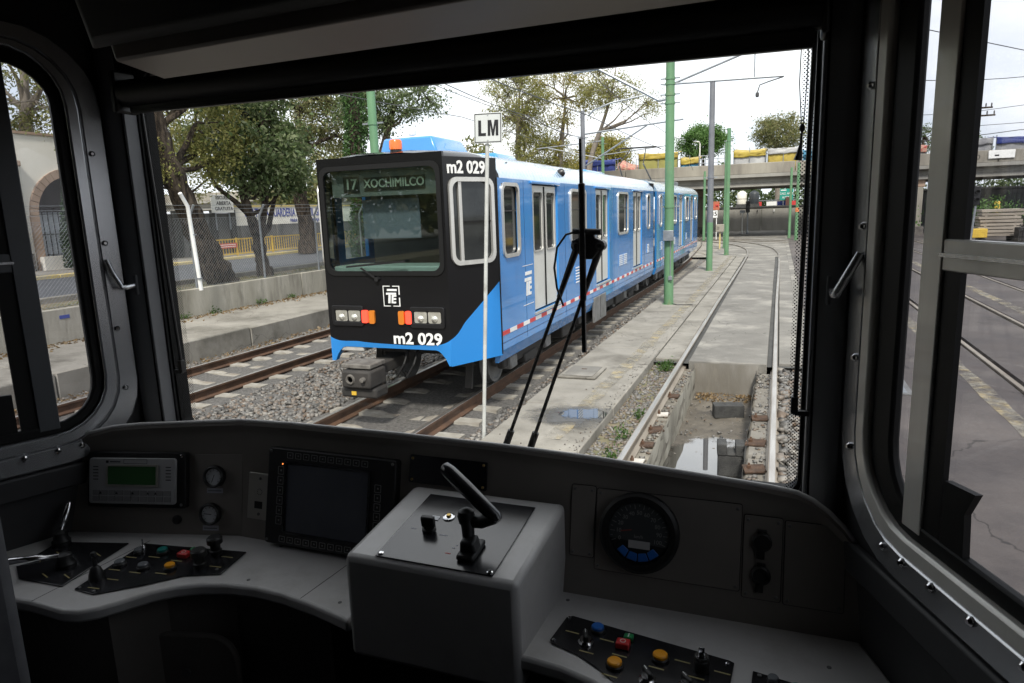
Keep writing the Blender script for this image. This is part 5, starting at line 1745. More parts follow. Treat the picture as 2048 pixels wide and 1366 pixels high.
def cloth(name, pts, m, parent, nu=10, nv=5, sag=0.12, seed=0):
    q = random.Random(seed)
    a, b_, c, d = [Vector(p) for p in pts]
    vs, fs = [], []
    for j in range(nv + 1):
        for i in range(nu + 1):
            u, v = i / nu, j / nv
            p = a.lerp(b_, u).lerp(d.lerp(c, u), v)
            s = sag * 4 * u * (1 - u)
            vs.append((p.x + q.uniform(-.02, .02), p.y + q.uniform(-.04, .04), p.z - s * (0.5 + 0.5 * v) + q.uniform(-.03, .03)))
    for j in range(nv):
        for i in range(nu):
            k = j * (nu + 1) + i
            fs.append((k, k + 1, k + nu + 2, k + nu + 1))
    o = B()
    o.add(vs, fs)
    ob = o.build(name, m, parent, smooth=True, ang=1.5)
    sd = ob.modifiers.new('cloth_thickness', 'SOLIDIFY')
    sd.thickness = 0.015
    return ob


def stall(label, x0, x1, z0, z1, mroof, mside, slope=0.25, yf=57.0, seed=0, drop=0.0):
    t = thing('market_stall', ((x0 + x1) / 2, yf + 1, 4.74), label, 'stall', 'stalls on the overpass')
    cloth('awning', [(x0 - 0.15, yf - 0.2, z1 - slope), (x1 + 0.15, yf - 0.2, z1 - slope - drop), (x1, yf + 2.4, z1 - drop), (x0, yf + 2.4, z1)], mroof, t, seed=seed)
    cloth('side_sheet', [(x0, yf - 0.1, 4.9), (x1, yf - 0.1, 4.9), (x1, yf - 0.1, z1 - slope - 0.05 - drop), (x0, yf - 0.1, z1 - slope - 0.05)], mside, t, sag=0.03, seed=seed + 1)
    cloth('front_flap', [(x0, yf - 0.2, z1 - slope - 0.45), (x1, yf - 0.2, z1 - slope - 0.40 - drop), (x1, yf - 0.22, z1 - slope - drop), (x0, yf - 0.22, z1 - slope)], mroof, t, sag=0.05, seed=seed + 2)
    for x in (x0, (x0 + x1) / 2, x1):
        for y in (yf - 0.15, yf + 2.3):
            o = B(); o.tube([(x, y, 4.74), (x, y, z1 - 0.1)], 0.03, 6); o.build('stall_pole', m_galv, t)
    return t


stall('stall under a dark blue tarpaulin above the train roof', -15.6, -12.6, 5.0, 6.75, m_tb, m_tb, 0.3, seed=1)
stall('stall draped in patterned red cloth beside the blue tarpaulin', -12.4, -10.9, 5.0, 6.55, m_tr, m_tr, 0.5, seed=2, drop=0.5)
stall('yellow roofed stall with olive sides behind the main green pole', -10.7, -7.6, 5.0, 7.0, m_ty, m_to, 0.25, seed=3)
stall('stall with pale blue poster sheet under a yellow roof edge', -7.4, -6.0, 5.0, 6.55, m_ty, m_tl, 0.35, seed=4)
stall('stall with white sheets under a yellow tarpaulin, right of the slim green pole', -3.4, -1.1, 5.0, 6.85, m_ty, m_tw, 0.35, seed=5)
stall('stall closed all round with bright yellow tarpaulin', -0.95, 1.25, 5.0, 6.75, m_tw, m_ty, 0.15, seed=6)
stall('light blue stall at the cab pillar', 1.5, 3.6, 5.0, 6.5, m_tl, m_tl, 0.2, seed=7)
stall('stall under red and white cloth beside the window bar', 7.6, 9.5, 5.0, 6.4, m_tr, m_tg, 0.3, seed=8)
stall('stall covered by a pale grey tarpaulin above the parapet sign', 10.2, 13.4, 5.0, 6.6, m_tg, m_tg, 0.2, seed=9)
stall('stall with sagging navy tarpaulin at the window edge', 13.6, 17.5, 5.0, 6.65, m_tb, m_tg, 0.25, seed=10)
rl = thing('guard_railing', (-4.9, 56.5, 5.54), 'grey steel guard railing on the overpass parapet', 'railing')
for z in (5.75, 6.05, 6.3):
    o = B(); o.tube([(-5.9, 56.4, z), (-3.6, 56.4, z)], 0.03, 6); o.build('rail', m_galv, rl)
for x in np.linspace(-5.9, -3.6, 6):
    o = B(); o.tube([(x, 56.4, 5.54), (x, 56.4, 6.32)], 0.025, 6); o.build('post', m_galv, rl)
sl = thing('street_lamp', (-6.05, 58, 4.74), 'slim white street lamp with curved head on the overpass', 'lamp')
o = B(); o.tube([(-6.05, 58, 4.74), (-6.05, 58, 7.35), (-6.12, 57.9, 7.5), (-6.35, 57.6, 7.52)], 0.045, 8); o.build('pole', m_white, sl, smooth=True)
B().box(-6.5, -6.28, 57.35, 57.7, 7.44, 7.56).build('lamp_head', m_galv, sl, bevel=0.03)

# ------------------------------------------------------------------ poles, signals and signs


def pole(name, label, x, y, h, r, m, group='green catenary poles', bands=(), upper=None, zsplit=None, lean=0.0):
    t = thing(name, (x, y, -0.05), label, 'pole', group)
    zs = zsplit or h
    o = B(); o.tube([(x, y, -0.1), (x + lean * zs / h, y, zs)], [r, lerp(r, r * 0.82, zs / h)], 16); o.build('shaft', m, t, smooth=True)
    if upper:
        o = B(); o.tube([(x + lean * zs / h, y, zs), (x + lean, y, h)], [lerp(r, r * 0.82, zs / h) - 0.002, r * 0.8], 16); o.build('upper_shaft', upper, t, smooth=True)
    for z in bands:
        rb = lerp(r, r * 0.82, z / h) + 0.014
        o = B(); o.lathe([(rb, 0), (rb, 0.06)], (x + lean * z / h, y, z), n=16); bd = o.build('band', m if not upper else upper, t)
        for s in (-1, 1):
            o = B(); o.bar((x + s * rb, y, z + 0.03), (x + s * (rb + 0.12), y, z + 0.03), 0.03, 0.03); o.build('bolt', m_galv, bd)
    o = B(); o.lathe([(r * 1.35, 0), (r * 1.3, 0.03)], (x, y, -0.02), n=16); o.build('base_plate', m, t)
    return t


mp = pole('catenary_pole', 'main green catenary pole with brackets and a grey box', -2.70, 18.62, 8.3, 0.128, m_green, bands=(5.15, 5.36, 5.62, 5.75, 6.22, 6.38, 2.55))
for pts, r, nm in ((((-2.82, 18.62, 6.32), (-5.25, 18.62, 6.17)), 0.042, 'top_tube'), (((-4.58, 18.62, 6.20), (-2.98, 18.62, 5.27)), 0.038, 'stay_tube'),
                   (((-2.82, 18.62, 5.28), (-3.0, 18.62, 5.26)), 0.03, 'insulator'), (((-3.35, 18.55, 5.42), (-4.2, 18.4, 5.28), (-4.62, 18.3, 5.13), (-4.75, 18.3, 5.02)), 0.02, 'steady_arm'),
                   (((-2.58, 18.62, 5.64), (-0.0, 18.62, 5.58)), 0.026, 'bracket_arm'), (((-2.58, 18.62, 5.66), (-0.1, 18.62, 6.46)), 0.026, 'stay_rod'),
                   (((-0.68, 18.62, 5.60), (-0.68, 18.62, 6.27)), 0.014, 'dropper'), (((-0.02, 18.62, 5.56), (-0.35, 18.62, 5.48), (-0.55, 18.62, 5.42), (-0.60, 18.62, 5.25)), 0.014, 'registration_arm')):
    o = B(); o.tube(pts, r, 8); o.build(nm, m_galv if nm != 'registration_arm' else m_wire, mp, smooth=True)
o = B(); o.lathe([(0.03, 0), (0.045, 0.03), (0.045, 0.09), (0.02, 0.12)], (-0.60, 18.62, 5.14), n=10); o.build('wire_clamp', m_wire, mp)
B().box(-2.82, -2.56, 18.36, 18.50, 1.70, 1.97).build('meter_box', m_galv, mp, bevel=0.01)
o = B(); o.tube([(-2.64, 18.49, 1.70), (-2.64, 18.49, 0.75)], 0.012, 6); o.build('conduit', m_galv, mp)
B().box(-2.69, -2.59, 18.44, 18.50, 0.66, 0.77).build('junction_box', m_galv, mp, bevel=0.006)
o = B(); o.tube([(-2.58, 18.55, 0.02), (-2.45, 18.4, 0.015), (-2.2, 18.5, 0.015), (-2.05, 18.45, 0.015)], 0.012, 6); o.build('ground_cable', m_wire, mp)
pole('catenary_pole', 'pole painted green below and dark grey above, second along the strip', -2.54, 28.5, 7.25, 0.125, m_green, bands=(3.6,), upper=m_polegrey, zsplit=1.9)
pole('catenary_pole', 'slim green pole with rust streaks, third along the strip', -2.50, 37.6, 6.35, 0.115, m_green, bands=(5.7,))
pole('catenary_pole', 'slim green pole just behind the third pole', -3.02, 43.8, 6.25, 0.115, m_green, bands=(5.6,))
pole('catenary_pole', 'thin green pole in front of the overpass beside the train tail', -5.2, 53.5, 5.0, 0.10, m_green)
pole('catenary_pole', 'thin green pole before the overpass, left of the dark rod', 0.74, 54.5, 5.0, 0.10, m_green)
t = pole('catenary_pole', 'green pole with orange band at the right end of the overpass view', 1.14, 51.3, 5.16, 0.115, m_green)
o = B(); o.lathe([(0.118, 0), (0.117, 0.28)], (1.14, 51.3, 1.9), n=14); o.build('orange_band', mat('orange_band_paint', (0.55, 0.17, 0.06), rough=0.7), t)
lpz = pole('catenary_pole', 'green catenary pole rising behind the train front', -7.05, 11.39, 8.0, 0.088, m_green, bands=(4.25, 5.6), lean=-0.0)
# second bracket pole far along the curve
t = pole('catenary_pole', 'distant green pole with crossarm above the train roof', -9.6, 40.0, 6.6, 0.10, m_green, bands=(6.2,))
for pts, r, nm in ((((-9.5, 40, 6.4), (-13.6, 40, 6.2)), 0.035, 'top_tube'), (((-12.9, 40, 6.2), (-9.6, 40, 5.4)), 0.03, 'stay_tube'), (((-9.6, 40, 5.6), (-6.0, 40, 5.9)), 0.03, 'bracket_arm')):
    o = B(); o.tube(pts, r, 6); o.build(nm, m_galv, t)
t = pole('catenary_pole', 'dark grey pole with long bracket tubes behind the LM sign', -7.0, 26.0, 6.2, 0.10, m_polegrey, bands=(5.2,))
for pts, r, nm in ((((-7.0, 26, 5.35), (-3.3, 26, 5.62)), 0.035, 'top_tube'), (((-6.9, 26, 4.2), (-4.6, 26, 5.5)), 0.03, 'stay_tube')):
    o = B(); o.tube(pts, r, 6); o.build(nm, m_galv, t)

# overhead wires
for k, (pts, lb) in enumerate((
        ([(-4.75, 2, 4.95), (-4.75, 18.3, 5.0), (-4.7, 40, 5.15), (-6.2, 55, 5.2)], 'contact wire strung over the blue train'),
        ([(-4.85, 2, 6.0), (-4.85, 10, 5.85), (-4.85, 18.6, 6.2), (-4.8, 30, 5.8), (-5.0, 40, 6.2)], 'upper carrying wire strung over the blue train'),
        ([(-9.2, 2, 5.2), (-9.2, 20, 5.5), (-9.3, 40, 5.5)], 'contact wire strung over the empty far track'),
        ([(-9.2, 2, 6.7), (-9.2, 12, 6.45), (-9.2, 26, 6.1), (-9.3, 40, 6.2)], 'carrying wire strung over the empty far track'),
        ([(-7.05, 11.4, 5.65), (-6.9, 20, 5.3), (-7.0, 26, 5.25)], 'slack wire between the two poles behind the train'),
        ([(2.0, 30, 9.5), (20.0, 52, 9.0)], 'thin wire crossing high over the yard'),
        ([(5.0, 55, 8.3), (13.0, 60, 8.5), (30, 64, 10.5)], 'power wire running up from the cross-armed pole'),
        ([(5.0, 58, 7.6), (13.0, 60, 7.5), (30, 62, 8.2)], 'power wire on the lower arm of the cross-armed pole'),
        ([(3.0, 40, 5.3), (12.0, 46, 6.0), (26, 50, 6.4)], 'yard tram wire sloping behind the window bar'),
        ([(6.0, 40, 8.2), (14.0, 50, 9.3), (26, 60, 12.0)], 'steep thin wire in the upper corner of the side window'))):
    t = thing('overhead_wire', pts[0], lb, 'wire', 'overhead wires')
    fine = []
    for a, c in zip(pts[:-1], pts[1:]):
        for i in range(6):
            u = i / 6
            p = Vector(a).lerp(Vector(c), u)
            p.z -= 0.12 * 4 * u * (1 - u)
            fine.append(tuple(p))
    fine.append(pts[-1])
    o = B(); o.tube(fine, 0.011 if pts[0][1] < 28 else 0.02, 5); o.build('strand', m_wire, t)

up_ = thing('power_pole', (13.3, 61, 0), 'dark timber power pole with two crossarms beyond the overpass', 'pole')
o = B(); o.tube([(13.3, 61, -0.3), (13.3, 61, 9.15)], [0.14, 0.09], 10); o.build('shaft', m_bark, up_)
for z, w in ((8.75, 0.85), (8.2, 1.05)):
    a = B().box(13.3 - w, 13.3 + w, 60.86, 60.94, z, z + 0.12).build('crossarm', m_bark, up_)
    for s in (-1, -0.55, 0.55, 1):
        o = B(); o.lathe([(0.03, 0), (0.05, 0.06), (0.05, 0.2), (0.02, 0.26)], (13.3 + s * (w - 0.08), 60.9, z + 0.12), n=8); o.build('insulator', m_basewall, a)

# LM sign by the track
m_postw = mat('dull_white_post', (0.50, 0.51, 0.49), (0.38, 0.385, 0.365), 7, 0.6, c3=(0.26, 0.25, 0.22), scale3=5, lo3=0.6, hi3=0.75)
lm = thing('track_sign', (-3.22, 7.2, 0), 'white square sign lettered LM on a slim white post', 'sign')
o = B(); o.tube([(-3.225, 7.2, -0.2), (-3.02, 7.2, 3.34)], 0.022, 10); o.build('post', m_postw, lm, smooth=True)
m_postp = mat('sign_white', (0.56, 0.58, 0.57), (0.50, 0.52, 0.51), 6, 0.5, c3=(0.40, 0.40, 0.38), scale3=9, lo3=0.62, hi3=0.8)
lx = Vector((0.9985, 0, -0.03)); lz = Vector((0.03, 0, 0.9985))
SF = lambda: B((-2.99, 7.165, 3.50), lx, lz, (0, -1, 0))
SF().box(-0.165, 0.165, -0.16, 0.16, 0.0, 0.008).build('plate', m_postp, lm, bevel=0.003)
for zz in (-0.13, 0.13):
    o = SF(); o.lathe([(0.006, 0), (0.006, 0.003)], (0.0, zz, 0.008), (0, 0, 1), 8); o.build('bolt', m_galv, lm)
SF().ring(rr(-0.156, 0.156, -0.151, 0.151, 0.006, 2), rr(-0.148, 0.148, -0.143, 0.143, 0.006, 2), 0.008, 0.010).build('border', m_black, lm)
o = SF(); o.prism([(-0.112, -0.082), (-0.022, -0.082), (-0.022, -0.052), (-0.078, -0.052), (-0.078, 0.082), (-0.112, 0.082)], 0.008, 0.011); o.build('lettering', m_black, lm)
o = SF(); o.prism([(0.0, -0.082), (0.030, -0.082), (0.030, 0.035), (0.050, -0.082), (0.074, -0.082), (0.094, 0.035), (0.094, -0.082), (0.124, -0.082), (0.124, 0.082), (0.082, 0.082), (0.062, -0.02), (0.042, 0.082), (0.0, 0.082)], 0.008, 0.011); o.build('lettering', m_black, lm)
# 35 sign, signals, box
s35 = thing('speed_sign', (-4.35, 54, 0), 'orange and white speed sign reading 35 beside the grey pole', 'sign')
o = B(); o.tube([(-4.35, 54, -0.1), (-4.35, 54, 2.4)], 0.03, 8); o.build('post', m_white, s35)
B().box(-4.8, -4.15, 53.93, 53.96, 2.18, 2.80).build('orange_plate', mat('orange_plate', (0.36, 0.10, 0.05), rough=0.6), s35)
B().box(-4.8, -4.28, 53.93, 53.96, 1.62, 2.14).build('white_plate', m_white, s35)
text('lettering', 'LM', 0.36, m_redp, s35, (-4.42, 53.92, 2.48), (1, 0, 0), (0, 0, 1), 0.004, 0.004)
text('lettering', '35', 0.46, m_black, s35, (-4.52, 53.92, 1.88), (1, 0, 0), (0, 0, 1), 0.004, 0.006)


def signal(label, x, y, zp, zt, tilt=0.0, r=0.06):
    t = thing('track_signal', (x, y, 0), label, 'signal', 'track signals')
    o = B(); o.tube([(x, y, -0.1), (x + tilt, y, zp)], r, 10); o.build('post', m_galv, t, smooth=True)
    o = B(); o.lathe([(r * 2.6, 0), (r * 1.6, 0.12), (r * 1.05, 0.35)], (x, y, -0.05), n=10); o.build('foot', m_galv, t)
    B().box(x + tilt - 0.17, x + tilt + 0.17, y - 0.12, y + 0.12, zp, zt).build('housing', m_black, t, bevel=0.04)
    for k in range(2):
        z = lerp(zp, zt, 0.3 + 0.4 * k)
        o = B(); o.lathe([(0.10, 0), (0.10, 0.14), (0.09, 0.14), (0.09, 0.02)], (x + tilt, y - 0.12, z), (0, -1, 0), 14); h = o.build('hood', m_black, t)
        o = B(); o.lathe([(0.085, 0.0), (0.085, 0.015), (0, 0.03)], (x + tilt, y - 0.12, z), (0, -1, 0), 12); o.build('lens', m_under, h)
    return t


signal('black two lamp signal on a grey post in front of the dark wall', -2.55, 64, 1.8, 2.75, r=0.07)
signal('black signal on a stout grey post beside the dark rod', 1.36, 33.6, 2.05, 3.15)
signal('black signal on a leaning grey post in front of the stacked planks', 9.85, 44.5, 2.05, 3.1, 0.12)
bx_ = thing('relay_box', (-3.25, 43.0, 0), 'cream box on a yellow post beside the third pole', 'box')
B().box(-3.48, -3.02, 42.85, 43.15, 0.98, 1.42).build('cabinet', m_bridge, bx_, bevel=0.02)
o = B(); o.tube([(-3.25, 43, -0.05), (-3.25, 43, 0.98)], 0.045, 8); o.build('post', m_kerb, bx_)
B().box(-3.42, -3.28, 42.84, 42.85, 1.1, 1.3).build('label_plate', m_yellow_worn, bx_)
pt = thing('marker_post', (-3.0, 64.5, 0), 'thin white marker post beside the two lamp signal', 'post')
o = B(); o.tube([(-3.0, 64.5, -0.05), (-3.0, 64.5, 1.8)], 0.045, 8); o.build('shaft', m_white, pt)
B().box(-3.22, -2.78, 64.43, 64.47, 1.75, 2.0).build('plate', m_galv, pt)

# stacked planks and the yellow trolley under the overpass
tim = mat('weathered_plank', (0.33, 0.29, 0.24), (0.22, 0.19, 0.155), 4, 0.9, squash=(0.2, 1, 1))
st_ = thing('plank_stack', (11.5, 46.5, 0), 'stack of weathered grey planks beside the leaning signal', 'stack')
for k in range(8):
    dx = R.uniform(-0.15, 0.15)
    B().box(10.55 + dx, 12.55 + dx, 46.0 + R.uniform(-0.05, 0.05), 47.2, 0.30 + k * 0.19, 0.30 + k * 0.19 + 0.15).build('plank', tim, st_, bevel=0.01, seg=1)
    if k < 7:
        for x in (10.8, 12.2):
            B().box(x, x + 0.12, 46.02, 47.2, 0.45 + k * 0.19, 0.49 + k * 0.19).build('spacer', tim, st_)
for x in (10.7, 12.2):
    B().box(x, x + 0.2, 46.05, 47.2, -0.02, 0.30).build('bearer', m_dark_conc, st_)
tr = thing('yellow_trolley', (10.3, 45.8, 0), 'low yellow steel trolley in front of the stacked planks', 'trolley')
B().box(9.8, 10.85, 45.4, 46.0, 0.25, 0.75).build('tub', m_yrail, tr, bevel=0.03)
for x in (9.98, 10.68):
    for y in (45.42, 45.98):
        o = B(); o.lathe([(0.12, 0), (0.12, 0.06)], (x, y - 0.03, 0.11), (0, 1, 0), 14); o.build('wheel', m_black, tr)
cr = thing('steel_crate', (12.9, 45.2, 0), 'dark wire crate of scrap beside the plank stack', 'crate')
for x in np.linspace(12.1, 13.9, 10):
    B().box(x, x + 0.03, 44.6, 44.63, 0, 1.0).build('crate_bar', m_iron, cr)
for z in (0.05, 0.35, 0.65, 0.97):
    B().box(12.1, 13.93, 44.63, 44.66, z, z + 0.03).build('crate_rail', m_iron, cr)
B().box(12.15, 13.9, 44.7, 45.7, 0.02, 0.8).build('scrap_fill', m_under, cr, bevel=0.05)
for x, y, lb in ((11.0, 52, 'short yellow bollard left of the pair under the overpass'), (12.8, 52, 'short yellow bollard right of the pair under the overpass')):
    t = thing('bollard', (x, y, 0), lb, 'bollard', 'bollards under the overpass')
    o = B(); o.lathe([(0.17, 0), (0.17, 2.1), (0.12, 2.2), (0, 2.22)], (x, y, -0.02), n=12); o.build('shaft', m_yrail, t, smooth=True)
    o = B(); o.lathe([(0.26, 0), (0.24, 0.08)], (x, y, -0.02), n=12); o.build('foot', m_dark_conc, t)
t = thing('roadside_shrub', (11.6, 51, 0), 'green shrub growing behind the plank stack', 'shrub')
pts = NP.normal(0, 1, (1500, 3)) * np.array([1.3, 0.4, 0.45]) + np.array([11.6, 51, 1.5])
pts = pts[pts[:, 2] > 0.05]
scatter_leaves('foliage', pts, 0.09, m_leaf_green, t)
o = B()
for k in range(6):
    o.tube([(11.6 + R.uniform(-.4, .4), 51, -0.05), (11.6 + R.uniform(-1.1, 1.1), 51 + R.uniform(-.2, .2), 1.5)], 0.02, 5)
o.build('stem', m_bark, t)
bw = thing('back_wall', (22, 70, 0), 'long dull wall closing the yard beyond the overpass', 'wall')
B().box(9.9, 60, 70, 70.4, -0.3, 3.1).build('wall_body', m_basewall, bw)
B().box(9.9, 60, 69.9, 70.5, 3.1, 3.25).build('coping', m_dark_conc, bw)

# ------------------------------------------------------------------ our own cab
m_lining = mat('shade_dark_lining', (0.045, 0.045, 0.047), (0.036, 0.036, 0.038), 3, 0.6, bump=0.05, bscale=60)  # darkened in colour to stand for the unlit cab
m_pillar = mat('pillar_grey', (0.19, 0.195, 0.205), (0.16, 0.165, 0.175), 3, 0.4)
m_ceil = mat('overhead_beige', (0.36, 0.325, 0.295), (0.31, 0.28, 0.255), 1.5, 0.45)
m_console = mat('console_grey', (0.56, 0.55, 0.535), (0.49, 0.48, 0.47), 3.5, 0.34, bump=0.08, bscale=220, bdist=0.002, c3=(0.42, 0.41, 0.39), scale3=9, lo3=0.5, hi3=0.76, rough2=0.5, coat=0.2, detail=9)
m_console_shade = mat('shaded_console_grey', (0.22, 0.20, 0.18), (0.18, 0.165, 0.15), 3.5, 0.5, bump=0.04, bscale=180, bdist=0.002)  # darker console grey: shade of driver-facing faces put into the colour
m_bplate = mat('black_gloss_plate', (0.010, 0.010, 0.012), (0.016, 0.016, 0.018), 5, 0.16, rough2=0.26, spec=0.9)
m_bplastic = mat('black_plastic', (0.012, 0.012, 0.012), rough=0.45)
m_frame = mat('window_aluminium', (0.62, 0.63, 0.65), (0.52, 0.53, 0.55), 9, 0.24, 0.75, squash=(1, 1, 0.08))
m_frame_lit = mat('lit_window_bar', (0.80, 0.78, 0.73), (0.66, 0.64, 0.59), 8, 0.28, 0.12, squash=(1, 1, 0.06), coat=0.5)  # light caught by the right window bars put into the colour
m_chrome = mat('chrome', (0.75, 0.75, 0.76), rough=0.12, metal=1.0)
m_hmi = mat('terminal_grey', (0.44, 0.44, 0.44), (0.39, 0.39, 0.39), 3, 0.4)
m_key = mat('membrane_key', (0.25, 0.25, 0.25), rough=0.5)
m_lcd = mat('green_lcd', (0.045, 0.13, 0.045), rough=0.25)
m_scr = mat('reflection_greyed_screen', (0.085, 0.09, 0.105), (0.065, 0.07, 0.085), 4, 0.14, spec=0.7)  # greyed so the colour stands in for reflected light
m_dial = mat('white_dial', (0.74, 0.76, 0.78), rough=0.4)
m_ddial = mat('dark_dial', (0.055, 0.06, 0.062), rough=0.3)
m_bluebtn = mat('blue_button', (0.02, 0.14, 0.50), rough=0.3, coat=0.3)
m_tealbtn = mat('teal_button', (0.01, 0.22, 0.19), rough=0.3, coat=0.3)
m_grnbtn = mat('green_button', (0.01, 0.28, 0.08), rough=0.3, coat=0.3)
m_redbtn = mat('red_button', (0.62, 0.03, 0.03), rough=0.3, coat=0.3)
m_ambbtn = mat('amber_button', (0.85, 0.36, 0.01), rough=0.3, coat=0.3)
m_greybtn = mat('clear_button', (0.16, 0.17, 0.18), rough=0.15, coat=0.5)
m_caption = mat('engraved_caption', (0.34, 0.29, 0.12), rough=0.6)
m_steelplate = mat('stainless_plate', (0.52, 0.50, 0.45), (0.46, 0.44, 0.40), 6, 0.35, 0.6)
m_brass = mat('brass', (0.60, 0.42, 0.14), rough=0.3, metal=0.9)
m_greytag = mat('tape_label', (0.42, 0.43, 0.48), rough=0.6)
m_seat = mat('seat_cloth', (0.055, 0.055, 0.06), (0.04, 0.04, 0.045), 20, 0.9)
m_cabglass = glass_mat('cab_glass', (0.985, 0.99, 0.985), f0=0.018)
m_sideglass = glass_mat('side_glass', (0.82, 0.825, 0.84))

m_frit = bpy.data.materials.new('dotted_frit')
m_frit.use_nodes = True
n_, l_ = m_frit.node_tree.nodes, m_frit.node_tree.links
tc_ = n_.new('ShaderNodeTexCoord')
mp_ = n_.new('ShaderNodeMapping')
mp_.inputs['Rotation'].default_value = (0, math.radians(45), 0)
mp_.inputs['Scale'].default_value = (1, 0, 1)
vo_ = n_.new('ShaderNodeTexVoronoi')
vo_.inputs['Scale'].default_value = 185
vo_.inputs['Randomness'].default_value = 0.0
lt_ = n_.new('ShaderNodeMath'); lt_.operation = 'LESS_THAN'; lt_.inputs[1].default_value = 0.29
tr_ = n_.new('ShaderNodeBsdfTransparent')
mxs_ = n_.new('ShaderNodeMixShader')
n_['Principled BSDF'].inputs['Base Color'].default_value = (0.01, 0.01, 0.01, 1)
l_.new(tc_.outputs['Object'], mp_.inputs[0]); l_.new(mp_.outputs[0], vo_.inputs['Vector']); l_.new(vo_.outputs['Distance'], lt_.inputs[0])
l_.new(lt_.outputs[0], mxs_.inputs[0]); l_.new(tr_.outputs[0], mxs_.inputs[1]); l_.new(n_['Principled BSDF'].outputs[0], mxs_.inputs[2])
l_.new(mxs_.outputs[0], n_['Material Output'].inputs['Surface'])

m_bar_shaded = mat('shaded_window_bar', (0.075, 0.08, 0.088), (0.06, 0.064, 0.07), 3, 0.4)  # dark copy for the same bars on the left, shade in the colour
cab = thing('tram_cab', (-0.83, 0, 0.93), 'dark interior of our own driving cab with windscreen and side windows', 'cab')
KR, KL = Vector((0.13, 1.53, 0)), Vector((-1.80, 1.53, 0))
ER, EL = Vector((0.384, -0.923, 0)), Vector((-0.384, -0.923, 0))
UP = Vector((0, 0, 1))
SL = 1.10

# shell: floor, ceiling, side and rear walls
plan = [(KR.x, KR.y), (KR.x + ER.x * SL, KR.y + ER.y * SL), (KR.x + ER.x * SL, -1.5), (KL.x + EL.x * SL, -1.5), (KL.x + EL.x * SL, KL.y + EL.y * SL), (KL.x, KL.y)]
B().prism(plan, 0.85, 0.93).build('floor', mat('cab_floor', (0.03, 0.03, 0.03), (0.02, 0.02, 0.02), 8, 0.7), cab)
B().prism([(KR.x + 0.05, 1.62), (plan[1][0] + 0.06, plan[1][1]), (plan[2][0] + 0.06, -1.56), (plan[3][0] - 0.06, -1.56), (plan[4][0] - 0.06, plan[4][1]), (KL.x - 0.05, 1.62)], 3.30, 3.36).build('ceiling', m_lining, cab)
B().box(plan[1][0], plan[1][0] + 0.06, -1.5, plan[1][1], 0.85, 3.34).build('side_wall', m_lining, cab)
B().box(plan[4][0] - 0.06, plan[4][0], -1.5, plan[4][1], 0.85, 3.34).build('side_wall', m_lining, cab)
B().box(plan[3][0], plan[2][0], -1.56, -1.5, 0.85, 3.34).build('rear_wall', m_bplastic, cab)  # unseen; blackened to cut light bounced from the rear
B().box(-1.2, -0.4, -1.5, -1.48, 0.93, 2.9).build('rear_door', m_lining, cab, bevel=0.01)

# front wall round the windscreen
NR = 6
b = B()
b.ring(rr(-1.82, 0.15, 0.85, 3.34, 0.002, NR), rr(-1.735, 0.066, 1.96, 3.03, (0.03, 0.09, 0.09, 0.03), NR), 1.545, 1.585, 1)
b.build('front_wall', m_lining, cab, smooth=True, ang=0.4)
wsn = B()
wsn.ring(rr(-1.75, 0.081, 1.95, 3.045, (0.03, 0.10, 0.10, 0.03), NR), rr(-1.728, 0.059, 1.968, 3.022, (0.03, 0.085, 0.085, 0.03), NR), 1.552, 1.595, 1)
wsn = wsn.build('windscreen', m_seal, cab, smooth=True, ang=0.4)
B().prism(rr(-1.74, 0.071, 1.955, 3.035, (0.03, 0.09, 0.09, 0.03), NR), 1.566, 1.572, 1).build('pane', m_cabglass, wsn)
B().quad((0.034, 1.564, 1.97), (0.064, 1.564, 1.97), (0.064, 1.564, 2.95), (0.034, 1.564, 2.95)).build('dotted_edge', m_frit, wsn)
B().quad((-1.733, 1.564, 1.97), (-1.675, 1.564, 1.97), (-1.675, 1.564, 3.0), (-1.733, 1.564, 3.0)).build('dotted_edge', m_frit, wsn)
for x0, x1 in ((0.068, 0.076), (-1.748, -1.740)):          # pale trim beads beside the glass
    B().box(x0, x1, 1.500, 1.544, 1.97, 3.0).build('trim_bead', m_pillar, wsn, bevel=0.003)

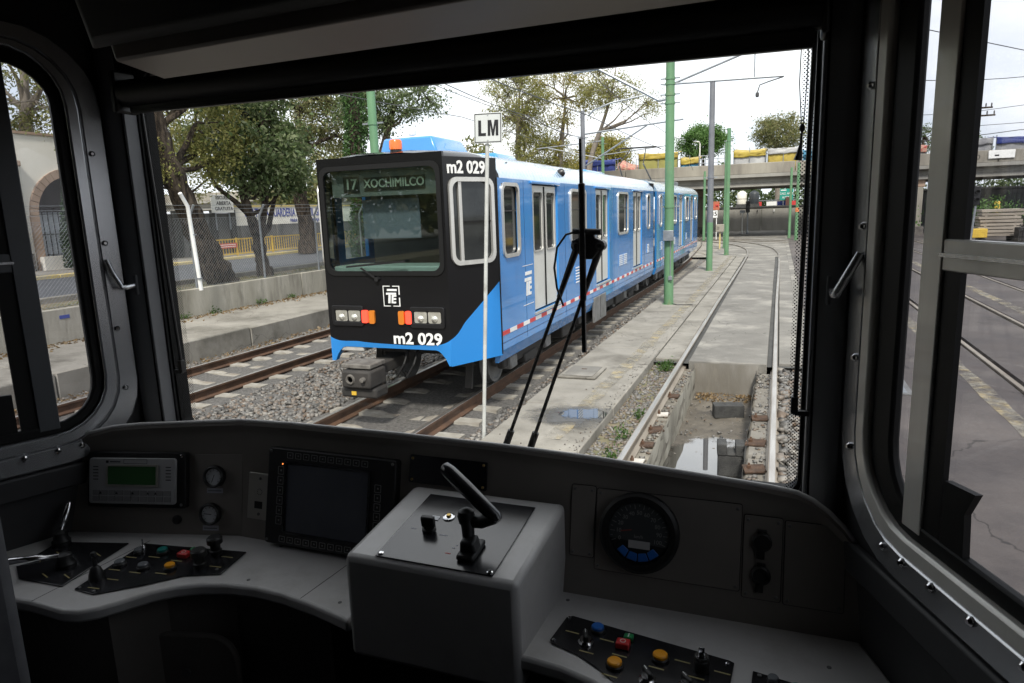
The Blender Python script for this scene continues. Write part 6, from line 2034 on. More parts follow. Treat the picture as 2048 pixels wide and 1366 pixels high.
# angled side windows
for K, E, sgn_ in ((KR, ER, 1), (KL, EL, -1)):
    nin = Vector((-E.y * -1, 0, 0))
    nin = Vector((E.y, -E.x, 0)) if sgn_ > 0 else Vector((-E.y, E.x, 0))      # towards the inside
    F = lambda: B((K.x, K.y, 0), E, UP, nin)
    b = F()
    b.ring(rr(0.0, SL, 0.85, 3.34, 0.002, NR), rr(0.165, 0.84, 2.035, 3.06, 0.13, NR), -0.016, 0.0)
    b.build('corner_wall', m_lining, cab, smooth=True, ang=0.4)
    b = F()
    b.ring(rr(0.045, 0.95, 1.930, 3.13, 0.21, NR), rr(0.10, 0.89, 1.985, 3.09, 0.17, NR), 0.0, 0.016)
    w = b.build('side_window', m_frame, cab, bevel=0.005)
    b = F()
    b.ring(rr(0.10, 0.89, 1.985, 3.09, 0.17, NR), rr(0.135, 0.86, 2.02, 3.07, 0.145, NR), -0.004, 0.018)
    b.build('inner_frame', m_frame_lit if sgn_ > 0 else m_frame, w, bevel=0.006)
    b = F()
    b.ring(rr(0.135, 0.86, 2.02, 3.07, 0.145, NR), rr(0.20 if sgn_ > 0 else 0.16, 0.81, 2.05, 3.03, 0.12, NR), -0.014, 0.006)
    b.build('rubber_seal', m_seal, w, bevel=0.006)
    F().prism(rr(0.15, 0.85, 2.03, 3.06, 0.12, NR), -0.011, -0.008).build('pane', m_sideglass, w)
    a0 = 0.252 if sgn_ > 0 else 0.262
    F().box(a0, a0 + 0.052, 2.035, 3.05, -0.0075, 0.007).build('mullion', m_frame_lit if sgn_ > 0 else m_bar_shaded, w, bevel=0.003)  # same bar: lit colour on the right, shaded colour on the left
    F().box(a0 + 0.052, a0 + 0.092, 2.035, 3.05, -0.0075, 0.002).build('black_sash', m_seal, w)
    F().box(a0 + 0.045, 0.83, 2.485, 2.535, -0.0075, 0.005).build('sliding_rail', m_frame_lit if sgn_ > 0 else m_bar_shaded, w, bevel=0.003)
    F().box(a0 + 0.045, 0.83, 2.507, 2.513, 0.005, 0.008).build('rail_groove', m_frame, w)
    F().prism([(a0 + 0.10, 2.05), (a0 + 0.155, 2.05), (a0 + 0.15, 2.12), (a0 + 0.17, 2.16), (a0 + 0.10, 2.155)], -0.0075, 0.004).build('catch', m_seal, w)
    for (s, z) in [(s_, 1.975) for s_ in (0.22, 0.28, 0.36, 0.455, 0.56, 0.68)] + [(0.085, z_) for z_ in (2.12, 2.3, 2.55, 2.8)]:
        o = F(); o.lathe([(0.008, 0.0), (0.008, 0.006), (0.004, 0.010), (0, 0.010)], (s, z, 0.014), (0, 0, 1), 10); o.build('bolt', m_chrome, w, smooth=True, ang=0.5)
    F().box(0.0, SL, 1.86, 1.925, 0.0, 0.02).build('window_ledge', m_lining, w, bevel=0.006)
    # grab handle on the pillar
    p0 = Vector((0.105 if sgn_ > 0 else -1.775, 1.495, 2.425))
    p3 = K + E * 0.088 + UP * 2.50 + nin * 0.02
    p1 = p0 + Vector((0.0, -0.035, -0.005))
    p2 = K + E * 0.07 + UP * 2.43 + nin * 0.05
    o = B(); o.tube([p0, p1, (p1 + p2) / 2 + Vector((0, -0.006, -0.004)), p2, p2.lerp(p3, 0.5) + Vector((0, -0.004, 0)), p3], 0.0085, 10)
    hd = o.build('grab_handle', m_frame, cab, smooth=True, ang=1.2)
    B().box(p0.x - 0.012, p0.x + 0.012, 1.485, 1.50, 2.395, 2.455).build('handle_plate', m_pillar, hd, bevel=0.004)
    xk = K.x
    B().box(min(xk - 0.012, xk + 0.03 * sgn_), max(xk + 0.012, xk + 0.03 * sgn_), 1.512, 1.590, 0.86, 3.33).build('corner_post', m_lining, cab)
    # rounded pillar cover in the corner between windscreen and side window
    o = B()
    c0 = Vector((0.080 if sgn_ > 0 else -1.752, 1.500, 0))
    c1 = Vector((0.128 if sgn_ > 0 else -1.798, 1.478, 0))
    c2 = K + E * 0.040
    arc = [c0, c0.lerp(c1, 0.55) + Vector((0, -0.006, 0)), c1, c1.lerp(c2, 0.5) + nin * 0.006, c2]
    vs = [(p.x, p.y, z) for z in (1.80, 3.31) for p in arc]
    o.add(vs, [(i, i + 1, 6 + i, 5 + i) for i in range(4)])
    o.build('pillar_cover', m_pillar, cab, smooth=True, ang=1.5)

# overhead unit above the windscreen
b = B()
b.hexa([(-1.35, 1.285, 2.930), (-1.285, 1.105, 2.930), (0.30, 1.05, 2.938), (0.30, 1.285, 2.938)],
       [(-1.365, 1.295, 3.31), (-1.31, 1.03, 3.31), (0.34, 0.99, 3.31), (0.34, 1.295, 3.31)])
ov = b.build('overhead_unit', m_ceil, cab, bevel=0.006)
b = B()
b.hexa([(-1.33, 1.095, 2.955), (-1.29, 1.06, 2.965), (0.32, 1.005, 2.972), (0.30, 1.042, 2.960)],
       [(-1.36, 1.02, 3.30), (-1.30, 0.97, 3.30), (0.36, 0.92, 3.30), (0.34, 0.98, 3.30)])
b.build('overhead_shade_skin', m_lining, ov, bevel=0.006)  # dark skin painting the backlit shade of the unit's near face
B().box(-1.02, 0.075, 1.488, 1.502, 2.955, 3.08).build('blind_cassette', m_bplastic, cab)
B().hexa([(-1.35, 1.488, 3.0), (-1.02, 1.488, 2.98), (-1.02, 1.502, 2.98), (-1.35, 1.502, 3.0)], [(-1.35, 1.488, 3.08), (-1.02, 1.488, 3.08), (-1.02, 1.502, 3.08), (-1.35, 1.502, 3.08)]).build('blind_cassette', m_bplastic, cab)
# roller blind
rb = thing('roller_blind', (-0.8, 1.46, 2.9), 'black rolled up sun blind hung across the top of the windscreen', 'blind')
b = B(); b.tube([(-1.68, 1.465, 2.952), (0.060, 1.465, 2.945)], 0.036, 18); b.build('roll', m_bplastic, rb, smooth=True)
B().hexa([(-1.665, 1.458, 2.905), (0.050, 1.458, 2.885), (0.050, 1.464, 2.885), (-1.665, 1.464, 2.905)], [(-1.665, 1.458, 2.95), (0.050, 1.458, 2.94), (0.050, 1.464, 2.94), (-1.665, 1.464, 2.95)]).build('fabric_edge', m_bplastic, rb)
B().hexa([(-1.66, 1.454, 2.898), (0.048, 1.454, 2.878), (0.048, 1.470, 2.878), (-1.66, 1.470, 2.898)], [(-1.66, 1.454, 2.908), (0.048, 1.454, 2.888), (0.048, 1.470, 2.888), (-1.66, 1.470, 2.908)]).build('bottom_bar', m_bplastic, rb, bevel=0.002)
for x0, x1, zz in ((-1.70, -1.68, 2.95), (0.060, 0.074, 2.945)):
    B().box(x0, x1, 1.43, 1.50, zz - 0.05, zz + 0.06).build('bracket', m_bplastic, rb, bevel=0.006)
for x, zt, dx in ((0.052, 2.93, -0.007), (-1.672, 2.92, 0.03)):
    o = B(); o.tube([(x, 1.50, zt), (x + dx, 1.50, 2.17)], 0.0048, 8); rd = o.build('guide_rod', m_bplastic, rb)
    B().box(x + dx - 0.008, x + dx + 0.006, 1.492, 1.508, 2.163, 2.20).build('rod_socket', m_bplastic, rd, bevel=0.002)
    s = 1 if x > -1 else -1
    B().box(min(x + dx, x + dx + s * 0.028), max(x + dx, x + dx + s * 0.028), 1.494, 1.506, 2.160, 2.170).build('rod_foot', m_bplastic, rd)
cd = thing('blind_cord', (0.035, 1.47, 2.9), 'thin knotted pull cord with tassel hanging from the blind', 'cord')
for x0, x1 in ((0.0285, 0.0340), (0.0415, 0.0375)):
    o = B(); o.tube([(x0, 1.475, 2.91), (x0 - 0.001, 1.475, 2.82), (x1, 1.475, 2.742)], 0.0011, 6); o.build('strand', m_bplastic, cd)
o = B(); o.lathe([(0.002, 0), (0.0055, 0.005), (0.005, 0.011), (0.002, 0.016)], (0.0355, 1.475, 2.730), n=10); o.build('knot', m_bplastic, cd, smooth=True)
o = B(); o.tube([(0.0355, 1.475, 2.732), (0.0345, 1.475, 2.71), (0.032, 1.475, 2.690), (0.030, 1.475, 2.678)], [0.002, 0.0025, 0.0055, 0.008], 8); o.build('tassel', m_bplastic, cd)

# wiper outside the glass
wy = 1.625
wi = thing('windscreen_wiper', (-0.62, wy, 2.0), 'black parallel arm wiper parked upright in the middle of the windscreen', 'wiper')
for (x0, x1) in ((-0.662, -0.456), (-0.592, -0.398)):
    a, c = Vector((x0, wy, 1.985)), Vector((x1, wy + 0.004, 2.512))
    o = B(); o.tube([a, a.lerp(c, 0.08)], 0.0095, 8); ar_ = o.build('arm', m_bplastic, wi)
    o = B(); o.tube([a.lerp(c, 0.06), a.lerp(c, 0.78)], 0.0048, 8); o.build('arm_rod', m_bplastic, ar_)
    o = B(); o.tube([a.lerp(c, 0.76), c], [0.0065, 0.0095], 8); o.build('arm_sleeve', m_bplastic, ar_)
    o = B(); o.lathe([(0.013, -0.012), (0.013, 0.014), (0.006, 0.018)], tuple(c), (0, -1, 0), 12); o.build('pivot', m_bplastic, ar_)
o = B(); o.prism([(-0.468, 2.525), (-0.455, 2.50), (-0.44, 2.48), (-0.415, 2.48), (-0.40, 2.50), (-0.388, 2.522), (-0.41, 2.532), (-0.41, 2.552), (-0.45, 2.552), (-0.45, 2.532)], wy - 0.012, wy + 0.006, 1); o.build('carrier', m_bplastic, wi, bevel=0.003)
o = B(); o.tube([(-0.462, wy - 0.012, 2.548), (-0.393, wy - 0.012, 2.545)], 0.0075, 10); o.build('cross_pin', m_bplastic, wi)
B().hexa([(-0.4445, wy - 0.012, 2.25), (-0.4345, wy - 0.012, 2.25), (-0.4345, wy - 0.002, 2.25), (-0.4445, wy - 0.002, 2.25)], [(-0.4445, wy - 0.012, 2.762), (-0.4385, wy - 0.012, 2.762), (-0.4385, wy - 0.002, 2.762), (-0.4445, wy - 0.002, 2.762)]).build('blade', m_bplastic, wi)
B().box(-0.446, -0.430, wy - 0.02, wy - 0.012, 2.38, 2.66).build('blade_spine', m_bplastic, wi, bevel=0.003)
o = B(); o.tube([(-0.455, wy - 0.01, 2.547), (-0.48, wy - 0.012, 2.540), (-0.503, wy - 0.012, 2.51), (-0.512, wy - 0.01, 2.46), (-0.507, wy - 0.008, 2.41), (-0.492, wy - 0.005, 2.365)], 0.0028, 8); o.build('washer_hose', m_bplastic, wi, smooth=True)

# ------------------------------------------------------------------ driver's console
con = thing('driver_console', (-0.8, 1.2, 0.93), 'grey driving console with gauges, screens, switches and control lever', 'console')
TT = math.atan2(0.07, 0.31)
A14 = math.radians(14)


def PN():                                                  # straight instrument panel: u right, v up, w towards the driver
    ey = Vector((0, math.sin(TT), math.cos(TT)))
    ex = Vector((1, 0, 0))
    return B((0, 1.40, 1.72), ex, ey, ex.cross(ey))


def PL():                                                  # angled left end; u grows to the left (negated)
    ex = Vector((math.cos(A14), math.sin(A14), 0))
    ey = Vector((-math.sin(A14), math.cos(A14), 0)) * math.sin(TT) + UP * math.cos(TT)
    return B((-1.40, 1.40, 1.72), ex, ey, ex.cross(ey))


def back_y(x):
    return 1.40 + (min(0.0, x + 1.40)) * math.tan(A14)


st = [(-2.12, 1.82), (-2.02, 1.87), (-1.95, 1.925), (-1.90, 1.975), (-1.85, 2.008), (-1.78, 2.025), (-1.70, 2.032), (-1.40, 2.044), (-1.23, 2.048), (-0.9, 2.048), (-0.6, 2.044), (-0.37, 2.036), (-0.15, 2.023), (0.0, 2.013), (0.055, 2.007), (0.085, 1.995), (0.115, 1.975), (0.145, 1.948), (0.17, 1.915), (0.20, 1.87), (0.30, 1.80)]
vs, fs = [], []
for x, zt in st:
    y0 = back_y(x)
    ytop = y0 + (zt - 0.04 - 1.72) * math.tan(TT)
    vs += [(x, y0, 1.66), (x, y0, 1.72), (x, ytop, zt - 0.040), (x, ytop - 0.004, zt - 0.026), (x, ytop - 0.014, zt - 0.010), (x, ytop - 0.012, zt - 0.002), (x, ytop - 0.003, zt), (x, 1.545 if x > -1.74 and x < 0.07 else ytop + 0.05, zt - 0.05), (x, 1.545 if x > -1.74 and x < 0.07 else ytop + 0.05, 1.66)]
for i in range(len(st) - 1):
    for k in range(8):
        a = i * 9 + k
        fs.append((a, a + 1, a + 10, a + 9))
b = B(); b.add(vs, fs)
b.build('instrument_panel', m_console_shade, con, smooth=True, ang=0.6)
# added pale tube painting the lit highlight along the cowl edge
o = B()
pts = []
for x, zt in st[3:-2]:
    ytop = back_y(x) + (zt - 0.04 - 1.72) * math.tan(TT)
    pts.append((x, ytop - 0.006, zt + 0.0015))
o.tube(pts, 0.0055, 10)
o.build('cowl_highlight', m_console, con, smooth=True, ang=1.5)

# desk with its scooped front edge
front = [(-2.2, 0.90), (-1.80, 0.955), (-1.645, 0.972), (-1.53, 0.968), (-1.487, 0.979), (-1.455, 1.004), (-1.425, 1.045), (-1.393, 1.096), (-1.35, 1.135), (-1.30, 1.162), (-1.24, 1.18), (-1.16, 1.190), (-1.082, 1.188), (-0.98, 1.172), (-0.885, 1.150), (-0.86, 1.14)]
back = [(-0.86, 1.42), (-1.40, 1.42), (-1.8, back_y(-1.8) + 0.02), (-2.2, back_y(-2.2) + 0.02)]
b = B(); b.prism(front + back, 1.690, 1.722)
b.build('desk', m_console, con, bevel=0.008)
front2 = [(-0.47, 1.145), (-0.44, 1.145), (-0.369, 1.138), (-0.301, 1.12), (-0.23, 1.085), (-0.16, 1.03), (-0.08, 0.96), (0.0, 0.90), (0.10, 0.85), (0.34, 0.80)]
b = B(); b.prism(front2 + [(0.36, 1.0), (0.24, 1.25), (0.18, 1.42), (-0.47, 1.42)], 1.690, 1.722)
b.build('desk', m_console, con, bevel=0.008)
for x0_, y0_, x1_, y1_ in ((-1.640, 0.975, -1.625, 1.30), (-1.02, 1.186, -1.00, 1.40)):
    o = B(); o.bar((x0_, y0_, 1.7222), (x1_, y1_, 1.7222), 0.0014, 0.0008); o.build('desk_joint', m_bplastic, con)
for x_, y_ in ((-1.20, 1.215), (-0.92, 1.20), (-0.92, 1.385), (-1.24, 1.385), (-0.42, 1.37), (0.12, 1.30)):
    o = B(); o.lathe([(0.0045, 0), (0.0045, 0.0012), (0.002, 0.002), (0, 0.002)], (x_, y_, 1.722), n=10); o.build('desk_screw', m_steelgrey, con)
# kick panels below, with a hatch
kick = [(-2.2, 1.0), (-1.66, 1.03), (-1.49, 1.05), (-1.42, 1.16), (-1.27, 1.235), (-1.0, 1.26)]
for (a, c) in zip(kick[:-1], kick[1:]):
    B().hexa([(a[0], a[1], 0.93), (c[0], c[1], 0.93), (c[0], c[1] + 0.1, 0.93), (a[0], a[1] + 0.1, 0.93)],
             [(a[0], a[1], 1.69), (c[0], c[1], 1.69), (c[0], c[1] + 0.1, 1.69), (a[0], a[1] + 0.1, 1.69)]).build('kick_panel', m_console_shade, con)
B().box(-1.0, 0.3, 1.36, 1.42, 0.93, 1.69).build('kick_panel', m_lining, con)  # lining colour used as shade in the recess below the pedestal
d = Vector((kick[4][0] - kick[2][0], kick[4][1] - kick[2][1], 0))
hu = Vector((0.97, 0.24, 0)).normalized()
o = B((-1.40, 1.175, 0), hu, UP, Vector((hu.y, -hu.x, 0)))
o.prism(rr(-0.10, 0.16, 1.05, 1.575, 0.07), 0.012, 0.030)
ht = o.build('hatch', m_console_shade, con, bevel=0.005)
o = B((-1.40, 1.175, 0), hu, UP, Vector((hu.y, -hu.x, 0)))
o.lathe([(0.012, 0), (0.012, 0.006)], (0.02, 1.47, 0.030), (0, 0, 1), 12); o.build('latch', m_steelgrey, ht)
o = B((-1.40, 1.175, 0), hu, UP, Vector((hu.y, -hu.x, 0)))
o.box(-0.03, 0.075, 1.40, 1.425, 0.030, 0.034); o.build('label_plate', m_bplastic, ht)


def screw(F, u, v, w, parent, m=m_steelgrey, r=0.0042):
    o = F(); o.lathe([(r, 0), (r, 0.0018), (r * 0.6, 0.003), (0, 0.003)], (u, v, w), (0, 0, 1), 10)
    s = o.build('screw', m, parent)
    return s


# keypad terminal on the left end
u0, u1, v0, v1 = -0.455, -0.150, 0.080, 0.238
term = PL().prism(rr(u0, u1, v0, v1, 0.006, 3), 0.0, 0.020).build('keypad_terminal', m_bplastic, con, bevel=0.002)
PL().prism(rr(-0.443, -0.176, 0.092, 0.222, 0.008, 3), 0.020, 0.030).build('faceplate', m_hmi, term, bevel=0.002)
PL().ring(rr(-0.388, -0.228, 0.142, 0.204, 0.002, 2), rr(-0.383, -0.233, 0.147, 0.199, 0.002, 2), 0.030, 0.034).build('display_bezel', m_steelplate, term)
PL().box(-0.383, -0.233, 0.147, 0.199, 0.0305, 0.0315).build('display', m_lcd, term)
for r_, vv in ((10, 0.116), (10, 0.099)):
    for k in range(10):
        u = -0.430 + k * 0.0245
        kk = PL().prism(rr(u, u + 0.021, vv, vv + 0.0145, 0.002, 2), 0.030, 0.0315).build('key', m_key, term)
for u, vv, tri in ((-0.405, 0.123, '^'), (-0.355, 0.123, '<'), (-0.305, 0.123, '>'), (-0.258, 0.123, 'v'), (-0.235, 0.123, '^')):
    o = PL(); o.prism([(u - 0.004, vv - 0.003), (u + 0.004, vv - 0.003), (u, vv + 0.004)], 0.0316, 0.0322); o.build('key_symbol', m_bplastic, term)
for u in (-0.430, -0.205):
    for k in range(5):
        PL().box(u, u + 0.016, 0.160 + k * 0.009, 0.1625 + k * 0.009, 0.030, 0.0306).build('legend', m_bplastic, term)
PL().box(-0.39, -0.382, 0.208, 0.215, 0.030, 0.0306).build('logo_mark', m_bplastic, term)
PL().box(-0.378, -0.345, 0.210, 0.213, 0.030, 0.0306).build('logo_line', m_bplastic, term)
PL().ring(rr(-0.335, -0.262, 0.2065, 0.219, 0.001, 1), rr(-0.334, -0.263, 0.2075, 0.218, 0.001, 1), 0.030, 0.0306).build('plate_outline', m_bplastic, term)
screw(PL, -0.163, 0.228, 0.020, term, m_chrome)
screw(PL, -0.163, 0.09, 0.020, term)
o = PL(); o.lathe([(0.013, 0), (0.013, 0.006), (0.008, 0.008)], (-0.187, 0.044, 0), (0, 0, 1), 14); o.build('blanking_cap', m_bplastic, con)

# pressure gauges on their plate
gp = PL().prism(rr(-0.135, 0.012, 0.008, 0.232, 0.003, 2), 0.0, 0.003).build('gauge_plate', m_console_shade, con, bevel=0.001)
for u, v in ((-0.069, 0.170), (-0.081, 0.064)):
    o = PL(); o.lathe([(0.031, 0.003), (0.031, 0.018), (0.027, 0.022), (0.024, 0.019), (0.024, 0.012), (0, 0.012)], (u, v, 0), (0, 0, 1), 28)
    g_ = o.build('pressure_gauge', m_bplastic, con, smooth=True, ang=0.5)
    o = PL(); o.lathe([(0.0238, 0), (0.0238, 0.001)], (u, v, 0.0125), (0, 0, 1), 24); o.build('dial', m_dial, g_)
    for k in range(9):
        t = math.radians(225 - k * 33.75)
        o = PL(); o.bar((u + 0.017 * math.cos(t), v + 0.017 * math.sin(t), 0.014), (u + 0.0215 * math.cos(t), v + 0.0215 * math.sin(t), 0.014), 0.0012, 0.0004); o.build('tick', m_bplastic, g_)
    t = math.radians(250 if v > 0.1 else 175)
    o = PL(); o.bar((u - 0.006 * math.cos(t), v - 0.006 * math.sin(t), 0.015), (u + 0.017 * math.cos(t), v + 0.017 * math.sin(t), 0.015), 0.0018, 0.0006); o.build('needle', m_bplastic, g_)
    PL().box(u - 0.026, u + 0.022, v - 0.048, v - 0.034, 0.003, 0.004).build('tape_label', m_greytag, g_)
    PL().box(u - 0.022, u + 0.018, v - 0.0425, v - 0.0405, 0.004, 0.0044).build('print', m_bplastic, g_)

# socket plate
sp = PN().prism(rr(-1.371, -1.291, 0.058, 0.187, 0.002, 2), 0.0, 0.004).build('socket_plate', m_steelplate, con, bevel=0.001)
PN().box(-1.347, -1.320, 0.088, 0.108, 0.004, 0.0046).build('jack', m_bplastic, sp)
for v in (0.073, 0.172):
    screw(PN, -1.331, v, 0.004, sp)
for k in range(10):
    t = k * 0.628
    o = PN(); o.lathe([(0.0013, 0), (0.0013, 0.0005)], (-1.331 + 0.008 * math.cos(t), 0.135 + 0.008 * math.sin(t), 0.004), (0, 0, 1), 6); o.build('speaker_hole', m_bplastic, sp)

# large screen
sc = PN().prism(rr(-1.285, -0.885, 0.008, 0.268, 0.008, 3), 0.0, 0.030).build('display_unit', m_bplastic, con, bevel=0.003)
PN().ring(rr(-1.226, -0.956, 0.040, 0.236, 0.004, 2), rr(-1.219, -0.963, 0.047, 0.229, 0.002, 2), 0.030, 0.034).build('screen_bezel', m_bplate, sc)
PN().box(-1.219, -0.963, 0.047, 0.229, 0.0302, 0.0312).build('screen', m_scr, sc)


def outline_key(u, v, a=0.019, c=0.016):
    o = PN(); o.ring(rr(u, u + a, v, v + c, 0.001, 1), rr(u + 0.0012, u + a - 0.0012, v + 0.0012, v + c - 0.0012, 0.001, 1), 0.030, 0.0308); k_ = o.build('soft_key', m_key, sc)
    PN().box(u + a * 0.4, u + a * 0.62, v + c * 0.4, v + c * 0.62, 0.030, 0.0306).build('key_symbol', m_key, sc)


for k in range(10):
    outline_key(-1.222 + k * 0.0262, 0.243)
    outline_key(-1.236 + k * 0.0262, 0.016)
for k in range(6):
    outline_key(-1.250, 0.062 + k * 0.027, 0.019, 0.022)
    outline_key(-0.944, 0.062 + k * 0.024, 0.019, 0.020)
for u, v in ((-1.276, 0.258), (-0.894, 0.258), (-1.276, 0.018)):
    screw(PN, u, v, 0.030, sc)
o = PN(); o.lathe([(0.0022, 0), (0, 0.002)], (-1.236, 0.226, 0.030), (0, 0, 1), 8); o.build('status_lamp', mat('orange_status_lamp', (0.8, 0.2, 0.02), rough=0.4, emit=((1, 0.25, 0.05), 1.5)), sc)
# blank black plate
bp2 = PN().prism(rr(-0.86, -0.645, 0.214, 0.284, 0.004, 3), 0.0, 0.005).build('blank_plate', m_bplate, con, bevel=0.001)
for u in (-0.851, -0.654):
    for v in (0.222, 0.276):
        screw(PN, u, v, 0.005, bp2, m_brass, 0.0035)

# right hand plates and speedometer
for (a, c, e, g_) in ((-0.428, -0.372, 0.092, 0.255), (-0.368, -0.052, 0.068, 0.252), (-0.046, 0.030, 0.058, 0.232), (0.036, 0.150, 0.056, 0.229)):
    p = PN().prism(rr(a, c, e, g_, 0.004, 3), 0.0012, 0.0040).build('cover_plate', m_console_shade, con, bevel=0.001)
    PN().ring(rr(a - 0.0016, c + 0.0016, e - 0.0016, g_ + 0.0016, 0.005, 3), rr(a, c, e, g_, 0.004, 3), 0.0005, 0.0012).build('joint_line', m_bplastic, p)
    for u, v in ((a + 0.008, e + 0.009), (c - 0.008, g_ - 0.009), (c - 0.008, e + 0.009), (a + 0.008, g_ - 0.009)):
        screw(PN, u, v, 0.004, p, m_steelgrey, 0.0036)
    if a == -0.046:
        for v in (0.180, 0.110):
            o = PN(); o.lathe([(0.020, 0), (0.020, 0.010), (0.016, 0.013), (0, 0.013)], (-0.009, v, 0.004), (0, 0, 1), 18)
            k_ = o.build('key_switch', m_bplastic, p)
            PN().box(-0.020, -0.003, v - 0.036, v - 0.012, 0.004, 0.012).build('switch_tab', m_bplastic, p, bevel=0.002)
            PN().box(-0.018, 0.000, v + 0.012, v + 0.026, 0.004, 0.012).build('switch_tab', m_bplastic, p, bevel=0.002)
su, sv = -0.267, 0.166
o = PN(); o.lathe([(0.089, 0.004), (0.089, 0.022), (0.082, 0.028), (0.070, 0.026), (0.068, 0.018), (0, 0.018)], (su, sv, 0), (0, 0, 1), 48)
sm = o.build('speedometer', m_bplastic, con, smooth=True, ang=0.5)
o = PN()
arc_ = [(su + 0.0675 * math.cos(math.radians(a)), sv + 0.0675 * math.sin(math.radians(a))) for a in range(-22, 203, 9)]
o.prism(arc_, 0.0182, 0.0192); o.build('dial', m_ddial, sm)
for k in range(23):
    t = math.radians(200 - k * 10)
    L0 = 0.054 if k % 2 == 0 else 0.059
    o = PN(); o.bar((su + L0 * math.cos(t), sv + L0 * math.sin(t), 0.0197), (su + 0.064 * math.cos(t), sv + 0.064 * math.sin(t), 0.0197), 0.0013, 0.0005); o.build('tick', m_key, sm)
for k in range(11):
    t = math.radians(200 - k * 22)
    ey = Vector((0, math.sin(TT), math.cos(TT)))
    p = PN().P((su + 0.045 * math.cos(t), sv + 0.045 * math.sin(t), 0.0196))
    text('numeral', str(k * 10), 0.0125, m_key, sm, p, (1, 0, 0), ey, 0.0003)
p = PN().P((su, sv - 0.008, 0.0196)); text('unit_text', 'km/h', 0.010, m_key, sm, p, (1, 0, 0), (0, math.sin(TT), math.cos(TT)), 0.0003)
o = PN(); o.bar((su - 0.016, sv + 0.006, 0.0205), (su - 0.040, sv + 0.001, 0.0205), 0.002, 0.0006); o.build('needle', mat('needle_red', (0.30, 0.06, 0.05), rough=0.5), sm)
PN().box(su - 0.022, su + 0.026, sv - 0.034, sv - 0.017, 0.0192, 0.0200).build('odometer', m_hmi, sm)
for k in range(4):
    t = math.radians(-128 + k * 25)
    c, s_ = math.cos(t), math.sin(t)
    o = PN(); o.prism([(su + r_ * math.cos(t + d_), sv + r_ * math.sin(t + d_)) for r_, d_ in ((0.045, -0.19), (0.063, -0.19), (0.063, 0.19), (0.045, 0.19))], 0.0182, 0.0225)
    o.build('blue_key', m_bluebtn, sm, bevel=0.0015)

# desk button panels
DZ = 1.722


def dplate(pts, nm='switch_panel'):
    o = B(); o.prism(pts, DZ + 0.0005, DZ + 0.0045)
    p = o.build(nm, m_bplate, con, bevel=0.0012)
    return p


def button(p, x, y, m, r=0.013, h=0.012, ringm=None):
    o = B(); o.lathe([(r * 1.22, 0), (r * 1.22, 0.005), (r * 1.05, 0.007)], (x, y, DZ + 0.0045), n=18); o.build('collar', ringm or m_bplastic, p, smooth=True, ang=0.6)
    o = B(); o.lathe([(r, 0), (r, h), (r * 0.85, h + 0.002), (0, h + 0.0025)], (x, y, DZ + 0.0045), n=18); o.build('push_button', m, p, smooth=True, ang=0.6)


def sqbutton(p, x, y, m, sym, w=0.015, h=0.014):
    B().box(x - w, x + w, y - w * 0.8, y + w * 0.8, DZ + 0.0045, DZ + 0.0045 + h).build('push_button', m, p, bevel=0.003)
    if sym == 'O':
        o = B((x, y, DZ + 0.0045 + h)); o.ring(rr(-0.006, 0.006, -0.006, 0.006, 0.0059, 4), rr(-0.0045, 0.0045, -0.0045, 0.0045, 0.0044, 4), 0, 0.0006); o.build('symbol', m_white, p)
    else:
        B().box(x - 0.0012, x + 0.0012, y - 0.006, y + 0.006, DZ + 0.0045 + h, DZ + 0.0051 + h).build('symbol', m_white, p)


def knob(p, x, y, ang_, r=0.0125, h=0.022):
    o = B(); o.lathe([(r * 1.3, 0), (r * 1.3, 0.003), (r, 0.006), (r * 0.92, 0.010), (0, 0.010)], (x, y, DZ + 0.0045), n=18); o.build('collar', m_chrome, p, smooth=True, ang=0.6)
    c, s_ = math.cos(ang_), math.sin(ang_)
    B((x, y, DZ + 0.0045), (c, s_, 0), (-s_, c, 0)).box(-r * 1.15, r * 1.15, -r * 0.4, r * 0.4, 0.008, h).build('rotary_knob', m_bplastic, p, bevel=0.003)
    B((x, y, DZ + 0.0045), (c, s_, 0), (-s_, c, 0)).box(r * 0.2, r * 1.1, -0.0009, 0.0009, h, h + 0.0006).build('pointer', m_white, p)


def caption(p, x, y, w=0.03, rz=0.0):
    c, s_ = math.cos(rz), math.sin(rz)
    B((x, y, DZ + 0.0045), (c, s_, 0), (-s_, c, 0)).box(-w / 2, w / 2, -0.0016, 0.0016, 0.0, 0.0004).build('caption', m_caption, p)


pa_ = dplate([(-1.844, 1.075), (-1.775, 1.035), (-1.628, 1.043), (-1.666, 1.266), (-1.87, 1.21)])
for (x, y, tip) in ((-1.712, 1.116, (-1.785, 1.02, 1.775)), (-1.850, 1.205, (-1.875, 1.262, 1.822))):
    o = B(); o.lathe([(0.024, 0), (0.024, 0.010), (0.019, 0.016), (0.017, 0.034), (0.008, 0.040)], (x, y, DZ + 0.0045), n=18); lv = o.build('lever_base', m_bplastic, pa_, smooth=True, ang=0.6)
    a, c = Vector((x, y, DZ + 0.035)), Vector(tip)
    o = B(); o.tube([a, a.lerp(c, 0.35), a.lerp(c, 0.4), a.lerp(c, 0.95), c], [0.006, 0.007, 0.010, 0.012, 0.009], 14); o.build('chrome_lever', m_chrome, pa_, smooth=True, ang=0.8)
for x, y in ((-1.72, 1.065), (-1.69, 1.19), (-1.80, 1.16), (-1.66, 1.08)):
    caption(pa_, x, y, 0.035, -0.3)
pb_ = dplate([(-1.584, 1.043), (-1.516, 1.040), (-1.431, 1.112), (-1.37, 1.176), (-1.285, 1.212), (-1.305, 1.325), (-1.62, 1.278)])
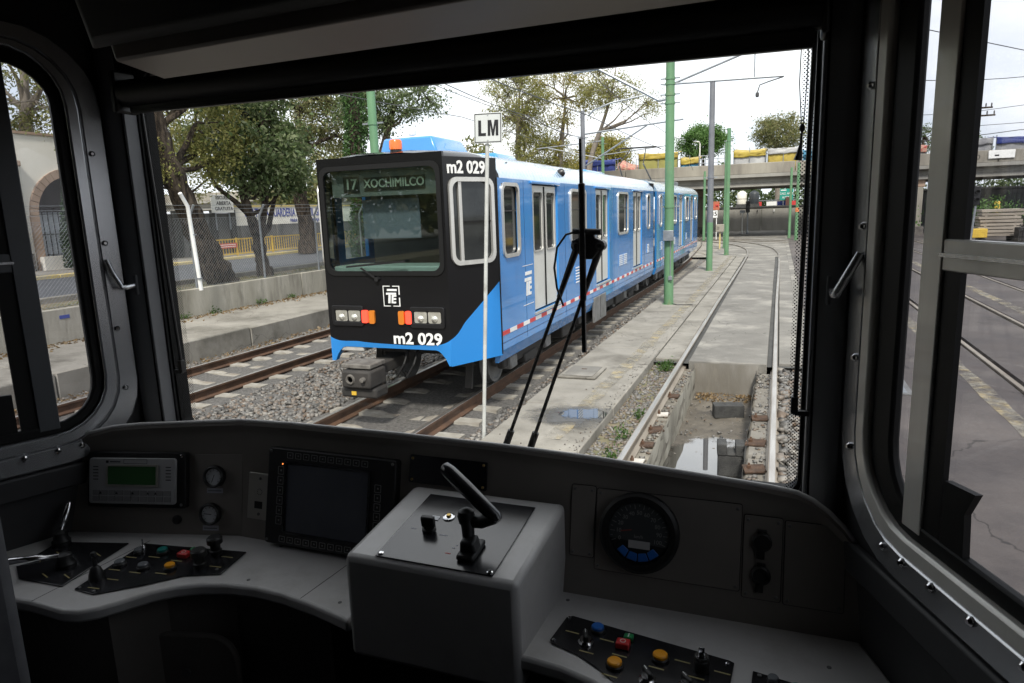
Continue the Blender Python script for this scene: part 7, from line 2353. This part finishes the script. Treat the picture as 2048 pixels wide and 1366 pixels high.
for x, y, m in ((-1.522, 1.250, m_tealbtn), (-1.577, 1.165, m_greybtn), (-1.503, 1.172, m_greybtn), (-1.433, 1.192, m_ambbtn)):
    button(pb_, x, y, m)
sqbutton(pb_, -1.447, 1.252, m_redbtn, 'O')
sqbutton(pb_, -1.442, 1.283, m_grnbtn, 'I', 0.011, 0.010)
for x, y in ((-1.375, 1.290), (-1.362, 1.222)):
    o = B(); o.lathe([(0.016, 0), (0.016, 0.012), (0.013, 0.014), (0.013, 0.03), (0.020, 0.032), (0.020, 0.046), (0.016, 0.05), (0, 0.05)], (x, y, DZ + 0.0045), n=18); o.build('mushroom_knob', m_bplastic, pb_, smooth=True, ang=0.6)
o = B(); o.lathe([(0.020, 0), (0.018, 0.010), (0.012, 0.028), (0.006, 0.034), (0.005, 0.058), (0.008, 0.062), (0.006, 0.07), (0, 0.071)], (-1.576, 1.098, DZ + 0.0045), n=16); o.build('joystick', m_bplastic, pb_, smooth=True, ang=0.6)
o = B(); o.lathe([(0.008, 0), (0.006, 0.006), (0.003, 0.008), (0.003, 0.022)], (-1.603, 1.258, DZ + 0.0045), n=10); o.build('toggle', m_chrome, pb_, smooth=True)
button(pb_, -1.585, 1.228, m_greybtn, 0.010)
for x, y in ((-1.57, 1.142), (-1.505, 1.148), (-1.435, 1.165), (-1.525, 1.225), (-1.45, 1.228), (-1.585, 1.205), (-1.333, 1.285), (-1.325, 1.235), (-1.54, 1.06), (-1.53, 1.105)):
    caption(pb_, x, y, 0.034, 0.12)
for x, y in ((-1.575, 1.05), (-1.525, 1.049), (-1.31, 1.225)):
    screw(lambda: B((0, 0, DZ + 0.0045)), x, y, 0, pb_)
pc_ = dplate([(-0.405, 1.203), (-0.343, 1.183), (-0.294, 1.154), (-0.246, 1.119), (-0.20, 1.075), (-0.06, 1.075), (-0.050, 1.253), (-0.06, 1.258), (-0.39, 1.309), (-0.402, 1.300), (-0.412, 1.212)])
button(pc_, -0.325, 1.270, m_bluebtn)
knob(pc_, -0.339, 1.225, 1.9)
sqbutton(pc_, -0.258, 1.262, m_grnbtn, 'I', 0.010, 0.010)
sqbutton(pc_, -0.264, 1.234, m_redbtn, 'O', 0.014)
button(pc_, -0.187, 1.218, m_ambbtn, 0.0145)
button(pc_, -0.267, 1.170, m_ambbtn, 0.0145)
knob(pc_, -0.200, 1.150, 2.2)
knob(pc_, -0.128, 1.155, 2.3)
o = B(); o.lathe([(0.015, 0), (0.015, 0.022), (0.0135, 0.024), (0.0135, 0.030), (0, 0.030)], (-0.108, 1.212, DZ + 0.0045), n=18); o.build('key_switch', m_bplastic, pc_, smooth=True, ang=0.6)
o = B(); o.lathe([(0.012, 0), (0.011, 0.002), (0, 0.002)], (-0.108, 1.212, DZ + 0.0345), n=16); o.build('key_barrel', m_chrome, pc_)
B().box(-0.114, -0.102, 1.2105, 1.2135, DZ + 0.036, DZ + 0.052).build('key', m_chrome, pc_, bevel=0.001)
for x, y in ((-0.33, 1.195), (-0.30, 1.245), (-0.375, 1.25), (-0.265, 1.205), (-0.19, 1.19), (-0.27, 1.140), (-0.17, 1.135), (-0.115, 1.185), (-0.145, 1.225), (-0.07, 1.215)):
    caption(pc_, x, y, 0.030, -0.1)
for x, y in ((-0.395, 1.298), (-0.404, 1.213), (-0.062, 1.246)):
    screw(lambda: B((0, 0, DZ + 0.0045)), x, y, 0, pc_, m_chrome)
pd_ = dplate([(-0.016, 1.24), (-0.022, 1.08), (0.14, 1.08), (0.18, 1.205)])
screw(lambda: B((0, 0, DZ + 0.0045)), -0.004, 1.228, 0, pd_)
button(pd_, 0.02, 1.215, m_greybtn, 0.010)
button(pd_, 0.06, 1.20, m_tealbtn, 0.012)

# master controller pedestal
b = B()
b.hexa([(-0.856, 1.140, 1.640), (-0.452, 1.138, 1.640), (-0.440, 1.44, 1.640), (-0.846, 1.44, 1.640)],
       [(-0.846, 1.128, 1.890), (-0.447, 1.126, 1.890), (-0.436, 1.425, 1.934), (-0.832, 1.425, 1.934)])
ped = b.build('controller_pedestal', m_console, con, bevel=0.014)
py_ = Vector((0, 0.297, 0.044)).normalized()
TPf = lambda: B((-0.64, 1.128, 1.8905), (1, 0, 0), py_, Vector((1, 0, 0)).cross(py_))
TPf().prism([(-0.133, 0.012), (0.137, 0.010), (0.142, 0.262), (-0.128, 0.262)], 0.0, 0.003).build('black_top_plate', m_bplate, ped, bevel=0.001)
for u, v in ((-0.124, 0.021), (0.128, 0.019)):
    screw(TPf, u, v, 0.003, ped, m_chrome, 0.0065)
o = TPf(); o.box(0.045, 0.085, 0.035, 0.105, 0.003, 0.016); o.build('lever_gate', m_bplastic, ped, bevel=0.005)
o = TPf(); o.prism([(0.045, 0.003), (0.085, 0.003), (0.080, 0.040), (0.050, 0.040)], 0.05, 0.085, 1); o.build('lever_boot', m_bplastic, ped, bevel=0.006)
o = B(); o.tube([(-0.578, 1.195, 1.915), (-0.584, 1.205, 1.955), (-0.588, 1.212, 1.972)], [0.012, 0.014, 0.017], 14); o.build('lever_stem', m_bplastic, ped, smooth=True, ang=1.0)
o = B(); o.lathe([(0.006, -0.02), (0.016, -0.014), (0.019, 0.0), (0.016, 0.012), (0.006, 0.018)], (-0.590, 1.212, 1.976), (0, 0, 1), 16); o.build('lever_knuckle', m_bplastic, ped, smooth=True)
o = B(); o.tube([(-0.584, 1.212, 1.965), (-0.555, 1.212, 1.968), (-0.528, 1.211, 1.982)], [0.013, 0.014, 0.015], 12); o.build('lever_neck', m_bplastic, ped, smooth=True)
o = B(); o.tube([(-0.514, 1.206, 1.978), (-0.520, 1.208, 1.983), (-0.60, 1.234, 2.030), (-0.640, 1.247, 2.054), (-0.655, 1.252, 2.062), (-0.659, 1.253, 2.064)], [0.009, 0.0145, 0.0165, 0.0155, 0.0135, 0.008], 20); o.build('lever_handle', m_bplate, ped, smooth=True, ang=1.0)
o = TPf(); o.lathe([(0.016, 0), (0.016, 0.004), (0.012, 0.006), (0.012, 0.010), (0, 0.010)], (-0.062, 0.125, 0.003), (0, 0, 1), 16); o.build('selector_collar', m_bplastic, ped)
o = TPf(); o.box(-0.078, -0.046, 0.118, 0.132, 0.010, 0.036); o.build('selector_knob', m_bplastic, ped, bevel=0.004)
o = TPf(); o.box(-0.078, -0.058, 0.160, 0.176, 0.003, 0.0045); o.build('white_tag', m_dial, ped)
o = TPf(); o.lathe([(0.015, 0), (0.014, 0.003), (0.010, 0.004), (0, 0.004)], (-0.038, 0.178, 0.003), (0, 0, 1), 18); o.build('lock_ring', m_chrome, ped)
o = TPf(); o.lathe([(0.006, 0), (0.005, 0.004), (0, 0.004)], (-0.038, 0.178, 0.007), (0, 0, 1), 12); o.build('lock_core', m_brass, ped)
for u, v, w in ((-0.098, 0.120, 0.012), (-0.020, 0.112, 0.020), (0.025, 0.085, 0.006), (0.022, 0.075, 0.008), (0.018, 0.055, 0.012)):
    TPf().box(u - w / 2, u + w / 2, v - 0.0014, v + 0.0014, 0.003, 0.0034).build('engraving', m_greytag if v > 0.06 else m_redp, ped)

# seat at the left edge
se = thing('operator_chair', (-1.5, 0.45, 0.93), 'dark grey operator chair whose back edge fills the lower corner under the side window', 'chair')
B().prism(rr(-1.75, -1.195, 1.42, 2.27, 0.10), 0.60, 0.70, 1).build('backrest', m_seat, se, bevel=0.03)
B().prism(rr(-1.72, -1.24, 0.15, 0.62, 0.06), 1.32, 1.42).build('cushion', m_seat, se, bevel=0.03)
o = B(); o.lathe([(0.16, 0), (0.06, 0.03), (0.05, 0.38)], (-1.48, 0.40, 0.93), n=16); o.build('pedestal', m_bplastic, se)
o = B(); o.tube([(-1.175, 0.66, 1.66), (-1.17, 0.72, 1.70), (-1.16, 0.80, 1.69), (-1.15, 0.90, 1.62)], 0.03, 12); o.build('armrest', m_pillar, se, smooth=True)
